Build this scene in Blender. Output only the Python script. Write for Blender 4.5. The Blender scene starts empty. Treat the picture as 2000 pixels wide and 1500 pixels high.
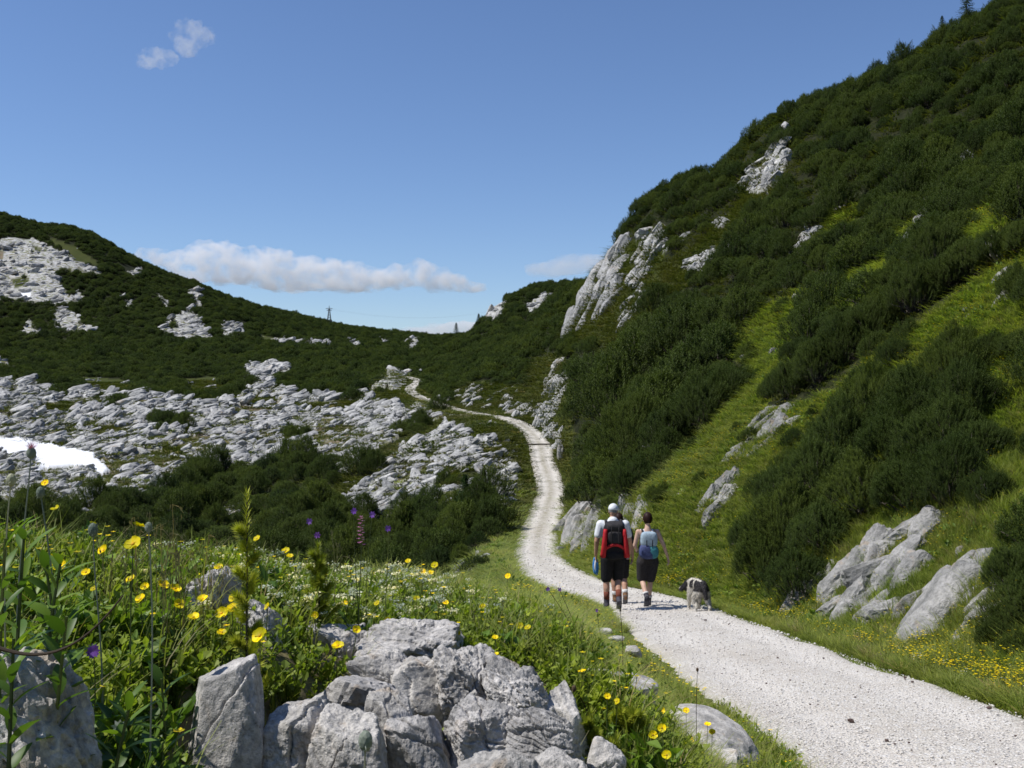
import bpy, bmesh, math, random
import numpy as np
from mathutils import Vector, Matrix

S = bpy.context.scene
C = S.collection
rad = math.radians
EYE = 2.0                      # camera height above the gravel path beside it

# ------------------------------------------------------------------ camera
cd = bpy.data.cameras.new('camera')
cam = bpy.data.objects.new('camera', cd)
C.objects.link(cam)
cam.location = (0, 0, EYE)
cam.rotation_euler = (rad(90), 0, 0)
cd.sensor_width = 36.0
cd.lens = 36.0
cd.clip_start = 0.05
cd.clip_end = 40000
S.camera = cam

# ------------------------------------------------------------------ sky and sun
SUN_AZ, SUN_EL = -97.0, 57.0      # azimuth clockwise from the view axis, elevation
w = bpy.data.worlds.new('World')
S.world = w
w.use_nodes = True
nt = w.node_tree
nt.nodes.clear()
sky = nt.nodes.new('ShaderNodeTexSky')
sky.sky_type = 'NISHITA'
sky.sun_disc = False
sky.sun_elevation = rad(SUN_EL)
sky.sun_rotation = rad(SUN_AZ % 360)
sky.altitude = 1500
sky.air_density = 1.15
sky.dust_density = 0.25
sky.ozone_density = 2.6
bg = nt.nodes.new('ShaderNodeBackground')
bg.inputs['Strength'].default_value = 0.10
out = nt.nodes.new('ShaderNodeOutputWorld')
tint = nt.nodes.new('ShaderNodeMix')
tint.data_type = 'RGBA'
tint.blend_type = 'MULTIPLY'
tint.inputs[0].default_value = 1.0
tint.inputs[7].default_value = (0.93, 1.02, 1.22, 1)
nt.links.new(sky.outputs[0], tint.inputs[6])
nt.links.new(tint.outputs[2], bg.inputs[0])
nt.links.new(bg.outputs[0], out.inputs[0])

sl = bpy.data.lights.new('sun', 'SUN')
sl.energy = 4.8
sl.angle = rad(0.53)
sl.color = (1.0, 0.965, 0.91)
sun = bpy.data.objects.new('sun', sl)
C.objects.link(sun)
_a, _e = rad(SUN_AZ), rad(SUN_EL)
sdir = Vector((math.sin(_a) * math.cos(_e), math.cos(_a) * math.cos(_e), math.sin(_e)))
sun.rotation_euler = sdir.to_track_quat('Z', 'Y').to_euler()
sun.location = (0, 0, 60)

S.view_settings.view_transform = 'Standard'
S.view_settings.look = 'None'
S.view_settings.gamma = 1.0
S.view_settings.exposure = 0.0
S.view_settings.use_curve_mapping = False
S.cycles.max_bounces = 12
S.cycles.diffuse_bounces = 3
S.cycles.glossy_bounces = 2
S.cycles.transmission_bounces = 3
S.cycles.volume_bounces = 12
S.cycles.transparent_max_bounces = 6
S.cycles.caustics_reflective = False
S.cycles.caustics_refractive = False
S.cycles.use_denoising = True
S.cycles.denoising_prefilter = 'ACCURATE'
S.cycles.pixel_filter_type = 'BLACKMAN_HARRIS'
S.cycles.filter_width = 1.6

rng = np.random.default_rng(7)
random.seed(7)

# ------------------------------------------------------------------ noise (numpy gradient noise)
_perm = np.random.default_rng(3).permutation(256).astype(np.int32)
_perm = np.concatenate([_perm, _perm])
_g = np.random.default_rng(4).normal(size=(256, 3))
_g = (_g / np.linalg.norm(_g, axis=1, keepdims=True)).astype(np.float64)

def noise3(p):
    p = np.asarray(p, dtype=np.float64)
    i = np.floor(p).astype(np.int64)
    f = p - i
    i &= 255
    u = f * f * f * (f * (f * 6 - 15) + 10)
    r = 0
    for dx in (0, 1):
        wx = u[:, 0] if dx else 1 - u[:, 0]
        a = _perm[(i[:, 0] + dx) & 255]
        for dy in (0, 1):
            wy = u[:, 1] if dy else 1 - u[:, 1]
            b = _perm[(a + i[:, 1] + dy) & 255]
            for dz in (0, 1):
                wz = u[:, 2] if dz else 1 - u[:, 2]
                c = _perm[(b + i[:, 2] + dz) & 255]
                g = _g[c]
                d = g[:, 0] * (f[:, 0] - dx) + g[:, 1] * (f[:, 1] - dy) + g[:, 2] * (f[:, 2] - dz)
                r = r + wx * wy * wz * d
    return r * 1.6

def fbm(p, octv=4, lac=2.03, gain=0.5, ridged=False):
    a, s, t = 1.0, 0.0, 0.0
    q = np.array(p, dtype=np.float64)
    for k in range(octv):
        n = noise3(q + 17.3 * k)
        if ridged:
            n = 1 - 2 * np.abs(n)
        s = s + a * n
        t += a
        a *= gain
        q = q * lac
    return s / t

def p3(x, y, z=0.0, s=1.0):
    x = np.asarray(x, float)
    return np.stack([x * s, np.asarray(y, float) * s, np.zeros_like(x) + z], 1)

def smooth(a, b, x):
    t = np.clip((x - a) / (b - a), 0, 1)
    return t * t * (3 - 2 * t)

# ------------------------------------------------------------------ pixel <-> place helpers (photo is 2000 x 1500, focal 2000 px)
def at(px, py, d):
    return np.array([(px - 1000) / 2000 * d, d, EYE - (py - 750) / 2000 * d])

# ------------------------------------------------------------------ the path's centre line: (px, py, distance)
ROAD_PX = [(1290, 1190, 17.4), (1215, 1165, 20.5), (1128, 1143, 24.5), (1078, 1117, 30), (1052, 1090, 38), (1050, 1050, 47),
           (1066, 1000, 57), (1075, 950, 69), (1060, 900, 79), (1055, 870, 87), (1040, 847, 94), (1012, 826, 102), (975, 814, 109),
           (940, 809, 116), (895, 800, 130), (858, 789, 146), (825, 777, 162), (803, 765, 176), (803, 755, 190), (817, 745, 205),
           (806, 739, 220), (790, 735, 240)]
rp = [at(*q) for q in ROAD_PX]
near = []
for y in (-30, -15, -4, 3, 6, 9, 12, 15):
    z = EYE - 3.83 + 0.1515 * (17.4 - y)
    near.append(np.array([2.5 + (0.0 if y > 0 else -y * 0.10), y, z]))
rp = np.array(near + rp)

def catmull(P, n=14):
    Pp = np.vstack([2 * P[0] - P[1], P, 2 * P[-1] - P[-2]])
    o = []
    for i in range(1, len(Pp) - 2):
        a, b, c, d = Pp[i - 1], Pp[i], Pp[i + 1], Pp[i + 2]
        for t in np.linspace(0, 1, n, endpoint=False):
            o.append(0.5 * ((2 * b) + (-a + c) * t + (2 * a - 5 * b + 4 * c - d) * t * t + (-a + 3 * b - 3 * c + d) * t ** 3))
    o.append(P[-1])
    return np.array(o)

RC = catmull(rp, 40)
# resample with a step growing with distance
_s = np.concatenate([[0], np.cumsum(np.linalg.norm(np.diff(RC, axis=0), axis=1))])
_pos = [0.0]
while _pos[-1] < _s[-1]:
    yy = np.interp(_pos[-1], _s, RC[:, 1])
    _pos.append(_pos[-1] + max(0.16, 0.008 * abs(yy)))
RC = np.stack([np.interp(_pos, _s, RC[:, k]) for k in range(3)], 1)
RT = np.gradient(RC[:, :2], axis=0)
RT /= np.linalg.norm(RT, axis=1, keepdims=True)
RN = np.stack([RT[:, 1], -RT[:, 0]], 1)          # to the right of travel
HALF = 1.0

def road_near(x, y):
    """signed lateral distance (right positive), height of the centre line and sample index, chunked"""
    n = len(x)
    ds = np.full(n, 1e3)
    rz = np.zeros(n)
    ri = np.zeros(n, int)
    m = (y < 260) & (x > -60) & (x < 30)
    idx = np.nonzero(m)[0]
    R32 = RC[:, :2].astype(np.float32)
    for a in range(0, len(idx), 20000):
        k = idx[a:a + 20000]
        dx = x[k].astype(np.float32)[:, None] - R32[None, :, 0]
        dy = y[k].astype(np.float32)[:, None] - R32[None, :, 1]
        j = np.argmin(dx * dx + dy * dy, axis=1)
        vx, vy = x[k] - RC[j, 0], y[k] - RC[j, 1]
        dist = np.hypot(vx, vy)
        ds[k] = dist * np.sign(vx * RN[j, 0] + vy * RN[j, 1] + 1e-9)
        rz[k] = RC[j, 2]
        ri[k] = j
    return ds, rz, ri

# ------------------------------------------------------------------ terrain: thin-plate surface through surveyed points
ctl = []
def c_(px, py, d, can=0.0):
    p = at(px, py, d)
    ctl.append((p[0], p[1], p[2] - EYE - can))
def cw(x, y, h):
    ctl.append((x, y, h))
for k in range(0, len(RC), 1):
    pass
for q in (at(*v) for v in ROAD_PX):
    ctl.append((q[0], q[1], q[2] - EYE))
for p in near[3:]:
    ctl.append((p[0], p[1], p[2] - EYE))
# the bank the camera stands on
for v in [(0, 0.5, -0.85), (-0.5, 0.6, -0.8), (0.5, 0.5, -1.0), (-0.75, 1.5, -0.48), (-0.35, 1.5, -0.62), (0.05, 1.4, -0.72), (0.5, 1.5, -0.85),
          (-1.4, 2.2, -0.5), (-0.8, 2.5, -0.53), (-0.3, 2.5, -0.68), (0.2, 2.6, -0.78), (-2.2, 4.2, -0.92), (-1.2, 4.2, -0.82), (-0.45, 4.0, -0.82), (0.0, 4.3, -0.99),
          (0.55, 3.2, -1.1), (0.6, 4.6, -1.42), (0.9, 2.2, -1.25), (1.0, 3.4, -1.66), (1.35, 5.5, -2.02), (1.0, 5.2, -1.80), (0.4, 7.5, -1.72), (0.9, 8.5, -2.2),
          (-0.3, 6.5, -1.45), (-1.6, 6.5, -1.8), (-3.5, 6.5, -2.1), (-0.2, 10.5, -2.35), (0.8, 13, -2.95), (-1.0, 15, -4.0), (0.4, 17, -3.85), (-0.6, 24, -5.2), (-3.5, 11, -3.6), (-7, 12, -4.2),
          (-1.5, 20, -5.1), (-6, 22, -6.2), (-13, 24, -6.6), (-1.5, 30, -6.2), (-6, 36, -7.6), (-16, 40, -7.8),
          (3.9, 3, -1.5), (4.6, 5, -1.3), (3.9, 8, -2.2)]:
    cw(*v)
# left basin
for v in [(980, 1000, 55), (960, 1060, 44), (850, 1050, 46, 1.0), (800, 950, 70), (880, 880, 82), (960, 840, 92), (700, 905, 84), (720, 1010, 60, 1.0), (500, 1000, 62, 1.2), (350, 1020, 58, 1.2),
          (200, 1000, 66), (50, 965, 76), (100, 905, 100), (250, 920, 92), (30, 860, 122), (400, 890, 104), (550, 870, 118), (420, 820, 145), (600, 830, 135), (700, 840, 125), (780, 800, 140),
          (650, 790, 165), (740, 755, 200), (600, 770, 190, 1), (300, 790, 175), (100, 790, 170), (0, 760, 200), (200, 750, 220, 1.5), (400, 750, 220, 1.5), (600, 730, 245, 1.5), (700, 710, 280, 1.5),
          (0, 705, 280, 1.5), (200, 700, 290, 1.5), (400, 700, 300, 1.5), (600, 690, 330, 1.5), (100, 665, 390, 1.5), (300, 665, 400, 1.5), (500, 668, 420, 1.5), (650, 672, 450, 1.5), (780, 685, 420, 1.5),
          (0, 655, 410), (200, 655, 420), (400, 655, 440), (0, 600, 470), (150, 600, 480), (300, 600, 500), (420, 620, 500), (0, 520, 540), (120, 520, 545), (250, 545, 560), (520, 640, 540), (640, 650, 600), (760, 668, 620),
          (850, 700, 330, 1.5), (780, 715, 280, 1.5), (830, 670, 600, 1)]:
    c_(*v)
SKY_L = [(-150, 400, 640), (0, 420, 620), (60, 440, 625), (130, 446, 630), (190, 463, 640), (240, 490, 650), (300, 521, 660), (370, 546, 680), (440, 576, 700), (510, 598, 720), (570, 611, 740), (640, 629, 780),
         (720, 641, 800), (800, 651, 820), (860, 656, 820), (905, 648, 800)]
for v in SKY_L:
    c_(*v, 2.0)
    p = at(v[0], v[1], v[2] * 1.35)
    ctl.append((p[0], p[1], p[2] - EYE - 0.035 * v[2]))
# right mountainside
R_PTS = [(1400, 1195, 17.8), (1560, 1235, 13.6), (1700, 1288, 10.2), (1850, 1345, 8.2), (2000, 1400, 7.0), (2000, 1260, 8.6), (1850, 1210, 10.6), (1700, 1110, 13.6), (1560, 1170, 14.6), (1430, 1120, 17.6), (1900, 1010, 12.6),
         (2100, 1000, 11.5), (2150, 1200, 8.3), (1500, 1000, 19.5), (1380, 1000, 22.5), (1270, 1010, 24.5), (1180, 1040, 27), (1130, 1060, 33), (1110, 1020, 50), (1600, 860, 21, .2), (1750, 800, 19, .2), (1950, 700, 17, .2), (2100, 600, 17),
         (1420, 860, 28), (1300, 900, 33), (1180, 940, 44, .5), (1500, 780, 29), (1650, 660, 29), (1800, 560, 27), (1950, 470, 26), (2150, 350, 28), (1250, 830, 45, .8), (1150, 860, 60, .6), (1400, 720, 42, 1), (1550, 620, 40, .8),
         (1110, 850, 80, 0), (1090, 800, 92, 0), (1180, 740, 70, 1), (1300, 650, 62, 1), (1450, 580, 54, 1), (1600, 500, 50, 1), (1750, 430, 46, 1), (1900, 340, 46, 1), (2100, 200, 50, 1.2),
         (1060, 770, 108, 1), (1000, 790, 118, 1), (940, 780, 140, 0.5), (880, 760, 180, 1), (850, 735, 230, 1.5), (950, 720, 170, 1.5), (1050, 700, 140, 1.5), (1150, 640, 115, 0.5), (1250, 560, 96, 1), (1400, 440, 86, 1),
         (1550, 330, 82, 1.4), (1700, 240, 80, 1.4), (1850, 150, 80, 1.4), (2050, 50, 82, 1.4), (900, 695, 300, 1.5), (960, 670, 290, 1.5), (1050, 640, 230, 1.5), (1110, 600, 180, 1), (1000, 640, 350, 1.5), (1050, 600, 390, 1.2), (960, 635, 400, .5)]
for v in R_PTS:
    c_(*v)
SKY_R = [(1120, 548, 215), (1180, 500, 165), (1220, 452, 145), (1250, 392, 132), (1300, 347, 126), (1350, 325, 124), (1400, 315, 122), (1440, 280, 118), (1500, 215, 116), (1550, 186, 116), (1600, 174, 118), (1680, 137, 118),
         (1780, 87, 118), (1850, 47, 118), (1950, -10, 118), (2100, -90, 120)]
for v in SKY_R:
    c_(*v, 1.7)
    p = at(v[0], v[1], v[2] * 1.3)
    ctl.append((p[0], p[1], p[2] - EYE - 0.05 * v[2]))
SKY_M = [(935, 636, 440), (955, 612, 440), (1000, 575, 445), (1050, 552, 450), (1110, 549, 450), (1200, 560, 450)]
for v in SKY_M:
    c_(*v, 1.7)
    p = at(v[0], v[1], v[2] * 1.3)
    ctl.append((p[0], p[1], p[2] - EYE - 0.05 * v[2]))
ctl = np.array(ctl)

KA = 7.0
def to_uv(x, y):
    az = np.arctan2(x, y)
    r = np.hypot(x, y)
    az = np.clip(az, -0.62, 0.62)
    return az * KA, np.log(np.maximum(r, 0.3)), r
cu, cv, cr = to_uv(ctl[:, 0], ctl[:, 1])
ct = ctl[:, 2] / cr
def _U(r2):
    return 0.5 * r2 * np.log(r2 + 1e-9)
N = len(cu)
K = _U((cu[:, None] - cu[None]) ** 2 + (cv[:, None] - cv[None]) ** 2) + np.eye(N) * 0.004
Pm = np.stack([np.ones(N), cu, cv], 1)
A = np.zeros((N + 3, N + 3))
A[:N, :N] = K
A[:N, N:] = Pm
A[N:, :N] = Pm.T
sol = np.linalg.solve(A, np.concatenate([ct, np.zeros(3)]))
def tps(x, y):
    u, v, r = to_uv(x, y)
    v = np.minimum(v, math.log(1250))
    o = np.empty(len(u))
    for a in range(0, len(u), 20000):
        s = slice(a, a + 20000)
        k = _U((u[s, None] - cu[None]) ** 2 + (v[s, None] - cv[None]) ** 2)
        o[s] = k @ sol[:N] + sol[N] + sol[N + 1] * u[s] + sol[N + 2] * v[s]
    return o * np.maximum(r, 0.3)

# ------------------------------------------------------------------ ground cover survey (photo coordinates)
P_, G_, R_, E_, W_ = 0, 1, 2, 3, 4      # pine, grass, rock, bare earth, snow
POLY = [
 (G_, [(1085, 1090), (1100, 1010), (1200, 1000), (1350, 880), (1500, 805), (1640, 765), (1700, 700), (1850, 600), (2010, 470), (2600, 300), (2600, 1700), (1560, 1250), (1300, 1180), (1150, 1140)]),
 (G_, [(1330, 900), (1400, 830), (1440, 760), (1500, 700), (1560, 690), (1500, 790), (1420, 870)]),
 (G_, [(1430, 690), (1480, 610), (1560, 570), (1640, 555), (1720, 520), (1790, 500), (1720, 570), (1640, 610), (1560, 655), (1500, 705), (1470, 725)]),
 (G_, [(1215, 650), (1250, 560), (1300, 520), (1400, 440), (1440, 400), (1530, 330), (1530, 370), (1480, 410), (1430, 460), (1380, 510), (1340, 560), (1270, 600)]),
 (G_, [(1560, 520), (1600, 460), (1650, 410), (1700, 400), (1640, 460), (1600, 500)]), (G_, [(1740, 520), (1750, 470), (1800, 420), (1830, 440), (1790, 490)]), (G_, [(1880, 440), (1940, 410), (1960, 440), (1920, 480)]),
 (R_, [(1225, 620), (1240, 470), (1290, 450), (1310, 480), (1270, 560)]), (R_, [(1430, 380), (1520, 290), (1535, 330), (1500, 380)]), (R_, [(1340, 530), (1380, 490), (1420, 485), (1370, 530)]),
 (G_, [(960, 800), (1000, 770), (1050, 750), (1080, 760), (1060, 800), (1020, 815)]), (G_, [(870, 775), (930, 750), (945, 770), (900, 790)]), (G_, [(780, 735), (800, 720), (820, 730), (815, 745)]),
 (R_, [(945, 632), (960, 605), (990, 590), (985, 610), (965, 632)]), (R_, [(1030, 600), (1060, 575), (1075, 590), (1040, 620)]),
 (G_, [(880, 825), (890, 770), (940, 745), (1040, 755), (1050, 700), (1090, 690), (1120, 720), (1118, 900), (1090, 900), (1050, 840), (1000, 825)]), (G_, [(1105, 660), (1150, 560), (1215, 480), (1300, 455), (1300, 560), (1225, 680)]),
 # left hill
 (G_, [(80, 460), (150, 482), (200, 520), (150, 515)]),
 (R_, [(-400, 480), (60, 465), (80, 475), (110, 490), (150, 510), (200, 535), (150, 533), (115, 530), (115, 560), (165, 575), (160, 590), (90, 600), (50, 590), (-400, 570)]),
 (G_, [(20, 545), (60, 545), (55, 560), (25, 560)]), (G_, [(60, 480), (80, 485), (75, 500)]),
 (R_, [(100, 600), (140, 610), (188, 652), (110, 655)]), (R_, [(38, 650), (60, 622), (85, 657)]), (R_, [(305, 645), (350, 612), (375, 605), (400, 640), (418, 665), (330, 662)]),
 (R_, [(362, 570), (390, 570), (396, 602), (380, 590)]), (R_, [(300, 572), (330, 590), (322, 602)]), (R_, [(232, 575), (272, 592), (250, 600)]), (R_, [(430, 632), (480, 636), (470, 655), (440, 660)]), (R_, [(242, 532), (280, 520), (262, 548)]),
 (G_, [(500, 655), (560, 660), (545, 672), (510, 668)]), (R_, [(530, 664), (640, 670), (640, 680), (540, 674)]), (R_, [(675, 660), (703, 680), (690, 687)]), (R_, [(735, 660), (756, 672), (745, 676)]), (R_, [(785, 668), (815, 660), (822, 685), (800, 692)]),
 (R_, [(-400, 708), (25, 712), (20, 724), (-400, 720)]), (R_, [(480, 716), (560, 714), (568, 735), (540, 745), (510, 765), (485, 742)]),
 (G_, [(150, 735), (240, 740), (280, 770), (180, 765)]), (G_, [(350, 740), (430, 735), (440, 770), (380, 780)]),
 # basin
 (R_, [(-500, 745), (60, 752), (120, 762), (200, 765), (260, 775), (330, 780), (420, 790), (470, 775), (500, 752), (540, 745), (560, 768), (640, 778), (720, 765), (745, 730), (790, 728), (800, 760), (850, 792), (900, 806),
       (1000, 830), (1030, 900), (1022, 960), (1000, 1040), (960, 1085), (900, 1120), (850, 1105), (900, 1060), (985, 1010), (940, 955), (880, 1000), (720, 1010), (690, 990), (640, 980), (650, 905), (600, 892), (550, 912),
       (450, 917), (370, 917), (340, 960), (300, 972), (150, 1005), (60, 975), (-500, 1000)]),
 (E_, [(440, 800), (520, 780), (560, 790), (520, 815), (460, 825)]), (E_, [(600, 850), (640, 825), (700, 835), (690, 868), (640, 880)]), (E_, [(180, 905), (300, 880), (370, 890), (350, 915), (250, 925), (190, 960)]), (E_, [(330, 855), (420, 845), (400, 875), (340, 880)]),
 (G_, [(60, 790), (180, 780), (170, 800), (90, 810)]), (G_, [(180, 830), (270, 835), (260, 852), (190, 850)]), (G_, [(310, 860), (370, 885), (360, 905), (320, 890)]), (G_, [(860, 812), (950, 815), (1005, 845), (1012, 868), (930, 850), (880, 835)]),
 (G_, [(620, 965), (700, 905), (760, 870), (800, 850), (770, 900), (720, 940), (650, 990)]), (G_, [(720, 770), (800, 760), (840, 790), (780, 800), (740, 790)]), (G_, [(700, 1000), (780, 985), (770, 1010)]), (G_, [(860, 930), (940, 900), (920, 930), (870, 960)]),
 (G_, [(800, 830), (870, 820), (850, 850), (790, 870)]), (G_, [(930, 880), (1000, 860), (990, 880), (940, 900)]), (G_, [(440, 780), (560, 770), (540, 785), (460, 790)]), (G_, [(560, 790), (700, 780), (690, 800), (600, 805)]),
 (P_, [(300, 822), (365, 820), (372, 840), (310, 848)]), (P_, [(535, 738), (600, 725), (760, 722), (742, 750), (690, 782), (610, 768), (540, 762)]), (P_, [(775, 845), (825, 822), (845, 830), (800, 858), (780, 866)]),
 (P_, [(340, 952), (440, 945), (560, 940), (640, 912), (668, 925), (640, 985), (700, 1015), (720, 1032), (820, 1022), (940, 985), (990, 1015), (955, 1060), (880, 1120), (600, 1130), (300, 1130), (200, 1020), (340, 972)]),
 (P_, [(130, 1000), (260, 975), (320, 975), (340, 1130), (100, 1130)]), (P_, [(870, 930), (940, 915), (930, 938), (840, 968), (815, 965)]), (P_, [(700, 922), (745, 915), (730, 938), (692, 942)]), (P_, [(545, 850), (600, 845), (600, 862), (550, 865)]),
 (R_, [(720, 1000), (770, 980), (840, 965), (880, 950), (870, 975), (800, 1000), (740, 1012)]), (R_, [(430, 1000), (470, 985), (465, 1010)]), (R_, [(640, 965), (690, 975), (660, 985)]), (R_, [(130, 1010), (190, 995), (180, 1015)]), (R_, [(330, 985), (350, 1010), (320, 1010)]),
 (G_, [(960, 1100), (1005, 1030), (1010, 1140), (900, 1180), (800, 1200)]),
 (R_, [(900, 1110), (960, 1060), (1000, 1030), (985, 1060), (940, 1110), (910, 1130)]),
 (W_, [(-500, 862), (40, 861), (110, 873), (180, 889), (190, 905), (215, 922), (200, 928), (150, 914), (120, 914), (80, 926), (-500, 935)]),
 (R_, [(-500, 888), (30, 890), (62, 905), (70, 925), (50, 945), (-500, 960)]), (W_, [(35, 572), (62, 574), (58, 582), (38, 581)]),
]
def heap(x, y):
    """1 inside the hollow that holds the heap of foreground rocks"""
    return smooth(1.25, 0.75, np.hypot((x - (-0.12) - 0.10 * (y - 1.9)) / 0.42, (y - 1.8) / 0.55))
def cover(x, y, z, warp=True):
    y0 = y
    y = np.maximum(y, 0.5)
    px = 1000 + 2000 * x / y
    py = 750 - 2000 * (z - EYE) / y
    if warp:
        a = 9.0
        wx = fbm(p3(px, py, 3.3, 1 / 26.), 3) * a
        wy = fbm(p3(px, py, 9.1, 1 / 20.), 3) * a * 0.7
        k_ = 1 + 0.9 * (px > 1120)
        px, py = px + wx * k_, py + wy * k_
    cls = np.zeros(len(x), int)
    for cl, pg in POLY:
        pg = np.array(pg, float)
        m = (px > pg[:, 0].min()) & (px < pg[:, 0].max()) & (py > pg[:, 1].min()) & (py < pg[:, 1].max())
        k = np.nonzero(m)[0]
        if not len(k):
            continue
        X, Y = px[k], py[k]
        ins = np.zeros(len(k), bool)
        for i in range(len(pg)):
            x0, y0 = pg[i]
            x1, y1 = pg[i - 1]
            if y0 == y1:
                continue
            ins ^= ((y0 > Y) != (y1 > Y)) & (X < (x1 - x0) * (Y - y0) / (y1 - y0) + x0)
        cls[k[ins]] = cl
    r = np.hypot(x, y)
    # the bare limestone is broken by turf and by patches of scrub
    rk = (cls == R_) & (r > 40)
    nb = fbm(p3(px, py, 21.7, 1 / 30.), 4)
    cls[rk & (nb > 0.26)] = G_
    cls[rk & (nb > 0.40) & (r > 110)] = P_
    cls[rk & (nb < -0.44)] = E_
    nearp = (cls == P_) & (r < 20)
    cls[nearp] = G_
    cls[(r < 24) & (x < 1.2) & (cls != R_)] = G_
    cls[heap(x, y0) > 0.35] = E_
    return cls

def H(x, y, want_cover=False):
    """ground height in world z"""
    x = np.asarray(x, float)
    y = np.asarray(y, float)
    h = tps(x, y)
    r = np.hypot(x, y)
    ds, rz, ri = road_near(x, y)
    ad = np.abs(ds)
    far = smooth(1.3, 4.5 + 0.03 * r, ad)
    n1 = fbm(p3(x, y, 1.0, 1 / 9.), 4)
    n2 = fbm(p3(x, y, 5.0, 1 / 60.), 4)
    h = h + far * (n1 * np.clip(0.012 * r, 0.02, 0.55) + n2 * np.clip(0.006 * (r - 25), 0, 2.2))
    hr = rz - EYE
    k = smooth(HALF + 0.1, HALF + 1.3 + 0.012 * r, ad)
    h = hr * (1 - k) + h * k
    cls = cover(x, y, h + EYE)
    cls[(ad < HALF + 0.9) & (r < 240)] = G_
    # limestone pavement: tilted ledges, a step up out of the soil
    rk = (cls == R_)
    if rk.any():
        X, Y, rr = x[rk], y[rk], r[rk]
        s = np.clip(rr / 90., 0.35, 3.0)
        q = np.stack([(X * 0.75 + Y * 0.35) / (4.5 * s), (Y * 0.8 - X * 0.45) / (1.6 * s), np.zeros_like(X) + 2.2], 1)
        led = fbm(q, 4, ridged=True)
        q2 = np.stack([X / (0.9 * s), Y / (0.7 * s), np.zeros_like(X) + 8.2], 1)
        blk = np.floor(noise3(q2 * 0.7) * 4) / 4
        h[rk] += (led * 0.55 + blk * 0.28) * s * smooth(HALF + .6, HALF + 3, ad[rk]) * np.clip(rr / 30, .2, 1)
    sn = cls == W_
    h[sn] += 0.35
    h = h - 0.16 * heap(x, y)
    # soil keeps below the gravel sheet
    h = h - (1 - smooth(HALF - 0.25, HALF + 0.1, ad)) * (0.05 + 0.0012 * r)
    z = h + EYE
    return (z, cls, ds) if want_cover else z

_RR = np.exp(np.linspace(math.log(0.7), math.log(1100), 900))
_cache = {}
def ground(px, py, dmin=0.7):
    """the first ground point seen at a photo pixel"""
    if px not in _cache:
        u = (px - 1000) / 2000
        _cache[px] = H(u * _RR, _RR)
    z = _cache[px]
    t = -(py - 750) / 2000
    hit = np.nonzero((z - EYE >= t * _RR) & (_RR > dmin))[0]
    if not len(hit):
        return None
    i = hit[0]
    d = _RR[i]
    return np.array([(px - 1000) / 2000 * d, d, z[i]])

# ------------------------------------------------------------------ telling look-alikes apart: where each one stands
MARKS = [('the snow patch', 90, 890), ('the drain bar', 1055, 870), ('the tall crag at the path bend', 1080, 780), ('the big white slab', 1165, 560), ('the layered crag', 1270, 490), ('the topmost rock tooth', 1515, 310),
         ('the narrow pointed crag', 1785, 440), ('the dry-grass rock', 1510, 835), ('the lone leaning boulder', 1408, 970), ('the cleft boulder', 1700, 1120), ('the smooth leaning boulder', 1850, 1190), ('the hikers', 1225, 1040),
         ('the pylon', 643, 630), ('the far knoll', 1040, 590), ('the saddle', 860, 660), ('the young spruce', 908, 965), ('the dark-streaked rock', 1967, 565), ('the low rock rib', 1775, 665), ('the tallest young pine', 482, 1000),
         ('the pink orchid', 704, 1020), ("the track's farthest bend", 805, 750), ('the top right corner', 1930, 60), ("the left mountain's scree", 100, 540), ("the left mountain's lower crag", 360, 645), ('the clearing in the pine belt', 520, 740),
         ('the lone bush of the basin', 335, 835), ('the flowers on the crest', 250, 1060), ('the white slab in the gully', 1400, 490), ('the shaded cliff', 1570, 470), ('the cliff behind bleached branches', 1885, 330), ('the brown hollow', 650, 850),
         ('the pine band in the meadow', 1640, 650), ('the dark pitted rock', 440, 1190), ('the upright block', 425, 1400), ('the broad pale rock', 760, 1260), ('the white-topped rock', 1070, 1320),
         ('the corner boulder', 60, 1400), ('the small round rock', 1187, 1480), ('the long verge stone', 1390, 1440), ('the widest-open yellow flower', 262, 1075), ('the young pine by the heap', 1165, 1415), ('the clump of upright leaves', 860, 1190)]
ORD = 'first second third fourth fifth sixth seventh eighth ninth tenth eleventh twelfth thirteenth fourteenth fifteenth sixteenth seventeenth eighteenth nineteenth twentieth'.split()
def place_labels(objs, noun):
    """objs: list of (object, x, y, z); writes a label that says which one"""
    zones = {}
    for o, x, y, z in objs:
        px, py = 1000 + 2000 * x / y, 750 - 2000 * (z - EYE) / y
        nm, mx, my = min(MARKS, key=lambda m: math.hypot(m[1] - px, (m[2] - py) * 1.2))
        dx, dy = px - mx, py - my
        if math.hypot(dx, dy) < 22:
            w_ = 'right beside'
        elif abs(dy) > abs(dx):
            w_ = 'above' if dy < 0 else 'below'
        else:
            w_ = 'left of' if dx < 0 else 'right of'
        zones.setdefault((w_, nm), []).append((px, o))
    for (w_, nm), L in zones.items():
        L.sort(key=lambda t: t[0])
        n = len(L)
        for i, (px, o) in enumerate(L):
            if n == 1:
                t = ''
            elif i == 0:
                t = ', leftmost'
            elif i == n - 1:
                t = ', rightmost'
            elif i < len(ORD):
                t = ', %s from left' % ORD[i]
            else:
                t = ', %s from right' % ORD[min(n - 1 - i, 19)]
            o['label'] = ' '.join(('%s %s %s%s' % (noun, w_, nm, t)).split()[:16])

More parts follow.
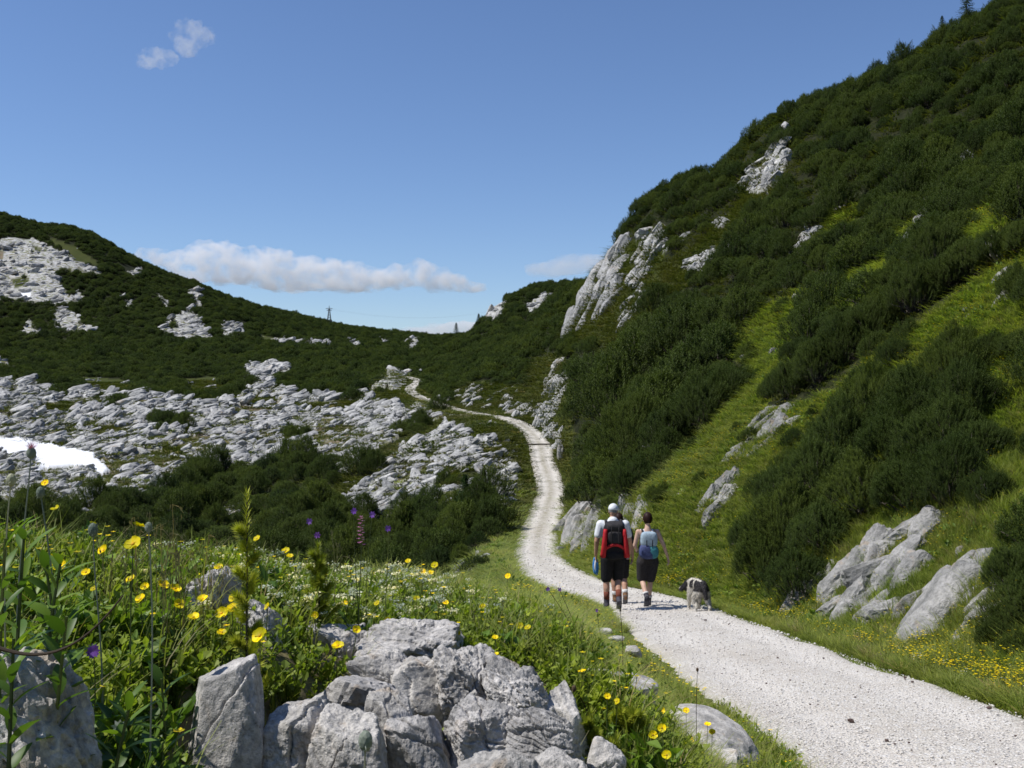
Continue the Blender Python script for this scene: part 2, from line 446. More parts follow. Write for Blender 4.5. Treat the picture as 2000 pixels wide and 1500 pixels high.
# ------------------------------------------------------------------ materials
def mat(name):
    m = bpy.data.materials.new(name)
    m.use_nodes = True
    n = m.node_tree
    n.nodes.clear()
    o = n.nodes.new('ShaderNodeOutputMaterial')
    return m, n, o
def nd(n, t, **kw):
    q = n.nodes.new(t)
    for k, v in kw.items():
        if k.startswith('i_'):
            q.inputs[k[2:].replace('_', ' ')].default_value = v
        elif isinstance(k, str) and hasattr(q, k):
            setattr(q, k, v)
    return q
def mixc(n, fac, a, b, blend='MIX'):
    q = n.nodes.new('ShaderNodeMix')
    q.data_type = 'RGBA'
    q.blend_type = blend
    for s, v in ((0, fac), (6, a), (7, b)):
        if hasattr(v, 'node') or isinstance(v, bpy.types.NodeSocket):
            n.links.new(v, q.inputs[s])
        elif isinstance(v, (int, float)):
            q.inputs[s].default_value = v
        else:
            q.inputs[s].default_value = (*v[:3], 1)
    return q.outputs[2]
def mth(n, op, a, b=None, c=None, clamp=False):
    q = n.nodes.new('ShaderNodeMath')
    q.operation = op
    q.use_clamp = clamp
    for i, v in enumerate((a, b, c)):
        if v is None:
            continue
        if isinstance(v, bpy.types.NodeSocket):
            n.links.new(v, q.inputs[i])
        else:
            q.inputs[i].default_value = v
    return q.outputs[0]
def ramp(n, src, stops, interp='LINEAR'):
    q = n.nodes.new('ShaderNodeValToRGB')
    q.color_ramp.interpolation = interp
    e = q.color_ramp.elements
    while len(e) < len(stops):
        e.new(0.5)
    for k, (p, cc) in enumerate(stops):
        e[k].position = p
        e[k].color = (*cc, 1) if not isinstance(cc, float) else (cc, cc, cc, 1)
    n.links.new(src, q.inputs[0])
    return q.outputs[0]
def noise(n, vec, scale, det=4.0, rough=0.55, dist=0.0):
    q = n.nodes.new('ShaderNodeTexNoise')
    q.inputs['Scale'].default_value = scale
    q.inputs['Detail'].default_value = det
    q.inputs['Roughness'].default_value = rough
    q.inputs['Distortion'].default_value = dist
    if vec is not None:
        n.links.new(vec, q.inputs['Vector'])
    return q.outputs[0]
def mapping(n, vec, scale=(1, 1, 1), rot=(0, 0, 0)):
    q = n.nodes.new('ShaderNodeMapping')
    q.inputs['Scale'].default_value = scale
    q.inputs['Rotation'].default_value = rot
    n.links.new(vec, q.inputs[0])
    return q.outputs[0]
def bump(n, h, strength=0.5, dist=0.02, normal=None):
    q = n.nodes.new('ShaderNodeBump')
    q.inputs['Strength'].default_value = strength
    q.inputs['Distance'].default_value = dist
    n.links.new(h, q.inputs['Height'])
    if normal is not None:
        n.links.new(normal, q.inputs['Normal'])
    return q.outputs[0]
def princ(n, o, col, rough=0.8, normal=None, spec=0.25, **kw):
    b = n.nodes.new('ShaderNodeBsdfPrincipled')
    if isinstance(col, bpy.types.NodeSocket):
        n.links.new(col, b.inputs['Base Color'])
    else:
        b.inputs['Base Color'].default_value = (*col[:3], 1)
    b.inputs['Roughness'].default_value = rough
    b.inputs['Specular IOR Level'].default_value = spec
    if normal is not None:
        n.links.new(normal, b.inputs['Normal'])
    n.links.new(b.outputs[0], o.inputs[0])
    return b

def limestone_color(n, P, s=1.0, light=(0.50, 0.49, 0.47), dark=(0.20, 0.20, 0.195)):
    """pale limestone with weathered grey, rusty stains and black pits; P in metres, s = feature scale"""
    big = noise(n, P, 1.6 / s, 5, 0.62, 0.3)
    fine = noise(n, P, 14 / s, 6, 0.7)
    c = mixc(n, ramp(n, big, [(0.36, 0.0), (0.62, 1.0)]), dark, light)
    c = mixc(n, ramp(n, fine, [(0.34, 0.0), (0.58, 1.0)]), mixc(n, 0.62, c, (0.13, 0.13, 0.125)), c)
    st = noise(n, P, 2.6 / s, 3, 0.5, 0.6)
    c = mixc(n, ramp(n, st, [(0.60, 0.0), (0.70, 0.45)]), c, (0.42, 0.31, 0.20))
    v = nd(n, 'ShaderNodeTexVoronoi')
    v.inputs['Scale'].default_value = 22 / s
    n.links.new(P, v.inputs['Vector'])
    pit = ramp(n, v.outputs['Distance'], [(0.06, 1.0), (0.17, 0.0)])
    pm = mth(n, 'MULTIPLY', pit, ramp(n, noise(n, P, 5 / s, 2), [(0.5, 0.0), (0.6, 1.0)]))
    c = mixc(n, mth(n, 'MULTIPLY', pm, 0.55), c, (0.09, 0.09, 0.085))
    hgt = mth(n, 'ADD', mth(n, 'MULTIPLY', fine, 0.8), mth(n, 'SUBTRACT', mth(n, 'MULTIPLY', noise(n, P, 60 / s, 4, 0.6), 0.35), mth(n, 'MULTIPLY', pm, 0.7)))
    return c, hgt

def make_limestone(name, s, bump_d, light=(0.50, 0.49, 0.47), dark=(0.22, 0.22, 0.215)):
    m, n, o = mat(name)
    g = nd(n, 'ShaderNodeTexCoord')
    oi = nd(n, 'ShaderNodeObjectInfo')
    va = nd(n, 'ShaderNodeVectorMath', operation='ADD')
    sc = nd(n, 'ShaderNodeVectorMath', operation='SCALE')
    n.links.new(oi.outputs['Random'], sc.inputs[0])
    sc.inputs['Scale'].default_value = 7.0
    n.links.new(g.outputs['Object'], va.inputs[0])
    n.links.new(sc.outputs[0], va.inputs[1])
    c, h = limestone_color(n, va.outputs[0], s, light, dark)
    c = mixc(n, 1.0, c, ramp(n, oi.outputs['Random'], [(0.0, (0.86, 0.86, 0.87)), (1.0, (1.08, 1.07, 1.04))]), 'MULTIPLY')
    princ(n, o, c, 0.92, bump(n, h, 0.9, bump_d), 0.15)
    return m
M_ROCK_NEAR = make_limestone('limestone_near', 0.16, 0.006, (0.72, 0.685, 0.64), (0.36, 0.345, 0.325))
M_ROCK_MID = make_limestone('limestone_mid', 0.7, 0.035, (0.47, 0.455, 0.435), (0.19, 0.19, 0.18))
M_ROCK_FAR = make_limestone('limestone_far', 3.0, 0.12, (0.66, 0.65, 0.625), (0.33, 0.33, 0.32))

def make_terrain_mat():
    m, n, o = mat('mountain_ground')
    geo = nd(n, 'ShaderNodeNewGeometry')
    P = geo.outputs['Position']
    at_ = nd(n, 'ShaderNodeAttribute', attribute_name='cov')
    sp = nd(n, 'ShaderNodeSeparateColor')
    n.links.new(at_.outputs['Color'], sp.inputs[0])
    rk, gr, ea = sp.outputs[0], sp.outputs[1], sp.outputs[2]
    sn = at_.outputs['Alpha']
    n1 = noise(n, P, 0.35, 6, 0.6)
    n2 = noise(n, P, 2.5, 5, 0.65)
    n3 = noise(n, P, 0.06, 4, 0.6)
    grass = mixc(n, ramp(n, n1, [(0.35, 0.0), (0.65, 1.0)]), (0.075, 0.105, 0.016), (0.150, 0.175, 0.032))
    grass = mixc(n, ramp(n, n2, [(0.38, 0.0), (0.62, 0.8)]), grass, (0.075, 0.095, 0.018))
    grass = mixc(n, ramp(n, n3, [(0.45, 0.0), (0.7, 0.5)]), grass, (0.17, 0.17, 0.045))
    earth = mixc(n, n2, (0.13, 0.095, 0.06), (0.30, 0.24, 0.17))
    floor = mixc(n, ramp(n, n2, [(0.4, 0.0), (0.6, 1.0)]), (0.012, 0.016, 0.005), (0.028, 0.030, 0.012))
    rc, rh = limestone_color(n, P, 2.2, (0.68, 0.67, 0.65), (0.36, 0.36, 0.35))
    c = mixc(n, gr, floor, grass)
    e2 = mixc(n, ramp(n, n1, [(0.45, 0.0), (0.55, 1.0)]), earth, grass)
    c = mixc(n, ea, c, mixc(n, 0.35, earth, e2))
    soil = mixc(n, ramp(n, n1, [(0.46, 0.0), (0.60, 1.0)]), mixc(n, 0.5, earth, grass), grass)
    m1 = noise(n, mapping(n, P, (0.35, 0.7, 1.6), (0, 0, 0.5)), 1.0, 7, 0.66, 0.4)
    rmask = mth(n, 'MULTIPLY', rk, ramp(n, m1, [(0.44, 0.0), (0.49, 1.0)]))
    c = mixc(n, rk, c, soil)
    c = mixc(n, rmask, c, rc)
    c = mixc(n, sn, c, mixc(n, ramp(n, noise(n, P, 1.3, 6, .7), [(0.50, 0.0), (0.72, 0.5)]), (0.84, 0.85, 0.87), (0.55, 0.52, 0.47)))
    h = mth(n, 'ADD', mth(n, 'MULTIPLY', rh, mth(n, 'ADD', mth(n, 'MULTIPLY', rk, 0.12), 0.01)), mth(n, 'MULTIPLY', n2, 0.08))
    princ(n, o, c, 0.95, bump(n, h, 0.8, 1.0), 0.1)
    return m
M_TERRAIN = make_terrain_mat()

def make_gravel_mat():
    m, n, o = mat('white_gravel')
    geo = nd(n, 'ShaderNodeNewGeometry')
    P = geo.outputs['Position']
    a = nd(n, 'ShaderNodeAttribute', attribute_name='edge')
    n1 = noise(n, P, 0.9, 5, 0.6)
    c = mixc(n, ramp(n, n1, [(0.35, 0.0), (0.65, 1.0)]), (0.61, 0.56, 0.485), (0.73, 0.69, 0.615))
    v = nd(n, 'ShaderNodeTexVoronoi')
    v.inputs['Scale'].default_value = 58
    n.links.new(P, v.inputs['Vector'])
    c = mixc(n, ramp(n, v.outputs['Distance'], [(0.25, 0.0), (0.75, 0.5)]), c, (0.30, 0.27, 0.235))
    sv = nd(n, 'ShaderNodeSeparateColor')
    n.links.new(v.outputs['Color'], sv.inputs[0])
    c = mixc(n, ramp(n, sv.outputs[0], [(0.80, 0.0), (0.95, 0.6)]), c, (0.32, 0.27, 0.24))
    c = mixc(n, ramp(n, sv.outputs[1], [(0.75, 0.0), (0.95, 0.7)]), c, (0.78, 0.77, 0.75))
    lt = nd(n, 'ShaderNodeAttribute', attribute_name='rut')
    c = mixc(n, mth(n, 'MULTIPLY', lt.outputs['Fac'], mth(n, 'ADD', 0.15, mth(n, 'MULTIPLY', n1, 0.6))), c, (0.74, 0.70, 0.64))
    c = mixc(n, ramp(n, noise(n, P, 0.5, 6, 0.7), [(0.52, 0.0), (0.70, 0.45)]), c, (0.50, 0.45, 0.375))
    dirt = mth(n, 'MULTIPLY', a.outputs['Fac'], ramp(n, noise(n, P, 3.5, 5, 0.7), [(0.35, 0.0), (0.62, 1.0)]))
    c = mixc(n, mth(n, 'MULTIPLY', dirt, 0.8), c, (0.26, 0.235, 0.15))
    h = mth(n, 'ADD', mth(n, 'MULTIPLY', v.outputs['Distance'], -0.012), mth(n, 'MULTIPLY', noise(n, P, 9, 5, 0.6), 0.02))
    princ(n, o, c, 0.95, bump(n, h, 0.9, 1.0), 0.1)
    return m
M_GRAVEL = make_gravel_mat()

def leafy(name, c0, c1, trans=0.3, rough=0.55, attr='tint', varscale=None, spec=0.3, c2=None):
    """leaf material: colour runs c0..c1 by the per-leaf tint, a little light comes through"""
    m, n, o = mat(name)
    a = nd(n, 'ShaderNodeAttribute', attribute_name=attr)
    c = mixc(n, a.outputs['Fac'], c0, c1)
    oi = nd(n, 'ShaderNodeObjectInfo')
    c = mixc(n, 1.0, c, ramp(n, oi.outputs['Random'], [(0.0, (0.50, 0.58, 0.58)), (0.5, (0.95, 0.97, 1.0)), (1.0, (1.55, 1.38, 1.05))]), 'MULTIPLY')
    if varscale:
        geo = nd(n, 'ShaderNodeNewGeometry')
        nn = noise(n, geo.outputs['Position'], varscale, 4, 0.6)
        c = mixc(n, ramp(n, nn, [(0.35, 0.0), (0.68, 0.65)]), c, c2 or c1)
    b = nd(n, 'ShaderNodeBsdfPrincipled')
    n.links.new(c, b.inputs['Base Color'])
    b.inputs['Roughness'].default_value = rough
    b.inputs['Specular IOR Level'].default_value = spec
    t = nd(n, 'ShaderNodeBsdfTranslucent')
    n.links.new(mixc(n, 1.0, c, (1.2, 1.35, 0.6), 'MULTIPLY'), t.inputs[0])
    mx = nd(n, 'ShaderNodeMixShader')
    mx.inputs[0].default_value = trans
    n.links.new(b.outputs[0], mx.inputs[1])
    n.links.new(t.outputs[0], mx.inputs[2])
    n.links.new(mx.outputs[0], o.inputs[0])
    return m
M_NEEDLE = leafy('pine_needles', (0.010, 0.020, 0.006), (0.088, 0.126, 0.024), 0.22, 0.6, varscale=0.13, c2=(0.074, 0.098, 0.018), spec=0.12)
M_NEEDLE_YOUNG = leafy('young_pine_needles', (0.09, 0.13, 0.012), (0.38, 0.40, 0.035), 0.25, 0.5)
M_SPRUCE = leafy('spruce_needles', (0.018, 0.045, 0.010), (0.05, 0.10, 0.02), 0.12, 0.6)
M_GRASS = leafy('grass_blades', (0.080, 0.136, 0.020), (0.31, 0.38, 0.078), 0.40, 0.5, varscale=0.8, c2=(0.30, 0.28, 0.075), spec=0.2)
M_HEATH = leafy('mountain_turf', (0.040, 0.062, 0.010), (0.13, 0.155, 0.034), 0.25, 0.6, varscale=0.12, c2=(0.13, 0.12, 0.035), spec=0.1)
M_HERB = leafy('meadow_herb_leaves', (0.055, 0.110, 0.012), (0.19, 0.29, 0.040), 0.3, 0.55, varscale=1.2, c2=(0.10, 0.12, 0.03), spec=0.2)
M_DRYGRASS = leafy('dry_grass_blades', (0.15, 0.13, 0.05), (0.34, 0.29, 0.14), 0.3, 0.6)
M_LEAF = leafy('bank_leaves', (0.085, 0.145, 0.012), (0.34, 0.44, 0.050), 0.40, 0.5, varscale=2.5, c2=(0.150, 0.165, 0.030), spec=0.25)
M_BIGLEAF = leafy('broad_leaves', (0.055, 0.115, 0.012), (0.17, 0.27, 0.035), 0.32, 0.45, spec=0.3)
M_YELLOW = leafy('yellow_petals', (0.80, 0.56, 0.004), (0.88, 0.74, 0.010), 0.25, 0.5, spec=0.2)
M_ORANGE = leafy('flower_eye', (0.50, 0.28, 0.01), (0.62, 0.40, 0.02), 0.1, 0.7)
M_WHITE = leafy('white_petals', (0.55, 0.56, 0.40), (0.80, 0.80, 0.68), 0.25, 0.6)
M_PURPLE = leafy('purple_petals', (0.20, 0.06, 0.42), (0.34, 0.14, 0.60), 0.3, 0.5)
M_PINK = leafy('pink_petals', (0.42, 0.12, 0.30), (0.60, 0.25, 0.45), 0.3, 0.5)
M_STALK = leafy('green_stalks', (0.07, 0.10, 0.025), (0.15, 0.18, 0.06), 0.15, 0.6)
M_GREYBUD = leafy('downy_buds', (0.22, 0.25, 0.18), (0.38, 0.40, 0.32), 0.15, 0.8)
M_BROWN = leafy('withered_brown', (0.05, 0.032, 0.02), (0.12, 0.08, 0.05), 0.05, 0.8)

def simple(name, c0, c1=None, scale=8.0, rough=0.8, spec=0.2, bd=0.0, coord='Object', bscale=None):
    m, n, o = mat(name)
    g = nd(n, 'ShaderNodeTexCoord')
    nz = noise(n, g.outputs[coord], scale, 5, 0.6)
    c = mixc(n, ramp(n, nz, [(0.35, 0.0), (0.65, 1.0)]), c0, c1 or c0)
    nrm = bump(n, noise(n, g.outputs[coord], bscale or scale * 2, 4, 0.6), 0.7, bd) if bd else None
    princ(n, o, c, rough, nrm, spec)
    return m
M_BARK = simple('grey_bark', (0.045, 0.035, 0.028), (0.13, 0.11, 0.095), 9, 0.9, bd=0.01)
M_DEADWOOD = simple('bleached_wood', (0.24, 0.215, 0.19), (0.42, 0.39, 0.36), 9, 0.9, bd=0.01)
M_STEEL = simple('pylon_steel', (0.10, 0.11, 0.12), (0.14, 0.15, 0.16), 2, 0.6)
M_WOOD = simple('old_timber', (0.05, 0.04, 0.03), (0.12, 0.10, 0.08), 5, 0.9)
M_STONES = simple('gravel_stones', (0.50, 0.465, 0.42), (0.74, 0.71, 0.665), 3, 0.95, 0.1, coord='Object')
M_DARKSTONE = simple('dark_stones', (0.07, 0.045, 0.04), (0.14, 0.10, 0.09), 3, 0.9, 0.1)

# ------------------------------------------------------------------ object helpers
def tag(o, label=None, cat=None, group=None, kind=None):
    if label: o['label'] = label
    if cat: o['category'] = cat
    if group: o['group'] = group
    if kind: o['kind'] = kind
    return o
def mesh_np(name, V, F, mats=(), smooth_=False, tint=None, fmat=None):
    """V (n,3), F (m,3) or (m,4) int array"""
    V = np.ascontiguousarray(V, dtype=np.float32)
    F = np.ascontiguousarray(F, dtype=np.int32)
    me = bpy.data.meshes.new(name)
    k = F.shape[1]
    me.vertices.add(len(V))
    me.vertices.foreach_set('co', V.ravel())
    me.loops.add(F.size)
    me.loops.foreach_set('vertex_index', F.ravel())
    me.polygons.add(len(F))
    me.polygons.foreach_set('loop_start', np.arange(0, F.size, k, dtype=np.int32))
    me.polygons.foreach_set('loop_total', np.full(len(F), k, dtype=np.int32))
    me.polygons.foreach_set('use_smooth', np.full(len(F), bool(smooth_)))
    for m in mats:
        me.materials.append(m)
    if fmat is not None:
        me.polygons.foreach_set('material_index', np.asarray(fmat, dtype=np.int32))
    if tint is not None:
        a = me.attributes.new('tint', 'FLOAT', 'POINT')
        a.data.foreach_set('value', np.asarray(tint, dtype=np.float32))
    me.update(calc_edges=True)
    return me
def new(name, me, parent=None, loc=None, link=True):
    o = bpy.data.objects.new(name, me)
    if link:
        C.objects.link(o)
    if parent is not None:
        o.parent = parent
    if loc is not None:
        o.location = loc
    return o
def empty(name, loc, label, cat, group=None, rotz=0.0, scale=1.0):
    o = bpy.data.objects.new(name, None)
    o.empty_display_size = 0.2
    C.objects.link(o)
    o.location = loc
    o.rotation_euler = (0, 0, rotz)
    o.scale = (scale,) * 3 if not hasattr(scale, '__len__') else scale
    return tag(o, label, cat, group)
class MB:
    """collects vertex / face arrays (triangles) with a tint"""
    def __init__(s):
        s.V, s.F, s.T, s.M, s.n = [], [], [], [], 0
    def add(s, V, F, tint=0.5, m=0):
        V = np.asarray(V, float)
        F = np.asarray(F, int)
        if F.shape[1] == 4:
            F = np.concatenate([F[:, [0, 1, 2]], F[:, [0, 2, 3]]])
        s.V.append(V)
        s.F.append(F + s.n)
        s.T.append(np.broadcast_to(np.asarray(tint, float), (len(V),)).copy())
        s.M.append(np.full(len(F), m))
        s.n += len(V)
        return s
    def mesh(s, name, mats, smooth_=False):
        return mesh_np(name, np.concatenate(s.V), np.concatenate(s.F), mats, smooth_, np.concatenate(s.T), np.concatenate(s.M))
def tube(P, R, k=6, cap=True):
    """tapered tube along points P with radii R"""
    P = np.asarray(P, float)
    R = np.broadcast_to(np.asarray(R, float), (len(P),))
    T = np.gradient(P, axis=0)
    T /= np.linalg.norm(T, axis=1, keepdims=True) + 1e-12
    up = np.array([0, 0, 1.0]) if abs(T[0, 2]) < 0.9 else np.array([1.0, 0, 0])
    A = np.cross(T, up)
    A /= np.linalg.norm(A, axis=1, keepdims=True) + 1e-12
    B = np.cross(T, A)
    th = np.arange(k) * 2 * math.pi / k
    V = (P[:, None] + R[:, None, None] * (A[:, None] * np.cos(th)[None, :, None] + B[:, None] * np.sin(th)[None, :, None])).reshape(-1, 3)
    F = []
    n = len(P)
    for i in range(n - 1):
        for j in range(k):
            a, b = i * k + j, i * k + (j + 1) % k
            F.append((a, b, b + k, a + k))
    F = np.array(F)
    F = np.concatenate([F[:, [0, 1, 2]], F[:, [0, 2, 3]]])
    if cap:
        V = np.vstack([V, P[0], P[-1]])
        c0, c1 = n * k, n * k + 1
        ex = [(c0, (j + 1) % k, j) for j in range(k)] + [(c1, (n - 1) * k + j, (n - 1) * k + (j + 1) % k) for j in range(k)]
        F = np.concatenate([F, np.array(ex)])
    return V, F

# ------------------------------------------------------------------ the mountain ground, one sheet
az_in = np.arange(-0.53, 0.5301, 0.00145)
az_l = -np.geomspace(0.56, math.pi, 26)[::-1]
az_r = np.geomspace(0.56, math.pi, 26)
AZ = np.concatenate([az_l, az_in, az_r])
RL = np.concatenate([[0.02, 0.3], np.exp(np.arange(math.log(0.6), math.log(1200), 0.0108)), np.geomspace(1250, 9000, 14)])
GA, GR = np.meshgrid(AZ, RL, indexing='ij')
gx, gy = (GR * np.sin(GA)).ravel(), (GR * np.cos(GA)).ravel()
gz, gcl, gds = H(gx, gy, True)
V = np.stack([gx, gy, gz], 1)
na, nr = len(AZ), len(RL)
ii = (np.arange(na - 1)[:, None] * nr + np.arange(nr - 1)[None]).ravel()
F = np.stack([ii, ii + 1, ii + nr + 1, ii + nr], 1)
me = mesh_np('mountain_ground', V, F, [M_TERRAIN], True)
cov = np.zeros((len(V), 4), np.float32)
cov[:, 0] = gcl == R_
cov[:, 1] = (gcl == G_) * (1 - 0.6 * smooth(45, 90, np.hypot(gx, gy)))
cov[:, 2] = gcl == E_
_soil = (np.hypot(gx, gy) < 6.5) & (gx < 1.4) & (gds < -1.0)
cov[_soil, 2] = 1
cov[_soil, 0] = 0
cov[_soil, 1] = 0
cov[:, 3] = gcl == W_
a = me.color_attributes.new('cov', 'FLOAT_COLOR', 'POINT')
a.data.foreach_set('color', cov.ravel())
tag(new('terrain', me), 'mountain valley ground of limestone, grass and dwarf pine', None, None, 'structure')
# farthest grey ridge past the saddle
q = []
xs = np.linspace(-1500, 400, 90)
top = 60 + 24 * fbm(p3(xs, 0 * xs, 4, 1 / 300.), 4) + 22 * np.exp(-((xs + 880) / 130) ** 2) - 30 * smooth(-700, -300, xs)
rows = [(-120, 0), (-60, 300), (0, 700), (0, 1100), (-100, 1900)]
V = []
for (dz, dy) in rows:
    f = 1.0 if dz == 0 else 0.0
    V.append(np.stack([xs, 3600 + dy + 60 * fbm(p3(xs, 0 * xs, dy, 1 / 200.), 3), EYE + (top if f else dz + 0 * xs) + (60 if dy == 1100 else 0) * 0], 1))
V = np.concatenate(V)
n_ = len(xs)
F = np.array([(r * n_ + i, r * n_ + i + 1, (r + 1) * n_ + i + 1, (r + 1) * n_ + i) for r in range(len(rows) - 1) for i in range(n_ - 1)])
me = mesh_np('far_hills', V, F, [simple('far_ridge', (0.07, 0.10, 0.09), (0.30, 0.31, 0.30), 0.012, 0.95)], True)
tag(new('hills', me), 'distant grey-green ridge beyond the saddle', None, None, 'structure')

# horizon table for culling what the ground hides
gt = ((gz - EYE) / np.maximum(GR.ravel(), 0.3)).reshape(na, nr)
gt[:, :2] = -9
runmax = np.maximum.accumulate(gt, axis=1)
def seen(x, y, top, margin=None, azl=0.62):
    az = np.arctan2(x, y)
    r = np.hypot(x, y)
    ia = np.clip(np.searchsorted(AZ, az), 0, na - 1)
    ir = np.clip(np.searchsorted(RL, r) - 3, 0, nr - 1)
    t = (top - EYE) / np.maximum(r, .3)
    if margin is None:
        margin = np.where(r < 75, .045, .006)
    return (t > runmax[ia, ir] - margin) & (np.abs(az) < azl) & (y > 0.3)

# ------------------------------------------------------------------ the gravel path
ncr = 25
lat = np.linspace(-1, 1, ncr)
V = []
edge = []
for i in range(len(RC)):
    c = RC[i]
    hw = HALF
    wl = hw + 0.13 * smooth(14, 9, c[1:2])[0] + 0.16 * float(noise3([[_pos[i] * 0.55, 0.5, 0.2]])[0]) + 0.06 * float(noise3([[_pos[i] * 2.1, 3.5, 0.2]])[0])
    wr = hw + 0.16 * float(noise3([[_pos[i] * 0.55, 8.5, 0.2]])[0]) + 0.06 * float(noise3([[_pos[i] * 2.1, 5.5, 0.2]])[0])
    off = np.where(lat < 0, lat * wl, lat * wr)
    V.append(np.stack([c[0] + RN[i, 0] * off, c[1] + RN[i, 1] * off, np.full(ncr, c[2])], 1))
    far_ = smooth(30, 50, np.array([c[1]]))[0]
    e = smooth(0.72, 1.0, np.abs(lat)) * 0.7 + np.exp(-(lat / 0.22) ** 2) * (0.25 + 0.75 * far_) * smooth(20, 45, np.array([c[1]]))[0]
    edge.append(np.clip(e, 0, 1))
V = np.concatenate(V)
edge = np.concatenate(edge)
rut = np.tile(np.exp(-((np.abs(lat) - .46) / .17) ** 2), len(RC))
latn = np.tile(np.abs(lat), len(RC))
V[:, 2] -= 0.018 * rut
V[:, 2] += 0.028 * fbm(p3(V[:, 0], V[:, 1], 0.2, 1.3), 4) + 0.02 - 0.07 * smooth(0.86, 1.0, latn) * 1.0
F = np.array([(i * ncr + j, i * ncr + j + 1, (i + 1) * ncr + j + 1, (i + 1) * ncr + j) for i in range(len(RC) - 1) for j in range(ncr - 1)])
me = mesh_np('gravel_path', V, F, [M_GRAVEL], True)
a = me.attributes.new('edge', 'FLOAT', 'POINT')
a.data.foreach_set('value', edge.astype(np.float32))
a = me.attributes.new('rut', 'FLOAT', 'POINT')
a.data.foreach_set('value', rut.astype(np.float32))
tag(new('path', me), 'pale gravel track winding up the valley', None, None, 'structure')
def road_z(x, y):
    ds, rz, ri = road_near(np.atleast_1d(np.asarray(x, float)), np.atleast_1d(np.asarray(y, float)))
    xx, yy = np.atleast_1d(x), np.atleast_1d(y)
    return rz + 0.028 * fbm(p3(xx, yy, 0.2, 1.3), 4) + 0.02

# ------------------------------------------------------------------ scattering
HID = bpy.data.collections.new('prototypes')      # never linked to the scene
def proto_col(objs, name):
    c = bpy.data.collections.new(name)
    for o in objs:
        c.objects.link(o)
    return c
def scatter(name, protos, P, RZ, SC, PID, label, TILT=None):
    """ONE stuff object: points that carry instances of the prototypes (meshes)"""
    n = len(P)
    objs = []
    for k, me in enumerate(protos):
        objs.append(bpy.data.objects.new('%s_kind_%02d' % (name, k), me))
    col = proto_col(objs, name + '_kinds')
    me = bpy.data.meshes.new(name)
    me.vertices.add(n)
    me.vertices.foreach_set('co', np.asarray(P, np.float32).ravel())
    rot = np.zeros((n, 3), np.float32)
    if TILT is not None:
        rot[:, :2] = TILT
    rot[:, 2] = RZ
    for nm, ty, arr in (('rot', 'FLOAT_VECTOR', rot), ('scl', 'FLOAT_VECTOR', np.asarray(SC, np.float32))):
        a = me.attributes.new(nm, ty, 'POINT')
        a.data.foreach_set('vector', np.ascontiguousarray(arr, np.float32).ravel())
    a = me.attributes.new('pid', 'INT', 'POINT')
    a.data.foreach_set('value', np.asarray(PID, np.int32))
    o = new(name, me)
    g = bpy.data.node_groups.new(name + '_nodes', 'GeometryNodeTree')
    g.interface.new_socket('Geometry', in_out='INPUT', socket_type='NodeSocketGeometry')
    g.interface.new_socket('Geometry', in_out='OUTPUT', socket_type='NodeSocketGeometry')
    gi, go = g.nodes.new('NodeGroupInput'), g.nodes.new('NodeGroupOutput')
    ci = g.nodes.new('GeometryNodeCollectionInfo')
    ci.inputs['Collection'].default_value = col
    ci.inputs['Separate Children'].default_value = True
    ci.inputs['Reset Children'].default_value = True
    ip = g.nodes.new('GeometryNodeInstanceOnPoints')
    ip.inputs['Pick Instance'].default_value = True
    def attr(nm, ty):
        q = g.nodes.new('GeometryNodeInputNamedAttribute')
        q.data_type = ty
        q.inputs['Name'].default_value = nm
        return q.outputs['Attribute']
    er = g.nodes.new('FunctionNodeEulerToRotation')
    g.links.new(attr('rot', 'FLOAT_VECTOR'), er.inputs[0])
    g.links.new(gi.outputs[0], ip.inputs['Points'])
    g.links.new(ci.outputs[0], ip.inputs['Instance'])
    g.links.new(attr('pid', 'INT'), ip.inputs['Instance Index'])
    g.links.new(er.outputs[0], ip.inputs['Rotation'])
    g.links.new(attr('scl', 'FLOAT_VECTOR'), ip.inputs['Scale'])
    g.links.new(ip.outputs[0], go.inputs[0])
    md = o.modifiers.new('scatter', 'NODES')
    md.node_group = g
    return tag(o, label, None, None, 'stuff')
def polar_pts(r0, r1, k, azl=0.50, az0=None):
    if azl == 0.5:
        azl, az0 = 0.60, -0.53
    """jittered points evenly spread as seen: spacing k * distance"""
    a0 = -azl if az0 is None else az0
    na_ = int((azl - a0) / k)
    nr_ = int(math.log(r1 / r0) / k)
    A_, L_ = np.meshgrid(np.arange(na_), np.arange(nr_), indexing='ij')
    A_ = a0 + (A_ + rng.random(A_.shape)) * k
    L_ = np.log(r0) + (L_ + rng.random(L_.shape)) * k
    r = np.exp(L_).ravel()
    return r * np.sin(A_.ravel()), r * np.cos(A_.ravel())
def even_pts(x0, x1, y0, y1, s):
    X, Y = np.meshgrid(np.arange(x0, x1, s), np.arange(y0, y1, s), indexing='ij')
    return (X + (rng.random(X.shape) - .5) * s * 0.95).ravel(), (Y + (rng.random(X.shape) - .5) * s * 0.95).ravel()

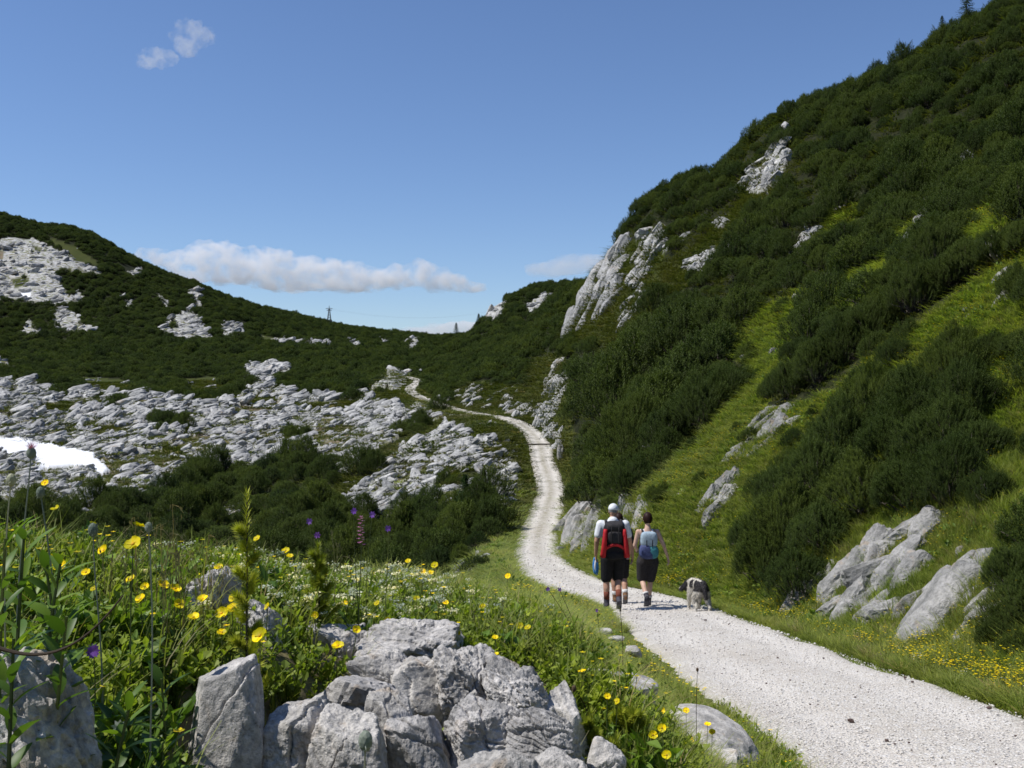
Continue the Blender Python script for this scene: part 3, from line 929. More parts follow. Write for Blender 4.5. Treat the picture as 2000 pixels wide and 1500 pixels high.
# ------------------------------------------------------------------ dwarf pines
def needle_shoots(B, D, L, n, nl, nw, rs, tint_base):
    """needles around upright shoots. B (k,3) bases, D (k,3) unit directions, L (k,) lengths; n needles each"""
    k = len(B)
    s = (np.arange(n) + rs.random((k, n))) / n
    phi = np.arange(n)[None] * 2.39996 + rs.random((k, 1)) * 6.28
    up = np.where(np.abs(D[:, 2:3]) < 0.95, np.array([[0, 0, 1.0]]), np.array([[1.0, 0, 0]]))
    A_ = np.cross(D, up)
    A_ /= np.linalg.norm(A_, axis=1, keepdims=True)
    B_ = np.cross(D, A_)
    rad_ = A_[:, None] * np.cos(phi)[..., None] + B_[:, None] * np.sin(phi)[..., None]
    tan_ = -A_[:, None] * np.sin(phi)[..., None] + B_[:, None] * np.cos(phi)[..., None]
    base = B[:, None] + D[:, None] * (s * L[:, None])[..., None]
    ang = 0.45 + 0.55 * s[..., None] + rs.normal(0, .12, (k, n, 1))
    d = rad_ * np.cos(ang) + D[:, None] * np.sin(ang)
    tip = base + d * (nl * (0.8 + 0.4 * rs.random((k, n, 1))))
    mid = base + d * nl * 0.35
    a = mid - tan_ * nw * 0.5
    b = mid + tan_ * nw * 0.5
    c = base - d * nl * 0.05
    V = np.stack([c, a, tip, b], 2).reshape(-1, 3)
    m = k * n
    i = np.arange(m) * 4
    F = np.concatenate([np.stack([i, i + 1, i + 2], 1), np.stack([i, i + 2, i + 3], 1)])
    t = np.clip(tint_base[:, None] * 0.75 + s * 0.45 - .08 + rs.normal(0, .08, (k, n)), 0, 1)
    return V, F, np.repeat(t.ravel(), 4)

def shrub_meshes(seed, R=1.5, Hh=1.4, shoots=700, n=16, nl=0.07, nw=0.012, sl=0.22, stems=26, lob=0.35, name='dwarf_pine'):
    rs = np.random.default_rng(seed)
    th = rs.random(shoots) * 2 * math.pi
    rho = np.sqrt(rs.random(shoots)) * 1.0
    outl = 0.78 + 0.38 * noise3(np.stack([np.cos(th) * 1.4, np.sin(th) * 1.4, np.full(shoots, seed * 3.3)], 1))
    x, y = np.cos(th) * rho * outl * R, np.sin(th) * rho * outl * R
    dome = np.sqrt(np.clip(1 - rho ** 2.2, 0, 1)) * 0.85 + 0.15
    bump_ = 1 + lob * fbm(p3(x, y, seed * 1.7, 1.6 / R * 1.2), 3) * 1.6
    fill = np.where(rs.random(shoots) < 0.38, 0.45 + 0.5 * rs.random(shoots), 1.0)
    z = Hh * dome * bump_ * fill + rs.normal(0, .05, shoots) * Hh
    z = np.maximum(z, 0.12)
    D = np.stack([np.cos(th) * rho * 0.75, np.sin(th) * rho * 0.75, np.full(shoots, 1.0)], 1) + rs.normal(0, .16, (shoots, 3))
    D /= np.linalg.norm(D, axis=1, keepdims=True)
    L = sl * (0.7 + 0.7 * rs.random(shoots))
    tall = rs.random(shoots) < 0.06
    L[tall] *= 1.5
    B = np.stack([x, y, z], 1) - D * L[:, None] * 0.7
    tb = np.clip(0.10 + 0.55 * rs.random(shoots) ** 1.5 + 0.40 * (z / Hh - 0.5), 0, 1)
    V, F, T = needle_shoots(B, D, L, n, nl, nw, rs, tb)
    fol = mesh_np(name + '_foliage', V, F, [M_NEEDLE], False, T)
    # stems: bowed branches that sweep out then up
    mb = MB()
    for k in range(stems):
        j = rs.integers(shoots)
        e = B[j]
        a = np.array([rs.normal(0, .1), rs.normal(0, .1), -0.15])
        t = np.linspace(0, 1, 6)[:, None]
        P = a * (1 - t) + e * t
        P[:, 2] = a[2] + (e[2] - a[2]) * (t[:, 0] ** 1.8) + 0.10 * np.sin(t[:, 0] * 3.1)
        P[1:-1] += rs.normal(0, .05, (4, 3))
        mb.add(*tube(P, 0.032 * R * (1 - 0.8 * t[:, 0]) * (0.5 + rs.random() * 0.6), 5), 0.5)
    st = mb.mesh(name + '_stems', [M_DEADWOOD if seed == 12 else M_BARK], True)
    return st, fol
def joined(st, fol, name):
    """stems and foliage in one mesh, for the far mass"""
    bm = bmesh.new()
    bm.from_mesh(fol)
    k = len(bm.faces)
    bm.from_mesh(st)
    bm.faces.ensure_lookup_table()
    for f in bm.faces[k:]:
        f.material_index = 1
    me = bpy.data.meshes.new(name)
    bm.to_mesh(me)
    bm.free()
    me.materials.append(M_NEEDLE)
    me.materials.append(M_BARK)
    return me
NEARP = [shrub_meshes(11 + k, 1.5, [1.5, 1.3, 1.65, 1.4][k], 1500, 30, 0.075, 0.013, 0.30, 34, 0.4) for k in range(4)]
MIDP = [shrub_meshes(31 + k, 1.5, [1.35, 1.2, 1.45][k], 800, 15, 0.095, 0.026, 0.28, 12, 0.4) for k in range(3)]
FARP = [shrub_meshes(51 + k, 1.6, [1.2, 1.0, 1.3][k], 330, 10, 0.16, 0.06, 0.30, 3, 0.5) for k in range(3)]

pines = []      # x, y, z, diameter scale, height scale, rot, lod
HERO = [(1150, 988, 110), (1185, 965, 150), (1235, 975, 120), (1180, 900, 130), (1240, 905, 170), (1310, 880, 150), (1375, 835, 150), (1290, 830, 170), (1200, 830, 170), 
        (1430, 790, 130), (1340, 770, 170), (1250, 760, 170), (1170, 760, 140), (1410, 720, 150), (1330, 700, 160), (1400, 660, 130), (1270, 690, 150), (1450, 640, 110),
        (1290, 985, 60), (1500, 1140, 170), (1560, 1175, 150), (1470, 1080, 120), (1540, 1085, 180), (1620, 1080, 170), (1600, 1000, 190), (1530, 990, 150), (1690, 1010, 190), (1780, 1000, 190), (1860, 985, 170),
        (1930, 990, 110), (1650, 930, 190), (1750, 925, 200), (1850, 910, 190), (1920, 900, 140), (1710, 860, 170), (1800, 850, 190), (1890, 840, 170), (1780, 790, 150), (1870, 780, 150),
        (1955, 1270, 120), (2010, 1230, 160), (1990, 1150, 150), (2030, 1080, 170), (2000, 1290, 90), (2040, 900, 120), (2060, 820, 120),
        (1870, 700, 90), (1930, 712, 100), (1975, 700, 80), (2030, 690, 120),
        (1500, 782, 50), (1545, 775, 110), (1600, 750, 120), (1570, 715, 100), (1650, 710, 130), (1700, 670, 130), (1730, 640, 120), (1650, 660, 100), (1790, 610, 130), (1850, 570, 130), (1900, 545, 130), (1960, 520, 120), (1830, 520, 120), (1760, 570, 110), (2010, 500, 120),
        (1390, 560, 60), (1300, 590, 60)]
for (px, py, wd) in HERO:
    g_ = ground(px, py, 6.0)
    if g_ is None:
        continue
    d = g_[1]
    dia = wd / 2000 * d
    pines.append((g_[0], g_[1], g_[2], dia * 1.18 / 3.0, dia * 1.0 / 3.0 * (0.95 + .35 * rng.random()), rng.random() * 6.28, 0 if d < 42 else 1))
nhero = len(pines)
def pine_field(r0, r1, sp, s0, s1, lod):
    x, y = even_pts(-r1 * 0.56, r1 * 0.66, r0 * 0.7, r1, sp)
    r = np.hypot(x, y)
    az = np.arctan2(x, y)
    k = (r >= r0) & (r < r1) & (az > -0.53) & (az < 0.60)
    x, y, r = x[k], y[k], r[k]
    z, cl, ds = H(x, y, True)
    sc = s0 + (s1 - s0) * rng.random(len(x)) ** 1.3
    k = (cl == P_) & (np.abs(ds) > 1.0 + sc * 1.2) & seen(x, y, z + 1.3 * sc + .3)
    # leave the gaps and clearings that noise gives, and shrink the edge bushes
    nn = fbm(p3(x, y, 40.0, 1 / (8 + r1 * 0.03)), 3)
    k &= nn < np.where((x > 0) & (r0 < 100), 0.27, 0.36)
    x, y, z, sc = x[k], y[k], z[k], sc[k]
    return [(x[i], y[i], z[i] - 0.12 * sc[i], sc[i], sc[i] * (0.55 + 0.75 * rng.random()), rng.random() * 6.28, lod) for i in range(len(x))]
for _ in range(150):
    px, py = rng.uniform(1200, 2080), rng.uniform(470, 1020)
    g_ = ground(round(px / 10) * 10, py, 8)
    if g_ is None or not 14 < g_[1] < 75 or cover(g_[0:1], g_[1:2], g_[2:3])[0] != G_ or road_near(g_[0:1], g_[1:2])[0][0] < 3:
        continue
    s_ = rng.uniform(.14, .42)
    pines.append((g_[0], g_[1], g_[2], s_, s_ * rng.uniform(.9, 1.5), rng.random() * 6.28, 0 if g_[1] < 30 else 1))
nhero2 = len(pines)
pines += pine_field(26, 60, 1.7, 0.45, 1.15, 1)
pines += pine_field(60, 150, 2.15, 0.5, 1.35, 1)
pines += pine_field(150, 330, 2.6, 0.8, 1.6, 2)
pines += pine_field(330, 860, 3.7, 1.1, 2.3, 2)
PN = np.array(pines)
hero_xy = PN[:nhero, :2]
keep = np.ones(len(PN), bool)
for i in range(nhero):
    dd = np.hypot(PN[nhero:, 0] - hero_xy[i, 0], PN[nhero:, 1] - hero_xy[i, 1])
    keep[nhero:] &= dd > 0.9
_px = 1000 + 2000 * PN[:, 0] / PN[:, 1]
_py = 750 - 2000 * (PN[:, 2] - EYE) / PN[:, 1]
_clear = ((_px > 1030) & (_px < 1118) & (_py > 700) & (_py < 900) & (PN[:, 1] < 112)) | ((_px > 880) & (_px < 1040) & (_py > 755) & (_py < 830) & (PN[:, 1] < 170))
_clear |= (_px > 1110) & (_px < 1225) & (_py > 500) & (_py < 680) & (PN[:, 1] < 140)
_clear |= (_px > 1225) & (_px < 1300) & (_py > 460) & (_py < 580) & (PN[:, 1] < 140)
keep &= ~_clear
PN = PN[keep]
size = PN[:, 3] / PN[:, 1]
size[:nhero] += 10
inframe = (np.abs(PN[:, 0] / PN[:, 1]) < 0.51)
order = np.argsort(-(size + 0.0) * inframe)
ind, rest = order[:295], order[295:]
def pine_group(x, y, z):
    px = 1000 + 2000 * x / y
    py = 750 - 2000 * (z - EYE) / y
    if px < 1030 and y < 100:
        return 'dwarf pines among the rocks below the path'
    if px < 1030:
        return 'dwarf pines of the valley floor'
    if px > 1440 and py > 760:
        return 'dwarf pines of the thicket above the cleft boulder'
    if px > 1480 and 480 < py:
        return 'dwarf pines in the band across the meadow'
    if px < 1480 and py > 640:
        return 'dwarf pines beside the path ahead of the hikers'
    return 'dwarf pines on the right mountainside'
pine_objs = []
for i in ind:
    x, y, z, s, hs, rt, lod = PN[i]
    st, fo = (NEARP[i % 4] if lod == 0 else MIDP[i % 3] if lod == 1 else FARP[i % 3])
    r_ = empty('dwarf_pine', (x, y, z), 'dwarf pine', 'dwarf pine', pine_group(x, y, z), rt, (s, s, hs))
    pine_objs.append((r_, x, y, z + hs))
    new('stem', st, r_)
    new('foliage', fo, r_)
place_labels(pine_objs, 'dwarf pine')
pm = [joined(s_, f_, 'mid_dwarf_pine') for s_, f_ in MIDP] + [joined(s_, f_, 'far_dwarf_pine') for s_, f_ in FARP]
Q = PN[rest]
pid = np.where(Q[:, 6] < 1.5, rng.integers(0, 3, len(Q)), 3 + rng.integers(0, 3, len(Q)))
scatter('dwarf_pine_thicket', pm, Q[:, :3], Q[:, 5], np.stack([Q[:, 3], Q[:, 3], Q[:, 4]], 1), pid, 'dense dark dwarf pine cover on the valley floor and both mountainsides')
print('pines', len(PN), 'heroes', nhero)

# ------------------------------------------------------------------ rocks
_ICO = {}
def ico(k):
    if k not in _ICO:
        bm = bmesh.new()
        bmesh.ops.create_icosphere(bm, subdivisions=k, radius=1.0)
        V = np.array([v.co[:] for v in bm.verts])
        F = np.array([[v.index for v in f.verts] for f in bm.faces])
        bm.free()
        _ICO[k] = (V / np.linalg.norm(V, axis=1, keepdims=True), F)
    return _ICO[k]
def rock_shape(seed, sub=4, planes=14, sharp=18.0, rough=0.10, ledge=0.0, pitted=0.0, flat=1.0, detail=1.0, cracks=0, boxy=0.18):
    """a broken block: intersection of random planes, edges rounded by weather, then pitted; fits the unit box centred on 0"""
    rs = np.random.default_rng(seed)
    U, F = ico(sub)
    nrm = rs.normal(size=(planes, 3))
    nrm[:, 2] *= flat
    nrm /= np.linalg.norm(nrm, axis=1, keepdims=True)
    base = np.array([[1, 0, 0], [-1, 0, 0], [0, 1, 0], [0, -1, 0], [0, 0, 1], [0, 0, -1.0]]) + rs.normal(0, boxy, (6, 3))
    base /= np.linalg.norm(base, axis=1, keepdims=True)
    nrm = np.vstack([nrm, base])
    dist = np.concatenate([0.72 + 0.36 * rs.random(planes), 0.8 + 0.15 * rs.random(6)])
    c = np.maximum(U @ nrm.T, 1e-3) / dist[None]
    r = 1.0 / (np.sum(c ** sharp, axis=1) ** (1 / sharp))
    P = U * r[:, None]
    o = rs.random(3) * 50
    n = fbm(P * 1.3 + o, 4, ridged=True)
    P = P + U * (rough * 1.1 * n)[:, None]
    n = fbm(P * 4.5 + o, 4)
    P = P + U * (rough * 0.55 * n * detail)[:, None]
    if ledge:
        q = P @ np.array([0.25, 0.1, 1.0]) * 5.5 + 1.1 * noise3(P * 1.5 + o)
        st = np.abs(q - np.round(q))
        P = P - U * (ledge * smooth(0.28, 0.5, st) * 0.18)[:, None]
    if pitted:
        q = noise3(P * 7 + o)
        P = P - U * (pitted * 0.16 * smooth(0.12, 0.5, q))[:, None]
    for k in range(cracks):
        nr = rs.normal(size=3)
        nr /= np.linalg.norm(nr)
        q = P @ nr - rs.uniform(-.5, .5) + 0.10 * noise3(P * 2.5 + o + k)
        P = P - U * (0.085 * np.exp(-(q / 0.028) ** 2) - 0.05 * (q > 0) * smooth(.4, 0, np.abs(q)))[:, None]
    n = fbm(P * 14 + o, 3)
    P = P + U * (rough * 0.18 * n * detail)[:, None]
    lo, hi = P.min(0), P.max(0)
    P = (P - (lo + hi) / 2) / (hi - lo)
    return P, F
NEAR_RECTS = []
meadow_stones = []
heap_stones = []
def put_rock(name, px0, px1, py0, py1, d, seed, label, group=None, deep=0.8, sink=0.25, leanx=0.0, leany=0.0, rz=0.0, sub=4, mat_=None, smooth_=False, cat='rock', **kw):
    """a rock whose outline spans px0..px1 and py0..py1 at distance d"""
    P, F = rock_shape(seed, sub, **kw)
    if d < 4:
        NEAR_RECTS.append((px0, px1, py0, py1, d))
    W_m = (px1 - px0) / 2000 * d
    H_m = (py1 - py0) / 2000 * d
    if rz:
        c, s = math.cos(rz), math.sin(rz)
        P[:, :2] = P[:, :2] @ np.array([[c, s], [-s, c]])
        P = (P - (P.min(0) + P.max(0)) / 2) / (P.max(0) - P.min(0))
    hh = H_m * (1 + sink)
    dp = deep * min(W_m, H_m * 1.6) if deep < 5 else deep
    V = P * np.array([1, dp, hh])
    wx = W_m / (1 + abs(leanx))
    V[:, 0] = P[:, 0] * wx + P[:, 2] * leanx * wx
    V[:, 1] += P[:, 2] * leany * H_m
    me = mesh_np(name, V, F, [mat_ or M_ROCK_MID], smooth_)
    c = at((px0 + px1) / 2, (py0 + py1) / 2, d)
    c[2] -= H_m * sink / 2
    c[1] += dp * 0.25
    o = new(name, me, None, tuple(c))
    tag(o, label, cat, group)
    return o
NR = dict(sub=5, mat_=M_ROCK_NEAR, smooth_=False)
GF = 'grey limestone rocks in the foreground'
NK = dict(mat_=M_ROCK_NEAR, sub=6)
def near_rock(px0, px1, py0, py1, d, seed, label, **kw):
    a = dict(planes=10, sharp=30, rough=0.085, cracks=3, deep=0.9, boxy=0.5)
    a.update(NK)
    a.update(kw)
    return put_rock('rock', px0, px1, py0, py1, d, seed, label, GF, **a)
near_rock(338, 512, 1302, 1560, 1.62, 101, 'upright square-topped grey block at the bottom, with an ochre stain', planes=4, sharp=50, rough=0.055, leany=0.15, rz=0.35, cracks=1, boxy=.15)
near_rock(-230, 220, 1282, 1640, 1.15, 102, 'big grey boulder filling the bottom left corner', planes=7, sharp=18, rough=0.15, leanx=-0.55, pitted=0.6, cracks=3, boxy=.25)
near_rock(325, 480, 1112, 1290, 2.30, 103, 'dark pitted rock peak poking out among yellow flowers', sharp=14, rough=0.20, leanx=-0.2, pitted=0.9)
near_rock(430, 575, 1175, 1300, 2.25, 129, 'lower right shoulder of the dark pitted rock', sharp=16, rough=0.16, leanx=-0.5, pitted=0.6)
near_rock(532, 652, 1226, 1330, 2.55, 104, 'pale flat rock left of the broad pale rock', deep=1.2, sub=5)
near_rock(598, 761, 1218, 1340, 2.45, 130, 'left half of the broad pale rock at the top of the heap', deep=1.1, sharp=14, rough=0.13, cracks=3, planes=8, boxy=.25)
near_rock(693, 901, 1222, 1370, 2.40, 105, 'broad pale rounded rock at the top of the foreground heap', deep=1.1, sharp=14, rough=0.14, cracks=2, ledge=.3, planes=9, boxy=.2)
near_rock(672, 842, 1278, 1400, 2.15, 106, 'grey block with a curved crack below the broad pale rock', rough=0.14, sharp=18, leanx=-0.3, cracks=2, ledge=.15, boxy=.2)
near_rock(741, 918, 1296, 1420, 2.10, 131, 'wedge of grey rock split from the block with the curved crack', leanx=-0.1)
near_rock(815, 1004, 1274, 1410, 2.10, 107, 'large rock with a shadowed right side in the foreground heap', rough=0.17, sharp=15, leanx=-0.3, cracks=2, pitted=.5, boxy=.2)
near_rock(897, 1117, 1300, 1440, 2.05, 132, 'dark jagged rock right of the one with the shadowed side', rough=0.17, sharp=16, leanx=-0.5, cracks=3, pitted=.4, boxy=.3)
near_rock(445, 684, 1385, 1560, 1.66, 108, 'wide front slab right of the upright block', planes=6, rough=.11, sharp=22, cracks=3, leanx=-0.15, boxy=.2)
near_rock(567, 787, 1402, 1570, 1.62, 133, 'second front slab, right of the wide one', planes=6, rough=.12, sharp=20, cracks=3, leanx=-0.3, boxy=.2)
near_rock(684, 835, 1362, 1500, 1.80, 109, 'narrow steep rock between two dark clefts', leanx=-0.35)
near_rock(738, 901, 1402, 1560, 1.70, 134, 'steep rock right of the narrow one between the clefts', leanx=-0.25)
near_rock(836, 1063, 1370, 1530, 1.74, 110, 'rust-stained jagged rock low in the foreground heap', rough=0.16, sharp=18, leanx=-0.1, cracks=3, ledge=.15, boxy=.25)
near_rock(950, 1184, 1392, 1540, 1.70, 135, 'cracked rock right of the rust-stained one', rough=.13, sharp=22, cracks=4, leanx=-0.5, boxy=.3, ledge=.3)
near_rock(884, 1080, 1478, 1640, 1.42, 111, 'pale flat rock cut by the bottom edge', rough=.10, sharp=16, cracks=3, boxy=.25)
near_rock(1020, 1209, 1486, 1640, 1.46, 136, 'second pale rock cut by the bottom edge, farther right', rough=.12, sharp=16, cracks=3, boxy=.3, leanx=-.4)
near_rock(1146, 1228, 1452, 1560, 1.8, 112, 'small round pale rock at the bottom, right of the heap', sharp=9, sub=5, cracks=1)
near_rock(577, 792, 1322, 1440, 2.02, 113, 'overhanging rock in deep shade under the grass cushion', sub=5)
near_rock(991, 1134, 1290, 1400, 2.75, 114, 'white-topped rock behind the heap beside a violet flower', leanx=-0.3, sub=5)
near_rock(1035, 1174, 1352, 1500, 2.1, 115, 'small grey rock wedged at the right of the heap', leanx=-0.5, sub=5)
o = put_rock('rock', 1090, 1320, 1325, 1420, 3.0, 116, 'long pale slab sloping down to the right through the bank plants', GF, deep=1.0, sub=5, mat_=M_ROCK_NEAR, planes=9, sharp=18, rough=0.11, leanx=-0.2)
o.rotation_euler = (0, rad(14), 0)
o = put_rock('rock', 1296, 1486, 1424, 1500, 5.1, 117, 'long smooth grey stone sunk in the left verge of the gravel', 'stones along the left verge', sink=.7, deep=2.2, sub=5, mat_=M_ROCK_NEAR, planes=10, sharp=8, rough=0.07)
o.rotation_euler = (0, rad(12), rad(18))
for k, (a, b, c, d_, e) in enumerate([(1215, 1262, 1262, 1280, 8.4), (1180, 1228, 1240, 1250, 9.6), (1150, 1205, 1225, 1238, 10.6), (1225, 1290, 1294, 1312, 7.4), (1270, 1330, 1318, 1338, 6.8), (1400, 1460, 1468, 1500, 4.9)]):
    if k in (3, 4):
        continue
    put_rock('stone', a + .15 * (b - a), b - .15 * (b - a), c + 4, d_ + 1, e, 140 + k, ['flat pale stone at the gravel edge below the hikers', 'thin pale stone at the gravel edge, nearest the hikers but one', 'pale stone at the gravel edge, nearest the hikers', 'white stone beside the smooth verge stone', 'small flat stone touching the smooth verge stone', 'half-buried pale stone at the foot of the bank, by the bottom edge'][k],
             'stones along the left verge', deep=2.0, sub=3, mat_=M_ROCK_NEAR, planes=8, sharp=10, rough=0.08, cat='stone')
for k in range(26):
    px, py, d = rng.uniform(480, 1160), rng.uniform(1400, 1500), 0
    x_, y_ = rng.uniform(-0.42, 0.22), rng.uniform(1.45, 2.3)
    if heap(np.array([x_]), np.array([y_]))[0] < .4: continue
    P, F = rock_shape(160 + k, 4, planes=8, sharp=20, rough=0.14)
    s_ = rng.uniform(.05, .12)
    o = new('rock', mesh_np('rock', P * np.array([s_ * 1.2, s_, s_ * .9]), F, [M_ROCK_NEAR]), None, (x_, y_, float(H([x_], [y_])[0]) + s_ * .2))
    tag(o, 'small stone', 'rock', 'small stones wedged in the clefts of the heap')
    heap_stones.append((o, x_, y_, float(H([x_], [y_])[0])))
# right of the path
_near_d = {}
def outcrop(poly, n, chunk, ang, seed, label, group, long_=1.7, mat_=None, sub=3, rough=0.18, ledge=0.4, proud=0.25, name='rock', sharp=18, dmax=None):
    """bedrock breaking out of the slope: overlapping slabs rooted in the ground over the outlined patch, one mesh"""
    rs = np.random.default_rng(seed)
    pg = np.array(poly, float)
    x0, y0, x1, y1 = pg[:, 0].min(), pg[:, 1].min(), pg[:, 0].max(), pg[:, 1].max()
    def inside(X, Y):
        r_ = False
        for i in range(len(pg)):
            (ax, ay), (bx, by) = pg[i], pg[i - 1]
            if (ay > Y) != (by > Y) and X < (bx - ax) * (Y - ay) / (by - ay) + ax:
                r_ = not r_
        return r_
    pts, tries = [], 0
    while len(pts) < n and tries < 4000:
        tries += 1
        X, Y = x0 + (x1 - x0) * rs.random(), y0 + (y1 - y0) * rs.random()
        if inside(X, Y) and all(math.hypot(X - a, Y - b) > chunk * (0.5 if tries < 2500 else .3) for a, b in pts):
            pts.append((X, Y))
    # patch plane distance: use the ground, but keep the patch together where the ray skims a crest
    ds_ = []
    for X, Y in pts:
        g_ = ground(round(X / 6) * 6, min(Y, 1490), 5)
        ds_.append(g_[1] if g_ is not None else np.nan)
    med = np.nanmedian(ds_)
    Vs, Fs, k0 = [], [], 0
    for (X, Y), d in zip(pts, ds_):
        if not (0.75 * med < d < 1.25 * med):
            d = med
        P, F = rock_shape(int(rs.integers(1e6)), sub, planes=8, sharp=sharp, rough=rough, ledge=ledge if rs.random() < .6 else 0)
        s = chunk / 2000 * d * (0.75 + 0.6 * rs.random())
        P = P * np.array([s * long_, s * 0.9, s * 0.8])
        a = rad(ang + rs.normal(0, 11))
        R = np.array(Matrix.Rotation(rs.normal(0, .25), 3, 'Z') @ Matrix.Rotation(-a, 3, 'Y') @ Matrix.Rotation(rs.normal(0, .3), 3, 'X'))
        P = P @ R.T + at(X, Y, d) + np.array([0, s * (0.5 - proud) * 0.6, 0])
        Vs.append(P)
        Fs.append(F + k0)
        k0 += len(P)
    if n > 3:
        cs = np.array([v.mean(0) for v in Vs])
        d3 = np.linalg.norm(cs[:, None] - cs[None], axis=2) + np.eye(len(cs)) * 1e9
        linked, rest_ = [0], list(range(1, len(cs)))
        while rest_:
            a_, b_ = min(((i, j) for i in linked for j in rest_), key=lambda t: d3[t])
            P, F = rock_shape(int(rs.integers(1e6)), 2, planes=8, sharp=sharp, rough=rough)
            L_ = d3[a_, b_] + chunk / 2000 * med * .5
            ax = (cs[b_] - cs[a_]) / (d3[a_, b_] + 1e-9)
            R = np.array(Vector(ax).to_track_quat('X', 'Z').to_matrix())
            P = (P * np.array([L_, chunk / 2000 * med * .6, chunk / 2000 * med * .6])) @ R.T + (cs[a_] + cs[b_]) / 2 + np.array([0, .12, -.05]) * chunk / 2000 * med
            Vs.append(P)
            Fs.append(F + k0)
            k0 += len(P)
            linked.append(b_)
            rest_.remove(b_)
    V = np.concatenate(Vs)
    c = V.mean(0)
    c[2] = V[:, 2].min()
    me = mesh_np(name, V - c, np.concatenate(Fs), [mat_ or M_ROCK_MID], False)
    return tag(new(name, me, None, tuple(c)), label, 'rock', group)
def hill_rock(px0, px1, py0, py1, seed, label, group=None, dy=0.0, **kw):
    g_ = ground((px0 + px1) / 2, min(py1, 1480) - 2, 6)
    d = g_[1] + dy
    return put_rock('rock', px0, px1, py0, py1, d, seed, label, group, **kw)
MR = dict(mat_=M_ROCK_MID)
GR_ = 'boulders in the meadow right of the path'
hill_rock(1862, 1893, 1242, 1272, 208, 'fist-like round white stone below the leaning boulder', GR_, sub=4, planes=9, sharp=10, rough=0.14)
hill_rock(1666, 1694, 1220, 1238, 209, 'small pale stone in the grass below the cleft boulder', GR_, sub=4, planes=9, sharp=10, rough=0.14)
hill_rock(1868, 1890, 1066, 1092, 210, 'small pointed stone above the leaning boulder', GR_, sub=4, planes=9, sharp=10, rough=0.14)
hill_rock(1467, 1492, 1008, 1028, 212, 'small stone half hidden left of the pine thicket', GR_, sub=4, planes=9, sharp=10, rough=0.14)
hill_rock(1668, 1690, 764, 782, 216, 'white stone showing between pine tops', GR_, sub=4, planes=8, sharp=16, rough=0.16)
hill_rock(1882, 1908, 612, 628, 219, 'flat stone in the upper meadow left of the dark-streaked rock', GR_, sub=4, planes=8, sharp=16, rough=0.16)
hill_rock(1446, 1486, 690, 706, 220, 'little pale stone in the grass hollow between pine bands', GR_, sub=4, planes=8, sharp=16, rough=0.16)
hill_rock(1085, 1103, 1066, 1082, 223, 'white stone lying on the right side of the gravel', 'rocks beside the path', sub=4, planes=9, sharp=14, rough=0.14)
hill_rock(1088, 1104, 868, 902, 231, 'narrow rock at the verge past the drain bar', 'rocks beside the path', sub=4, planes=9, sharp=14, rough=0.2)

outcrop([(1552, 1190), (1575, 1140), (1610, 1098), (1648, 1105), (1640, 1150), (1600, 1190)], 6, 54, 50, 201, 'low grey boulder left of the cleft boulder, under the pines', GR_, sub=4, long_=1.5)
outcrop([(1612, 1205), (1640, 1150), (1665, 1105), (1720, 1085), (1725, 1130), (1700, 1170), (1720, 1200), (1660, 1208)], 9, 68, 50, 202, 'grey left half of the cleft boulder with rusty patches', GR_, sub=4, long_=1.5)
outcrop([(1700, 1110), (1720, 1075), (1770, 1040), (1808, 1045), (1790, 1090), (1780, 1140), (1740, 1140)], 8, 66, 40, 203, 'overhanging top of the cleft boulder with a black shadow beneath', GR_, sub=4, long_=1.5, proud=0.9)
outcrop([(1690, 1205), (1700, 1165), (1750, 1180), (1790, 1190), (1740, 1206)], 4, 52, 20, 204, 'lower right foot of the cleft boulder', GR_, sub=4)
outcrop([(1790, 1250), (1800, 1190), (1840, 1140), (1890, 1125), (1880, 1180), (1830, 1240)], 4, 106, 55, 265, 'smooth pale boulder leaning right near the right edge', GR_, sub=5, long_=1.35, rough=.08, ledge=0, proud=.9, sharp=10)
outcrop([(1860, 1180), (1870, 1120), (1905, 1098), (1930, 1110), (1925, 1160), (1900, 1190)], 5, 50, 50, 206, 'pale rock behind the smooth leaning boulder', GR_, sub=4, rough=.12)
outcrop([(1880, 1232), (1905, 1200), (1950, 1165), (1968, 1185), (1940, 1225)], 5, 50, 35, 207, 'grey rock right of the smooth leaning boulder', GR_, sub=4)
outcrop([(1380, 1000), (1385, 965), (1405, 938), (1438, 945), (1425, 970), (1405, 1000)], 5, 44, 52, 211, 'lone grey boulder leaning in the flowery meadow', GR_, sub=4, proud=.8)
outcrop([(1466, 860), (1480, 830), (1500, 808), (1560, 830), (1556, 855), (1520, 850), (1490, 862)], 8, 38, 45, 213, 'grey rock with a tuft of dry grass left of the thicket', GR_, sub=4)
outcrop([(1430, 902), (1440, 880), (1462, 862), (1480, 872), (1475, 895)], 5, 32, 40, 214, 'small ledge of pale rock below the dry grass tuft', GR_, sub=4)
outcrop([(1478, 888), (1490, 868), (1522, 850), (1515, 868)], 4, 20, 40, 215, 'slanted stone beside the small pale ledge', GR_, sub=4)
outcrop([(1944, 560), (1955, 534), (1990, 545), (1985, 570), (1970, 598), (1955, 590)], 5, 34, 60, 217, 'dark-streaked rock high at the right edge of the meadow', GR_, sub=4)
outcrop([(1742, 684), (1760, 665), (1812, 645), (1815, 655), (1775, 680)], 5, 20, 30, 218, 'low rock rib in the upper meadow above the thicket', GR_, sub=4)
GP_ = 'rocks beside the path'
outcrop([(1098, 1060), (1105, 1010), (1135, 998), (1165, 1000), (1172, 1040), (1160, 1072), (1125, 1070)], 8, 56, 60, 221, 'pale pitted rock at the pine foot left of the hikers', GP_, sub=4, proud=.7)
outcrop([(1215, 1030), (1222, 995), (1245, 980), (1262, 990), (1262, 1020), (1240, 1035)], 5, 38, 60, 222, 'pale rock under dry grass between the two hikers', GP_, sub=4, proud=.7)
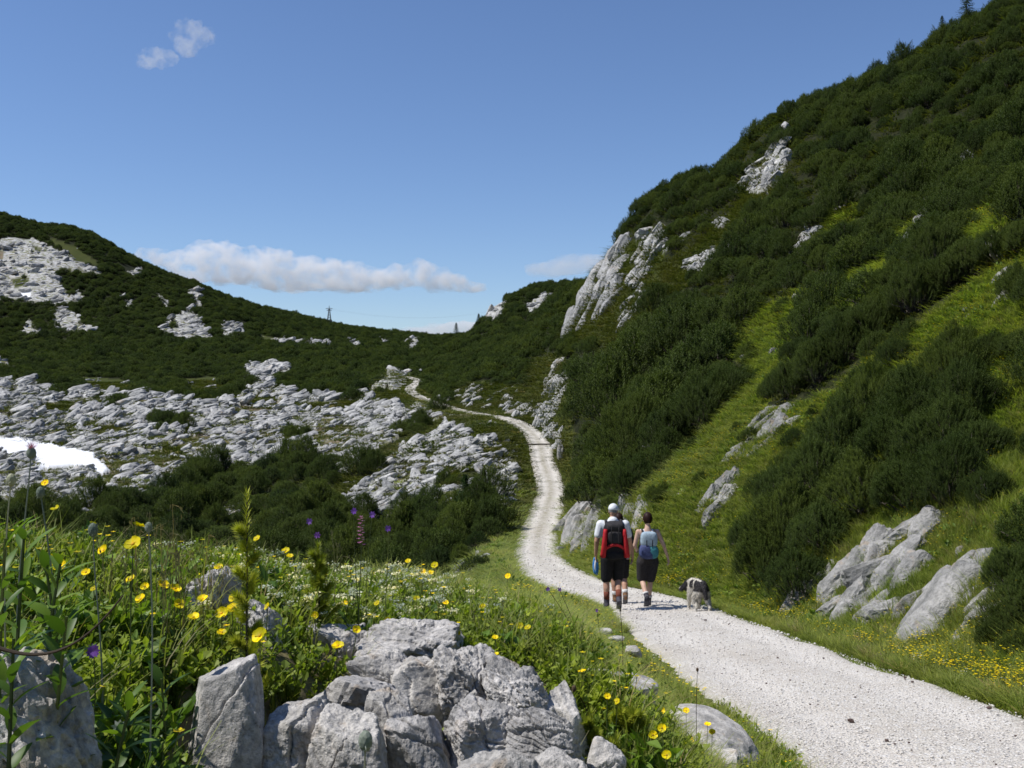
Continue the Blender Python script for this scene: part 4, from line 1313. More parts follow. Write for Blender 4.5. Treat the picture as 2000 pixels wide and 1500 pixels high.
outcrop([(1042, 800), (1060, 780), (1100, 840), (1108, 875), (1095, 885), (1060, 845), (1040, 825)], 12, 22, 55, 224, 'pale crag foot at the bend of the path', GP_, sub=4, mat_=M_ROCK_FAR, proud=.8)
outcrop([(1052, 800), (1060, 770), (1075, 735), (1090, 710), (1105, 730), (1108, 770), (1090, 800), (1080, 830)], 16, 24, 60, 225, 'tall pale crag rising at the right of the path bend', GP_, sub=4, mat_=M_ROCK_FAR, proud=1.3)
outcrop([(962, 806), (968, 785), (985, 780), (1000, 800), (996, 812)], 6, 16, 55, 226, 'low pale crag above the path, left of the tall crag', GP_, mat_=M_ROCK_FAR, proud=.8)
outcrop([(998, 815), (1010, 795), (1030, 785), (1040, 800), (1030, 818)], 7, 16, 55, 227, 'jagged pale crag foot between path and grass', GP_, mat_=M_ROCK_FAR, proud=.8)
outcrop([(895, 795), (905, 775), (920, 758), (940, 765), (930, 785), (915, 797)], 8, 17, 50, 228, 'slanted pale crag above the far straight of the path', GP_, mat_=M_ROCK_FAR, proud=.9)
outcrop([(842, 782), (850, 762), (862, 760), (870, 780), (880, 786)], 5, 13, 50, 229, 'small crag above the path near its vanishing bend', GP_, mat_=M_ROCK_FAR, proud=.6)
GC = 'crags on the right mountainside'
FR = dict(mat_=M_ROCK_FAR)
outcrop([(1112, 640), (1135, 600), (1160, 560), (1190, 510), (1216, 478), (1214, 540), (1205, 590), (1180, 610), (1140, 630)], 20, 36, 60, 241, 'big smooth white slab slanting up the mountainside skyline', GC, sub=4, long_=2.0, rough=0.09, ledge=0, proud=1.0, **FR)
outcrop([(1238, 545), (1245, 490), (1262, 450), (1285, 455), (1300, 480), (1285, 510), (1270, 545)], 14, 26, 55, 243, 'layered crag right of the big white slab', GC, sub=4, ledge=.8, proud=.9, **FR)
outcrop([(1205, 645), (1215, 610), (1240, 570), (1262, 560), (1250, 600), (1235, 635)], 9, 22, 58, 244, 'narrow white rib below the layered crag', GC, proud=.7, **FR)
outcrop([(1222, 560), (1235, 535), (1262, 520), (1265, 535), (1240, 560)], 5, 18, 50, 245, 'broken ledge at the foot of the layered crag', GC, proud=.6, **FR)
outcrop([(1300, 480), (1315, 465), (1345, 458), (1335, 475), (1310, 490)], 4, 16, 30, 260, 'thin ledge running right from the layered crag', GC, proud=.6, **FR)
outcrop([(1500, 300), (1508, 268), (1522, 254), (1530, 270), (1528, 290)], 4, 22, 60, 246, 'topmost pale rock tooth on the mountainside', GC, sub=4, rough=.1, ledge=0, proud=1.4, **FR)
outcrop([(1486, 366), (1495, 335), (1520, 300), (1534, 300), (1530, 330), (1510, 362)], 9, 22, 58, 247, 'pale rock rib below the topmost tooth', GC, sub=4, proud=1.0, **FR)
outcrop([(1432, 375), (1450, 355), (1490, 325), (1505, 320), (1480, 350), (1462, 378)], 9, 17, 40, 248, 'row of small ledges running down left of the tooth', GC, proud=.8, **FR)
outcrop([(1398, 450), (1402, 425), (1420, 415), (1424, 430), (1410, 448)], 4, 15, 55, 249, 'small crag in the grass gully below the ledges', GC, proud=.8, **FR)
outcrop([(1345, 534), (1350, 515), (1370, 500), (1385, 505), (1375, 530)], 6, 15, 50, 250, 'broken white rock at the foot of the grass gully', GC, proud=.8, **FR)
outcrop([(1385, 502), (1400, 490), (1425, 480), (1420, 490)], 3, 15, 30, 251, 'flat white slab in the grass gully', GC, ledge=0, proud=.8, **FR)
outcrop([(1758, 488), (1775, 450), (1800, 400), (1812, 392), (1808, 430), (1785, 475)], 10, 19, 62, 252, 'narrow pointed crag in the upper right pines', GC, ledge=.7, proud=1.2, **FR)
outcrop([(1616, 430), (1630, 412), (1652, 400), (1648, 412)], 3, 13, 35, 253, 'pale slab edge under pines left of the pointed crag', GC, proud=.8, **FR)
outcrop([(1545, 500), (1555, 460), (1575, 440), (1592, 450), (1580, 490)], 6, 22, 60, 254, 'shaded cliff under the mountainside pines', GC, proud=.6, **FR)
outcrop([(1865, 360), (1868, 310), (1890, 300), (1905, 340), (1895, 360)], 5, 24, 70, 255, 'shaded grey cliff behind bleached branches', GC, proud=.6, **FR)
outcrop([(942, 636), (950, 610), (975, 592), (992, 590), (985, 615), (965, 636)], 10, 13, 50, 256, 'pale crag on the far knoll above the saddle', GC, proud=.8, **FR)
outcrop([(1035, 615), (1045, 590), (1070, 572), (1082, 580), (1062, 600)], 8, 11, 50, 257, 'pale crag on the right flank of the far knoll', GC, proud=.8, **FR)
outcrop([(1016, 582), (1025, 570), (1036, 566), (1034, 576)], 3, 8, 50, 261, 'small white rock near the top of the far knoll', GC, proud=.8, **FR)
outcrop([(785, 675), (795, 664), (815, 660), (822, 680), (805, 692)], 7, 13, 30, 258, 'white rock heap on the valley floor near the saddle', 'rocks of the valley floor', proud=.8, **FR)
outcrop([(890, 655), (900, 650), (915, 643), (910, 653)], 3, 8, 30, 262, 'tiny white rock on the saddle skyline', 'rocks of the valley floor', proud=.8, **FR)

for k in range(34):
    px, py = rng.uniform(1180, 1990), rng.uniform(560, 1330)
    g_ = ground(round(px / 10) * 10, py, 6)
    if g_ is None or g_[1] > 60 or cover(g_[0:1], g_[1:2], g_[2:3])[0] != G_ or road_near(g_[0:1], g_[1:2])[0][0] < 1.4:
        continue
    s_ = g_[1] * rng.uniform(.004, .010)
    P, F = rock_shape(980 + k, 3, planes=8, sharp=16, rough=.14)
    o = new('stone', mesh_np('stone', P * s_ * np.array([1.4, 1, .8]), F, [M_ROCK_MID]), None, (g_[0], g_[1], g_[2] + s_ * .2))
    o.rotation_euler = (rng.normal(0, .3), -.5 + rng.normal(0, .3), rng.random() * 6)
    tag(o, 'small grey stone lying in the meadow grass', 'stone', 'small stones in the right-hand meadow')
    meadow_stones.append((o, g_[0], g_[1], g_[2]))
place_labels(meadow_stones, 'small grey meadow stone')

place_labels(heap_stones, 'shaded stone in the clefts')
# the karst of the basin: tilted, fluted slabs and blocks
SLAB = []
for k in range(7):
    P, F = rock_shape(300 + k, 3, planes=7, sharp=34, rough=0.19, ledge=0.5 if k % 2 else 0)
    P = P * np.array([1.25, [.5, .8, .4, .7, .36, .6, .5][k], [.36, .5, .26, .42, .24, .6, .3][k]])
    SLAB.append(mesh_np('karst_block', P, F, [M_ROCK_FAR], False))
x, y = polar_pts(24, 640, 0.0048, 0.5)
r = np.hypot(x, y)
z, cl, ds = H(x, y, True)
nn = fbm(p3(x / r * 60, np.log(r) * 30, 2.0, 1.0), 3)
n5 = fbm(p3(x / 7., y / 7., 12.0, 1.0), 3)
m = (((cl == R_) & (nn + .5 * n5 > -0.10) & (rng.random(len(x)) < .85)) | ((cl == E_) & (nn > 0.05)) | ((cl == G_) & (x < 1.5) & (r > 34) & (nn > 0.22)) | ((cl == G_) & (nn > 0.52) & (r > 30))) & (np.abs(ds) > 1.6 + np.where((ds < 0) & (y > 100), .034, .012) * r) & seen(x, y, z + .8)
x, y, z, r, cl = x[m], y[m], z[m], r[m], cl[m]
n = len(x)
sz = r * (0.0032 + 0.015 * rng.random(n) ** 4.5)
sz *= 1 - .35 * smooth(250, 450, r)
sz *= np.where(cl == R_, 1.0, 0.6)
rz = 0.35 + rng.normal(0, .3, n) + np.where(rng.random(n) < .1, 1.5, 0)
tilt = np.stack([rng.normal(0.05, .2, n), -0.38 + rng.normal(0, .2, n)], 1)
hs = (0.6 + 0.7 * rng.random(n))
order = np.argsort(-sz / r)
pid = rng.integers(0, 7, n)
big = order[:230]
karst_objs = []
def karst_label(x, y, z):
    px = 1000 + 2000 * x / y
    py = 750 - 2000 * (z - EYE) / y
    if py < 740:
        return 'pale limestone block on the slope of the left mountain', 'limestone blocks on the left mountain'
    if px > 680:
        return 'tilted grey limestone block on the slope below the path', 'limestone blocks on the slope below the path'
    if py > 850 and px < 360:
        return 'flat grey limestone block near the snow patch', 'limestone blocks near the snow patch'
    return 'white limestone block in the middle of the basin', 'limestone blocks in the basin'
for i in big:
    lb, gp = karst_label(x[i], y[i], z[i])
    o = new('limestone_block', SLAB[pid[i]], None, (x[i], y[i], z[i] + .02 * sz[i]))
    o.rotation_euler = (tilt[i, 0], tilt[i, 1], rz[i])
    o.scale = (sz[i], sz[i], sz[i] * hs[i])
    tag(o, lb, 'rock', gp)
    karst_objs.append((o, x[i], y[i], z[i]))
place_labels(karst_objs, 'pale limestone block')
q = order[230:]
scatter('limestone_rubble', SLAB, np.stack([x[q], y[q], z[q] + .02 * sz[q]], 1), rz[q], np.stack([sz[q], sz[q], sz[q] * hs[q]], 1), pid[q], 'pale limestone rubble strewn over the basin and slopes', tilt[q])
print('karst', n)

# ------------------------------------------------------------------ grass, leaves and small flowers as ground cover
def blade_tuft(seed, n=22, h=0.16, spread=0.05, w=0.004, droop=0.6, mat_=M_GRASS, seg=3, name='grass_tuft'):
    rs = np.random.default_rng(seed)
    mb = MB()
    th = rs.random(n) * 6.28
    for k in range(n):
        d = np.array([math.cos(th[k]), math.sin(th[k]), 0])
        s = np.array([-d[1], d[0], 0])
        hh = h * (0.5 + 0.7 * rs.random())
        b = d * spread * rs.random()
        t = np.linspace(0, 1, seg + 1)
        P = b + d * (hh * droop * rs.random() * 1.1 * t ** 2)[:, None] + np.array([0, 0, 1.0]) * (hh * (t - 0.25 * droop * t ** 2))[:, None]
        ww = w * (1 - t * 0.85)
        V = np.concatenate([P - s * ww[:, None], P[:] + s * ww[:, None]])
        m = seg + 1
        F = [(i, i + 1, m + i + 1, m + i) for i in range(seg)]
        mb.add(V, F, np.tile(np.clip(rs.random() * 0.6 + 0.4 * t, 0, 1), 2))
    return mb.mesh(name, [mat_])
def leaf_geo(L, W, fold=0.25, curl=0.25, seg=3):
    """a pointed oval leaf along +X, folded on its midrib"""
    t = np.linspace(0, 1, seg + 1)
    wv = W * np.sin(np.pi * np.clip(t * 0.94 + 0.03, 0, 1)) ** 0.8
    mid = np.stack([t * L, 0 * t, -curl * L * t ** 2], 1)
    lft = mid + np.stack([0 * t, wv, fold * wv], 1)
    rgt = mid + np.stack([0 * t, -wv, fold * wv], 1)
    V = np.concatenate([mid, lft, rgt])
    m = seg + 1
    F = [(i, i + 1, m + i + 1, m + i) for i in range(seg)] + [(i, 2 * m + i, 2 * m + i + 1, i + 1) for i in range(seg)]
    return V, np.array(F)
def rotm(ax, ay, az):
    return np.array(Matrix.Rotation(az, 3, 'Z') @ Matrix.Rotation(ay, 3, 'Y') @ Matrix.Rotation(ax, 3, 'X'))
def leaf_clump(seed, n=42, R=0.07, Hh=0.06, L=0.02, W=0.005, mat_=M_LEAF, sprigs=7, name='leaf_clump'):
    rs = np.random.default_rng(seed)
    mb = MB()
    for s in range(sprigs):
        a = rs.random() * 6.28
        tip = np.array([math.cos(a), math.sin(a), 0]) * R * rs.random() ** .6 + np.array([0, 0, Hh * (0.5 + 0.6 * rs.random())])
        t = np.linspace(0, 1, 4)[:, None]
        P = tip * t
        P[:, 2] = tip[2] * t[:, 0] ** 1.3
        mb.add(*tube(P, 0.0011, 3, False), 0.4)
        for k in range(n // sprigs):
            u = 0.25 + 0.78 * k / (n / sprigs)
            b = tip * u
            b[2] = tip[2] * u ** 1.3
            Vv, Ff = leaf_geo(L * (0.7 + 0.6 * rs.random()), W * (0.8 + .5 * rs.random()), 0.25, 0.3 * rs.random(), 2)
            Vv = Vv @ rotm(rs.normal(0, .4), -0.75 + rs.normal(0, .45), k * 2.4 + rs.random() * 1.0).T + b
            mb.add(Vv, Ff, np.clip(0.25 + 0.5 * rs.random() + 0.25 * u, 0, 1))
    return mb.mesh(name, [mat_])
def umbel(seed, h=0.09, n=26, mats=None, R=0.02, ps=0.004, name='white_flower_head', green=True):
    """a thin stalk with a flat head of tiny blossoms"""
    rs = np.random.default_rng(seed)
    mb = MB()
    t = np.linspace(0, 1, 4)[:, None]
    P = np.array([rs.normal(0, .012), rs.normal(0, .012), h]) * t
    mb.add(*tube(P, 0.0009, 3, False), 0.4, 0)
    top = P[-1]
    for k in range(n):
        c = top + np.array([rs.normal(0, R * .5), rs.normal(0, R * .5), rs.normal(0, .003)])
        a = rs.random() * 3
        for j in range(2):
            q = a + j * 0.8
            V = np.array([[math.cos(q + i * 1.5708), math.sin(q + i * 1.5708), 0] for i in range(4)]) * ps * (0.7 + .5 * rs.random()) + c
            V[:, 2] += rs.normal(0, ps * .5, 4)
            mb.add(V, [(0, 1, 2, 3)], rs.random(), 1)
    for k in range(6 if green else 0):
        Vv, Ff = leaf_geo(0.022, 0.0045, 0.2, 0.3, 2)
        mb.add(Vv @ rotm(0, -0.7, k * 1.1 + rs.random()).T + P[-1] * (0.1 + 0.12 * k), Ff, rs.random(), 0)
    return mb.mesh(name, mats or [M_STALK, M_WHITE])
def tiny_flower(seed, h=0.16, ps=0.010, m=M_YELLOW, nfl=3):
    rs = np.random.default_rng(seed)
    mb = MB()
    for f in range(nfl):
        top = np.array([rs.normal(0, .05), rs.normal(0, .05), h * (0.7 + .5 * rs.random())])
        mb.add(*tube(np.linspace([top[0] * .6, top[1] * .6, 0], top, 2), 0.0012, 3, False), 0.4, 0)
        for k in range(5):
            q = k * 1.2566 + rs.random() * .2
            d = np.array([math.cos(q), math.sin(q), 0.25])
            s = np.array([-d[1], d[0], 0])
            V = np.array([top, top + d * ps * .7 + s * ps * .45, top + d * ps * 1.15, top + d * ps * .7 - s * ps * .45])
            mb.add(V, [(0, 1, 2, 3)], rs.random(), 1)
    return mb.mesh('small_flower', [M_STALK, m])

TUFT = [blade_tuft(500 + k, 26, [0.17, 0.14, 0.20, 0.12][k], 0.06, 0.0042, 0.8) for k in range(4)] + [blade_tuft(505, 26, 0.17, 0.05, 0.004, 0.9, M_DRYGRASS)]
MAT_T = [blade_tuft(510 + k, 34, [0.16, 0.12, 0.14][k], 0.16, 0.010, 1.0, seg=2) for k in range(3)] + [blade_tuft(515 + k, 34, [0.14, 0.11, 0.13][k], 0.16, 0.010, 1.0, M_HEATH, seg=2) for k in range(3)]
# meadow grass, everywhere grass shows
x, y = polar_pts(4.2, 260, 0.0052, 0.5)
r = np.hypot(x, y)
z, cl, ds = H(x, y, True)
onbank = (x < 1.35 - 0.0 * y) & (y < 6.0) & (ds < 0)
ok = ~((ds < 0) & (y < 13) & (ds > -(HALF + .18))) & (np.abs(ds) > HALF - 0.02 + 0.15 * rng.random(len(x)) + 0.0018 * r) & seen(x, y, z + .2)
strip = (np.abs(ds) < 0.22) & (y > 26) & (y < 110) & (fbm(p3(x, y, 7, .8), 3) > -0.05)
m = ((cl == G_) | ((cl == E_) & (rng.random(len(x)) < .35)) | ((cl == R_) & (rng.random(len(x)) < .28)) | ((cl == P_) & (rng.random(len(x)) < np.where(r < 50, .10, .16)))) & ok
m |= strip & (rng.random(len(x)) < .4)
x, y, z, r, ds, cl = x[m], y[m], z[m], r[m], ds[m], cl[m]
n = len(x)
hgt = (0.55 + 0.75 * rng.random(n)) * (0.75 + 0.35 * smooth(0.9, 2.2, np.abs(ds)))
hgt *= np.where(np.abs(ds) < 0.3, 0.35, 1.0)
wd = np.clip(r / 16, 0.8, 12) * (0.8 + .5 * rng.random(n))
hgt = hgt * np.clip((r / 24) ** .5, 0.85, 2.0) * np.where((x < 1.2) & (r < 12), .6, 1)
pid = np.where(r < 16, rng.integers(0, 4, n), 5 + rng.integers(0, 3, n))
pid = np.where(rng.random(n) < smooth(38, 75, r), 8 + rng.integers(0, 3, n), pid)
pid = np.where((cl == P_) & (r > 16), 8 + rng.integers(0, 3, n), pid)
pid = np.where((rng.random(n) < 0.07) & (cl != P_), 4, pid)
hgt *= 0.75 + .6 * np.clip(fbm(p3(x, y, 14.0, 1 / 1.1), 3) + .3, 0, 1)
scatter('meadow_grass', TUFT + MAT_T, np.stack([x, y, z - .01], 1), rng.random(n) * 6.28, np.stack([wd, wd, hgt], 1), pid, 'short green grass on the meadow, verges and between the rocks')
print('grass', n)
# extra fine grass on the near verges
x, y = polar_pts(4.5, 26, 0.0046, 0.5)
r = np.hypot(x, y)
z, cl, ds = H(x, y, True)
m = (cl == G_) & (np.abs(ds) > HALF - 0.06 + 0.12 * rng.random(len(x))) & ((ds > 0) | (y > 5.5)) & ~((ds < 0) & (y < 13) & (ds > -(HALF + .20))) & seen(x, y, z + .2)
x, y, z, r, ds = x[m], y[m], z[m], r[m], ds[m]
n = len(x)
s = (0.65 + 0.6 * rng.random(n)) * (0.7 + .7 * np.clip(fbm(p3(x, y, 17.0, 1 / .9), 3) + .35, 0, 1)) * np.where((ds < 0) & (y < 13), .55, 1)
pid = np.where(rng.random(n) < 0.08, 4, rng.integers(0, 4, n))
scatter('verge_grass', TUFT, np.stack([x, y, z - .01], 1), rng.random(n) * 6.28, np.stack([s * 1.1, s * 1.1, s * (0.6 + .5 * smooth(.9, 1.8, np.abs(ds)))], 1), pid, 'long green grass blades beside the gravel path')
print('verge', n)
# yellow specks of the meadow
x, y = polar_pts(7, 75, 0.0042, 0.5)
r = np.hypot(x, y)
z, cl, ds = H(x, y, True)
pn = fbm(p3(x, y, 61.0, 1 / 2.2), 4) + 0.25 * fbm(p3(x, y, 81.0, 1 / 9.), 2)
m = (cl == G_) & (ds > 1.15) & (rng.random(len(x)) < np.clip(0.10 + 1.2 * (pn - 0.0), 0.03, 0.85)) & seen(x, y, z + .2)
m |= (cl == G_) & (ds < -1.1) & (y > 5.5) & (y < 24) & (rng.random(len(x)) < 0.035)
x, y, z, r = x[m], y[m], z[m], r[m]
n = len(x)
s = np.clip(r / 15, .9, 3.2) * (0.7 + .5 * rng.random(n))
BT = [tiny_flower(520 + k, [.15, .12, .17][k]) for k in range(3)] + [tiny_flower(530, .13, .009, M_WHITE)]
pid = np.where(rng.random(n) < 0.93, rng.integers(0, 3, n), 3)
scatter('meadow_buttercups', BT, np.stack([x, y, z], 1), rng.random(n) * 6.28, np.stack([s, s, np.clip(s, .9, 1.8)], 1), pid, 'small yellow meadow flowers sprinkled over the grass right of the path')
print('specks', n)

# herbs among the meadow grass
def herb(seed, n=30, R=.14, Hh=.10):
    return leaf_clump(seed, n, R, Hh, .05, .014, M_HERB, 6, 'herb')
HB = [herb(540 + k, 34, .13, [.09, .13, .07][k]) for k in range(3)]
x, y = polar_pts(5, 70, 0.0095, 0.5)
r = np.hypot(x, y)
z, cl, ds = H(x, y, True)
hn = fbm(p3(x, y, 71.0, 1 / 1.6), 4)
m = (cl == G_) & (np.abs(ds) > 1.25) & ((ds > 0) | (y > 6)) & (rng.random(len(x)) < np.clip(.12 + 1.5 * hn, 0.03, .8)) & seen(x, y, z + .2)
x, y, z, r = x[m], y[m], z[m], r[m]
n = len(x)
s = np.clip(r / 14, .8, 3.0) * (.6 + .8 * rng.random(n))
scatter('meadow_herbs', HB, np.stack([x, y, z], 1), rng.random(n) * 6.28, np.stack([s, s, np.clip(s, .8, 1.8)], 1), rng.integers(0, 3, n), 'broad-leaved herbs growing through the meadow grass')
print('herbs', n)

# ---- the bank in front of the camera
def bank_pts(sp, y0=0.75, y1=7.0):
    x, y = even_pts(-3.6, 2.2, y0, y1, sp)
    k = np.abs(x) < 0.55 * y + 0.1
    x, y = x[k], y[k]
    z, cl, ds = H(x, y, True)
    k = (ds < -(HALF + 0.03)) & seen(x, y, z + .12, 0.05)
    return x[k], y[k], z[k]
def bare(x, y):
    """the rock heap keeps most plants away"""
    px = 1000 + 2000 * x / y
    zz = H(x, y)
    py = 750 - 2000 * (zz - EYE) / y
    b = (py > 1420) & (px > 340) & (px < 1200)
    b |= (py > 1310) & (px > 700) & (px < 1080)
    for (a0, a1, b0, b1, dd) in NEAR_RECTS:
        b |= (px > a0) & (px < a1) & (y > dd - .62 * (a1 - a0) / 2000 * dd) & (y < dd + .30 * (a1 - a0) / 2000 * dd)
    return b
LC = [leaf_clump(600 + k, 70, 0.075, [0.055, 0.07, 0.05, 0.085][k], 0.015, [.0048, .0042, .006, .005][k]) for k in range(4)]
LB = [leaf_clump(610 + k, 40, 0.085, 0.09, 0.034, .0085, M_BIGLEAF, 6) for k in range(3)]
x, y, z = bank_pts(0.047)
k = rng.random(len(x)) < np.where(bare(x, y), 0.13, np.clip(1.15 - 0.10 * (y - 2), 0.45, 1.0))
x, y, z = x[k], y[k], z[k]
n = len(x)
px_ = 1000 + 2000 * x / y
bigp = (rng.random(n) < np.where(px_ < 360, 0.22, 0.05))
pid = np.where(bigp, 4 + rng.integers(0, 3, n), rng.integers(0, 4, n))
s = 0.75 + 0.6 * rng.random(n)
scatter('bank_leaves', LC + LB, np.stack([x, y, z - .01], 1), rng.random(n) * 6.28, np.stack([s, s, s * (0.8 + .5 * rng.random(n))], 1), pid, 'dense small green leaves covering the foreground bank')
print('bank leaves', n)
x, y, z = bank_pts(0.045)
px_ = 1000 + 2000 * x / y
k = rng.random(len(x)) < np.where(bare(x, y), 0.10, np.where(px_ > 850, 0.8, 0.30) + 0.25 * (y > 4.5))
x, y, z = x[k], y[k], z[k]
n = len(x)
BG = [blade_tuft(700 + k, 16, [.10, .13, .09][k], .03, .0016, 1.0, seg=4) for k in range(3)] + [blade_tuft(705, 12, .13, .03, .0014, 1.1, M_DRYGRASS, 4)]
s = 0.8 + 0.7 * rng.random(n)
pid = np.where(rng.random(n) < .12, 3, rng.integers(0, 3, n))
scatter('bank_grass', BG, np.stack([x, y, z - .005], 1), rng.random(n) * 6.28, np.stack([s, s, s], 1), pid, 'fine green and straw grass blades on the foreground bank')
# white flower heads in drifts
x, y, z = bank_pts(0.040, 1.6, 5.6)
px_ = 1000 + 2000 * x / y
py_ = 750 - 2000 * (z - EYE) / y
dr = fbm(p3(x, y, 33.0, 2.4), 3)
zone = np.exp(-((px_ - 690) / 260.) ** 2)
k = rng.random(len(x)) < np.clip(zone * (0.62 + 1.1 * dr) * (py_ < 1260), 0.0, .9)
x, y, z = x[k], y[k], z[k]
n = len(x)
s = 0.7 + 0.5 * rng.random(n)
UM = [umbel(720 + k, [.085, .07, .10][k], 22, None, .016, .0030) for k in range(3)]
scatter('white_flowers', UM, np.stack([x, y, z], 1), rng.random(n) * 6.28, np.stack([s, s, s], 1), rng.integers(0, 3, n), 'drifts of tiny cream-white flower heads behind the foreground rocks')
print('white', n)
x, y, z = bank_pts(0.050, 1.3, 6.5)
k = (rng.random(len(x)) < .11) & ~bare(x, y)
x, y, z = x[k], y[k], z[k]
n = len(x)
s = .55 + .4 * rng.random(n)
BF = [tiny_flower(740 + k, .12, .008, nfl=2) for k in range(3)]
scatter('bank_buttercups', BF, np.stack([x, y, z], 1), rng.random(n) * 6.28, np.stack([s, s, s], 1), rng.integers(0, 3, n), 'tiny yellow blossoms scattered through the bank plants')

# ------------------------------------------------------------------ flowers that can be picked out one by one
def petal_mesh(Lp=0.014, Wp=0.0085):
    V, F = [], []
    m, k = 5, 5
    for i in range(m):
        t = i / (m - 1)
        wv = Wp * (0.25 + 0.9 * math.sin(min(t, .8) / .8 * 1.5708)) * (1 - 0.45 * smooth(.8, 1.0, np.array([t]))[0])
        for j in range(k):
            u = j / (k - 1) * 2 - 1
            V.append((t * Lp * (1 - .06 * u * u * t), u * wv, 0.22 * Lp * t * t * 0.9 + 0.0016 * u * u + 0.0006 * math.sin(9 * u + 6 * t)))
    for i in range(m - 1):
        for j in range(k - 1):
            a = i * k + j
            F.append((a, a + 1, a + k + 1, a + k))
    return mesh_np('petal', V, F, [M_YELLOW], True, np.repeat(np.linspace(.2, 1, m), k))
PETAL = petal_mesh()

_v, _f = ico(2)
EYE_ = mesh_np('flower_eye', _v * np.array([.0032, .0032, .0018]) + np.array([0, 0, .0015]), _f, [M_ORANGE], True, np.full(len(_v), .5))
mb = MB()
for k in range(5):
    V, F = np.array(PETAL.vertices[0].co), None
    co = np.zeros(len(PETAL.vertices) * 3)
    PETAL.vertices.foreach_get('co', co)
    co = co.reshape(-1, 3)
    fs = np.array([list(p.vertices) for p in PETAL.polygons])
    mb.add(co @ rotm(0.12, 0, k * 1.2566).T, fs, .5 + .4 * (k % 2), 0)
mb.add(_v * np.array([.003, .003, .0018]) + np.array([0, 0, .0015]), _f, .5, 1)
BLOOM = mb.mesh('bloom', [M_YELLOW, M_ORANGE], True)
FL = [(260, 1063, 35), (203, 1075, 24), (116, 1104, 27), (104, 1092, 22), (108, 995, 20), (181, 1022, 14), (270, 1027, 24), (88, 943, 15), (168, 1118, 18), (183, 1150, 14), (255, 1132, 22), (283, 1146, 18), (275, 1170, 22),
      (318, 1143, 24), (342, 1150, 24), (350, 1180, 22), (396, 1170, 22), (427, 1108, 18), (378, 1206, 24), (433, 1198, 27), (455, 1189, 26), (470, 1198, 22), (433, 1236, 20), (508, 1242, 34), (660, 1262, 25), (523, 1185, 17),
      (615, 1202, 16), (696, 1230, 18), (679, 1176, 15), (684, 1150, 14), (586, 1158, 14), (502, 1052, 15), (558, 1076, 17), (566, 1086, 14), (797, 1096, 12), (849, 1104, 15), (825, 1117, 15), (841, 1119, 14), (780, 1117, 13),
      (798, 1126, 12), (757, 1213, 16), (815, 1223, 16), (813, 1169, 14), (870, 1177, 13), (943, 1185, 14), (967, 1245, 13), (1031, 1226, 14), (1015, 1222, 15), (968, 1278, 14), (992, 1125, 12), (1227, 1298, 12), (1186, 1360, 14),
      (1205, 1370, 14), (1293, 1422, 18), (1275, 1436, 19), (1302, 1475, 20), (1382, 1415, 14), (1391, 1430, 14), (1340, 1388, 14), (1282, 1363, 12), (1290, 1388, 18), (1348, 1445, 14), (456, 1168, 20), (375, 1115, 13),
      (736, 1178, 12), (795, 1215, 13), (713, 1136, 11), (894, 1237, 12), (880, 1142, 10), (540, 1313, 11), (445, 1098, 12)]
LBL = {0: 'widest-open yellow flower at the upper left, against the dark pines', 1: 'yellow flower just left of the widest-open one', 2: 'right one of two touching yellow flowers at the far left', 3: 'left one of two touching yellow flowers at the far left',
       4: 'yellow flower high over the leaves at the left edge', 5: 'small half-open yellow flower seen from the side on a grey stalk', 6: 'yellow flower facing away, above the widest-open one', 7: 'topmost small yellow flower in front of the snow patch',
       23: 'big flat-open yellow flower at the foot of the pitted rock', 24: 'single yellow flower in front of the broad pale rock', 16: 'yellow flower over the top of the dark pitted rock', 31: 'yellow flower on the tip of the young pine',
       35: 'bright yellow flower at the top edge of the bank, near the path', 48: 'yellow flower right above the rock with the shadowed side', 49: 'lone yellow flower where the bank meets the path grass', 50: 'yellow flower at the bank edge beside the flat verge stones',
       53: 'upper of two yellow flowers low at the right of the bank', 54: 'lower of two yellow flowers low at the right of the bank', 55: 'yellow flower nearest the bottom edge at the right of the bank', 69: 'small yellow bud over the grass cushion on the rocks',
       57: 'yellow flower nearest the long smooth verge stone', 18: 'yellow flower at the left foot of the dark pitted rock', 22: 'yellow flower on the lower slope of the dark pitted rock'}
def stem_mesh(hh, lx, ly, r0=0.0011, m=M_STALK, leaves=3, seed=1):
    rs = np.random.default_rng(seed)
    t = np.linspace(0, 1, 7)
    P = np.stack([-lx * (1 - t) ** 1.4, -ly * (1 - t) ** 1.4, -hh * (1 - t)], 1)
    P[:, 0] += .004 * np.sin(t * 6 + seed) * (1 - t)
    mb = MB()
    mb.add(*tube(P, r0 * (1.3 - .4 * t), 5), .5)
    for k in range(leaves):
        u = 0.12 + 0.6 * k / max(1, leaves)
        b = np.array([np.interp(u, t, P[:, q]) for q in range(3)])
        Vv, Ff = leaf_geo(0.02, 0.004, .2, .3, 2)
        mb.add(Vv @ rotm(0, -.8, k * 2.4 + rs.random()).T + b, Ff, rs.random())
    return mb.mesh('stem', [m])
auto_flowers = []
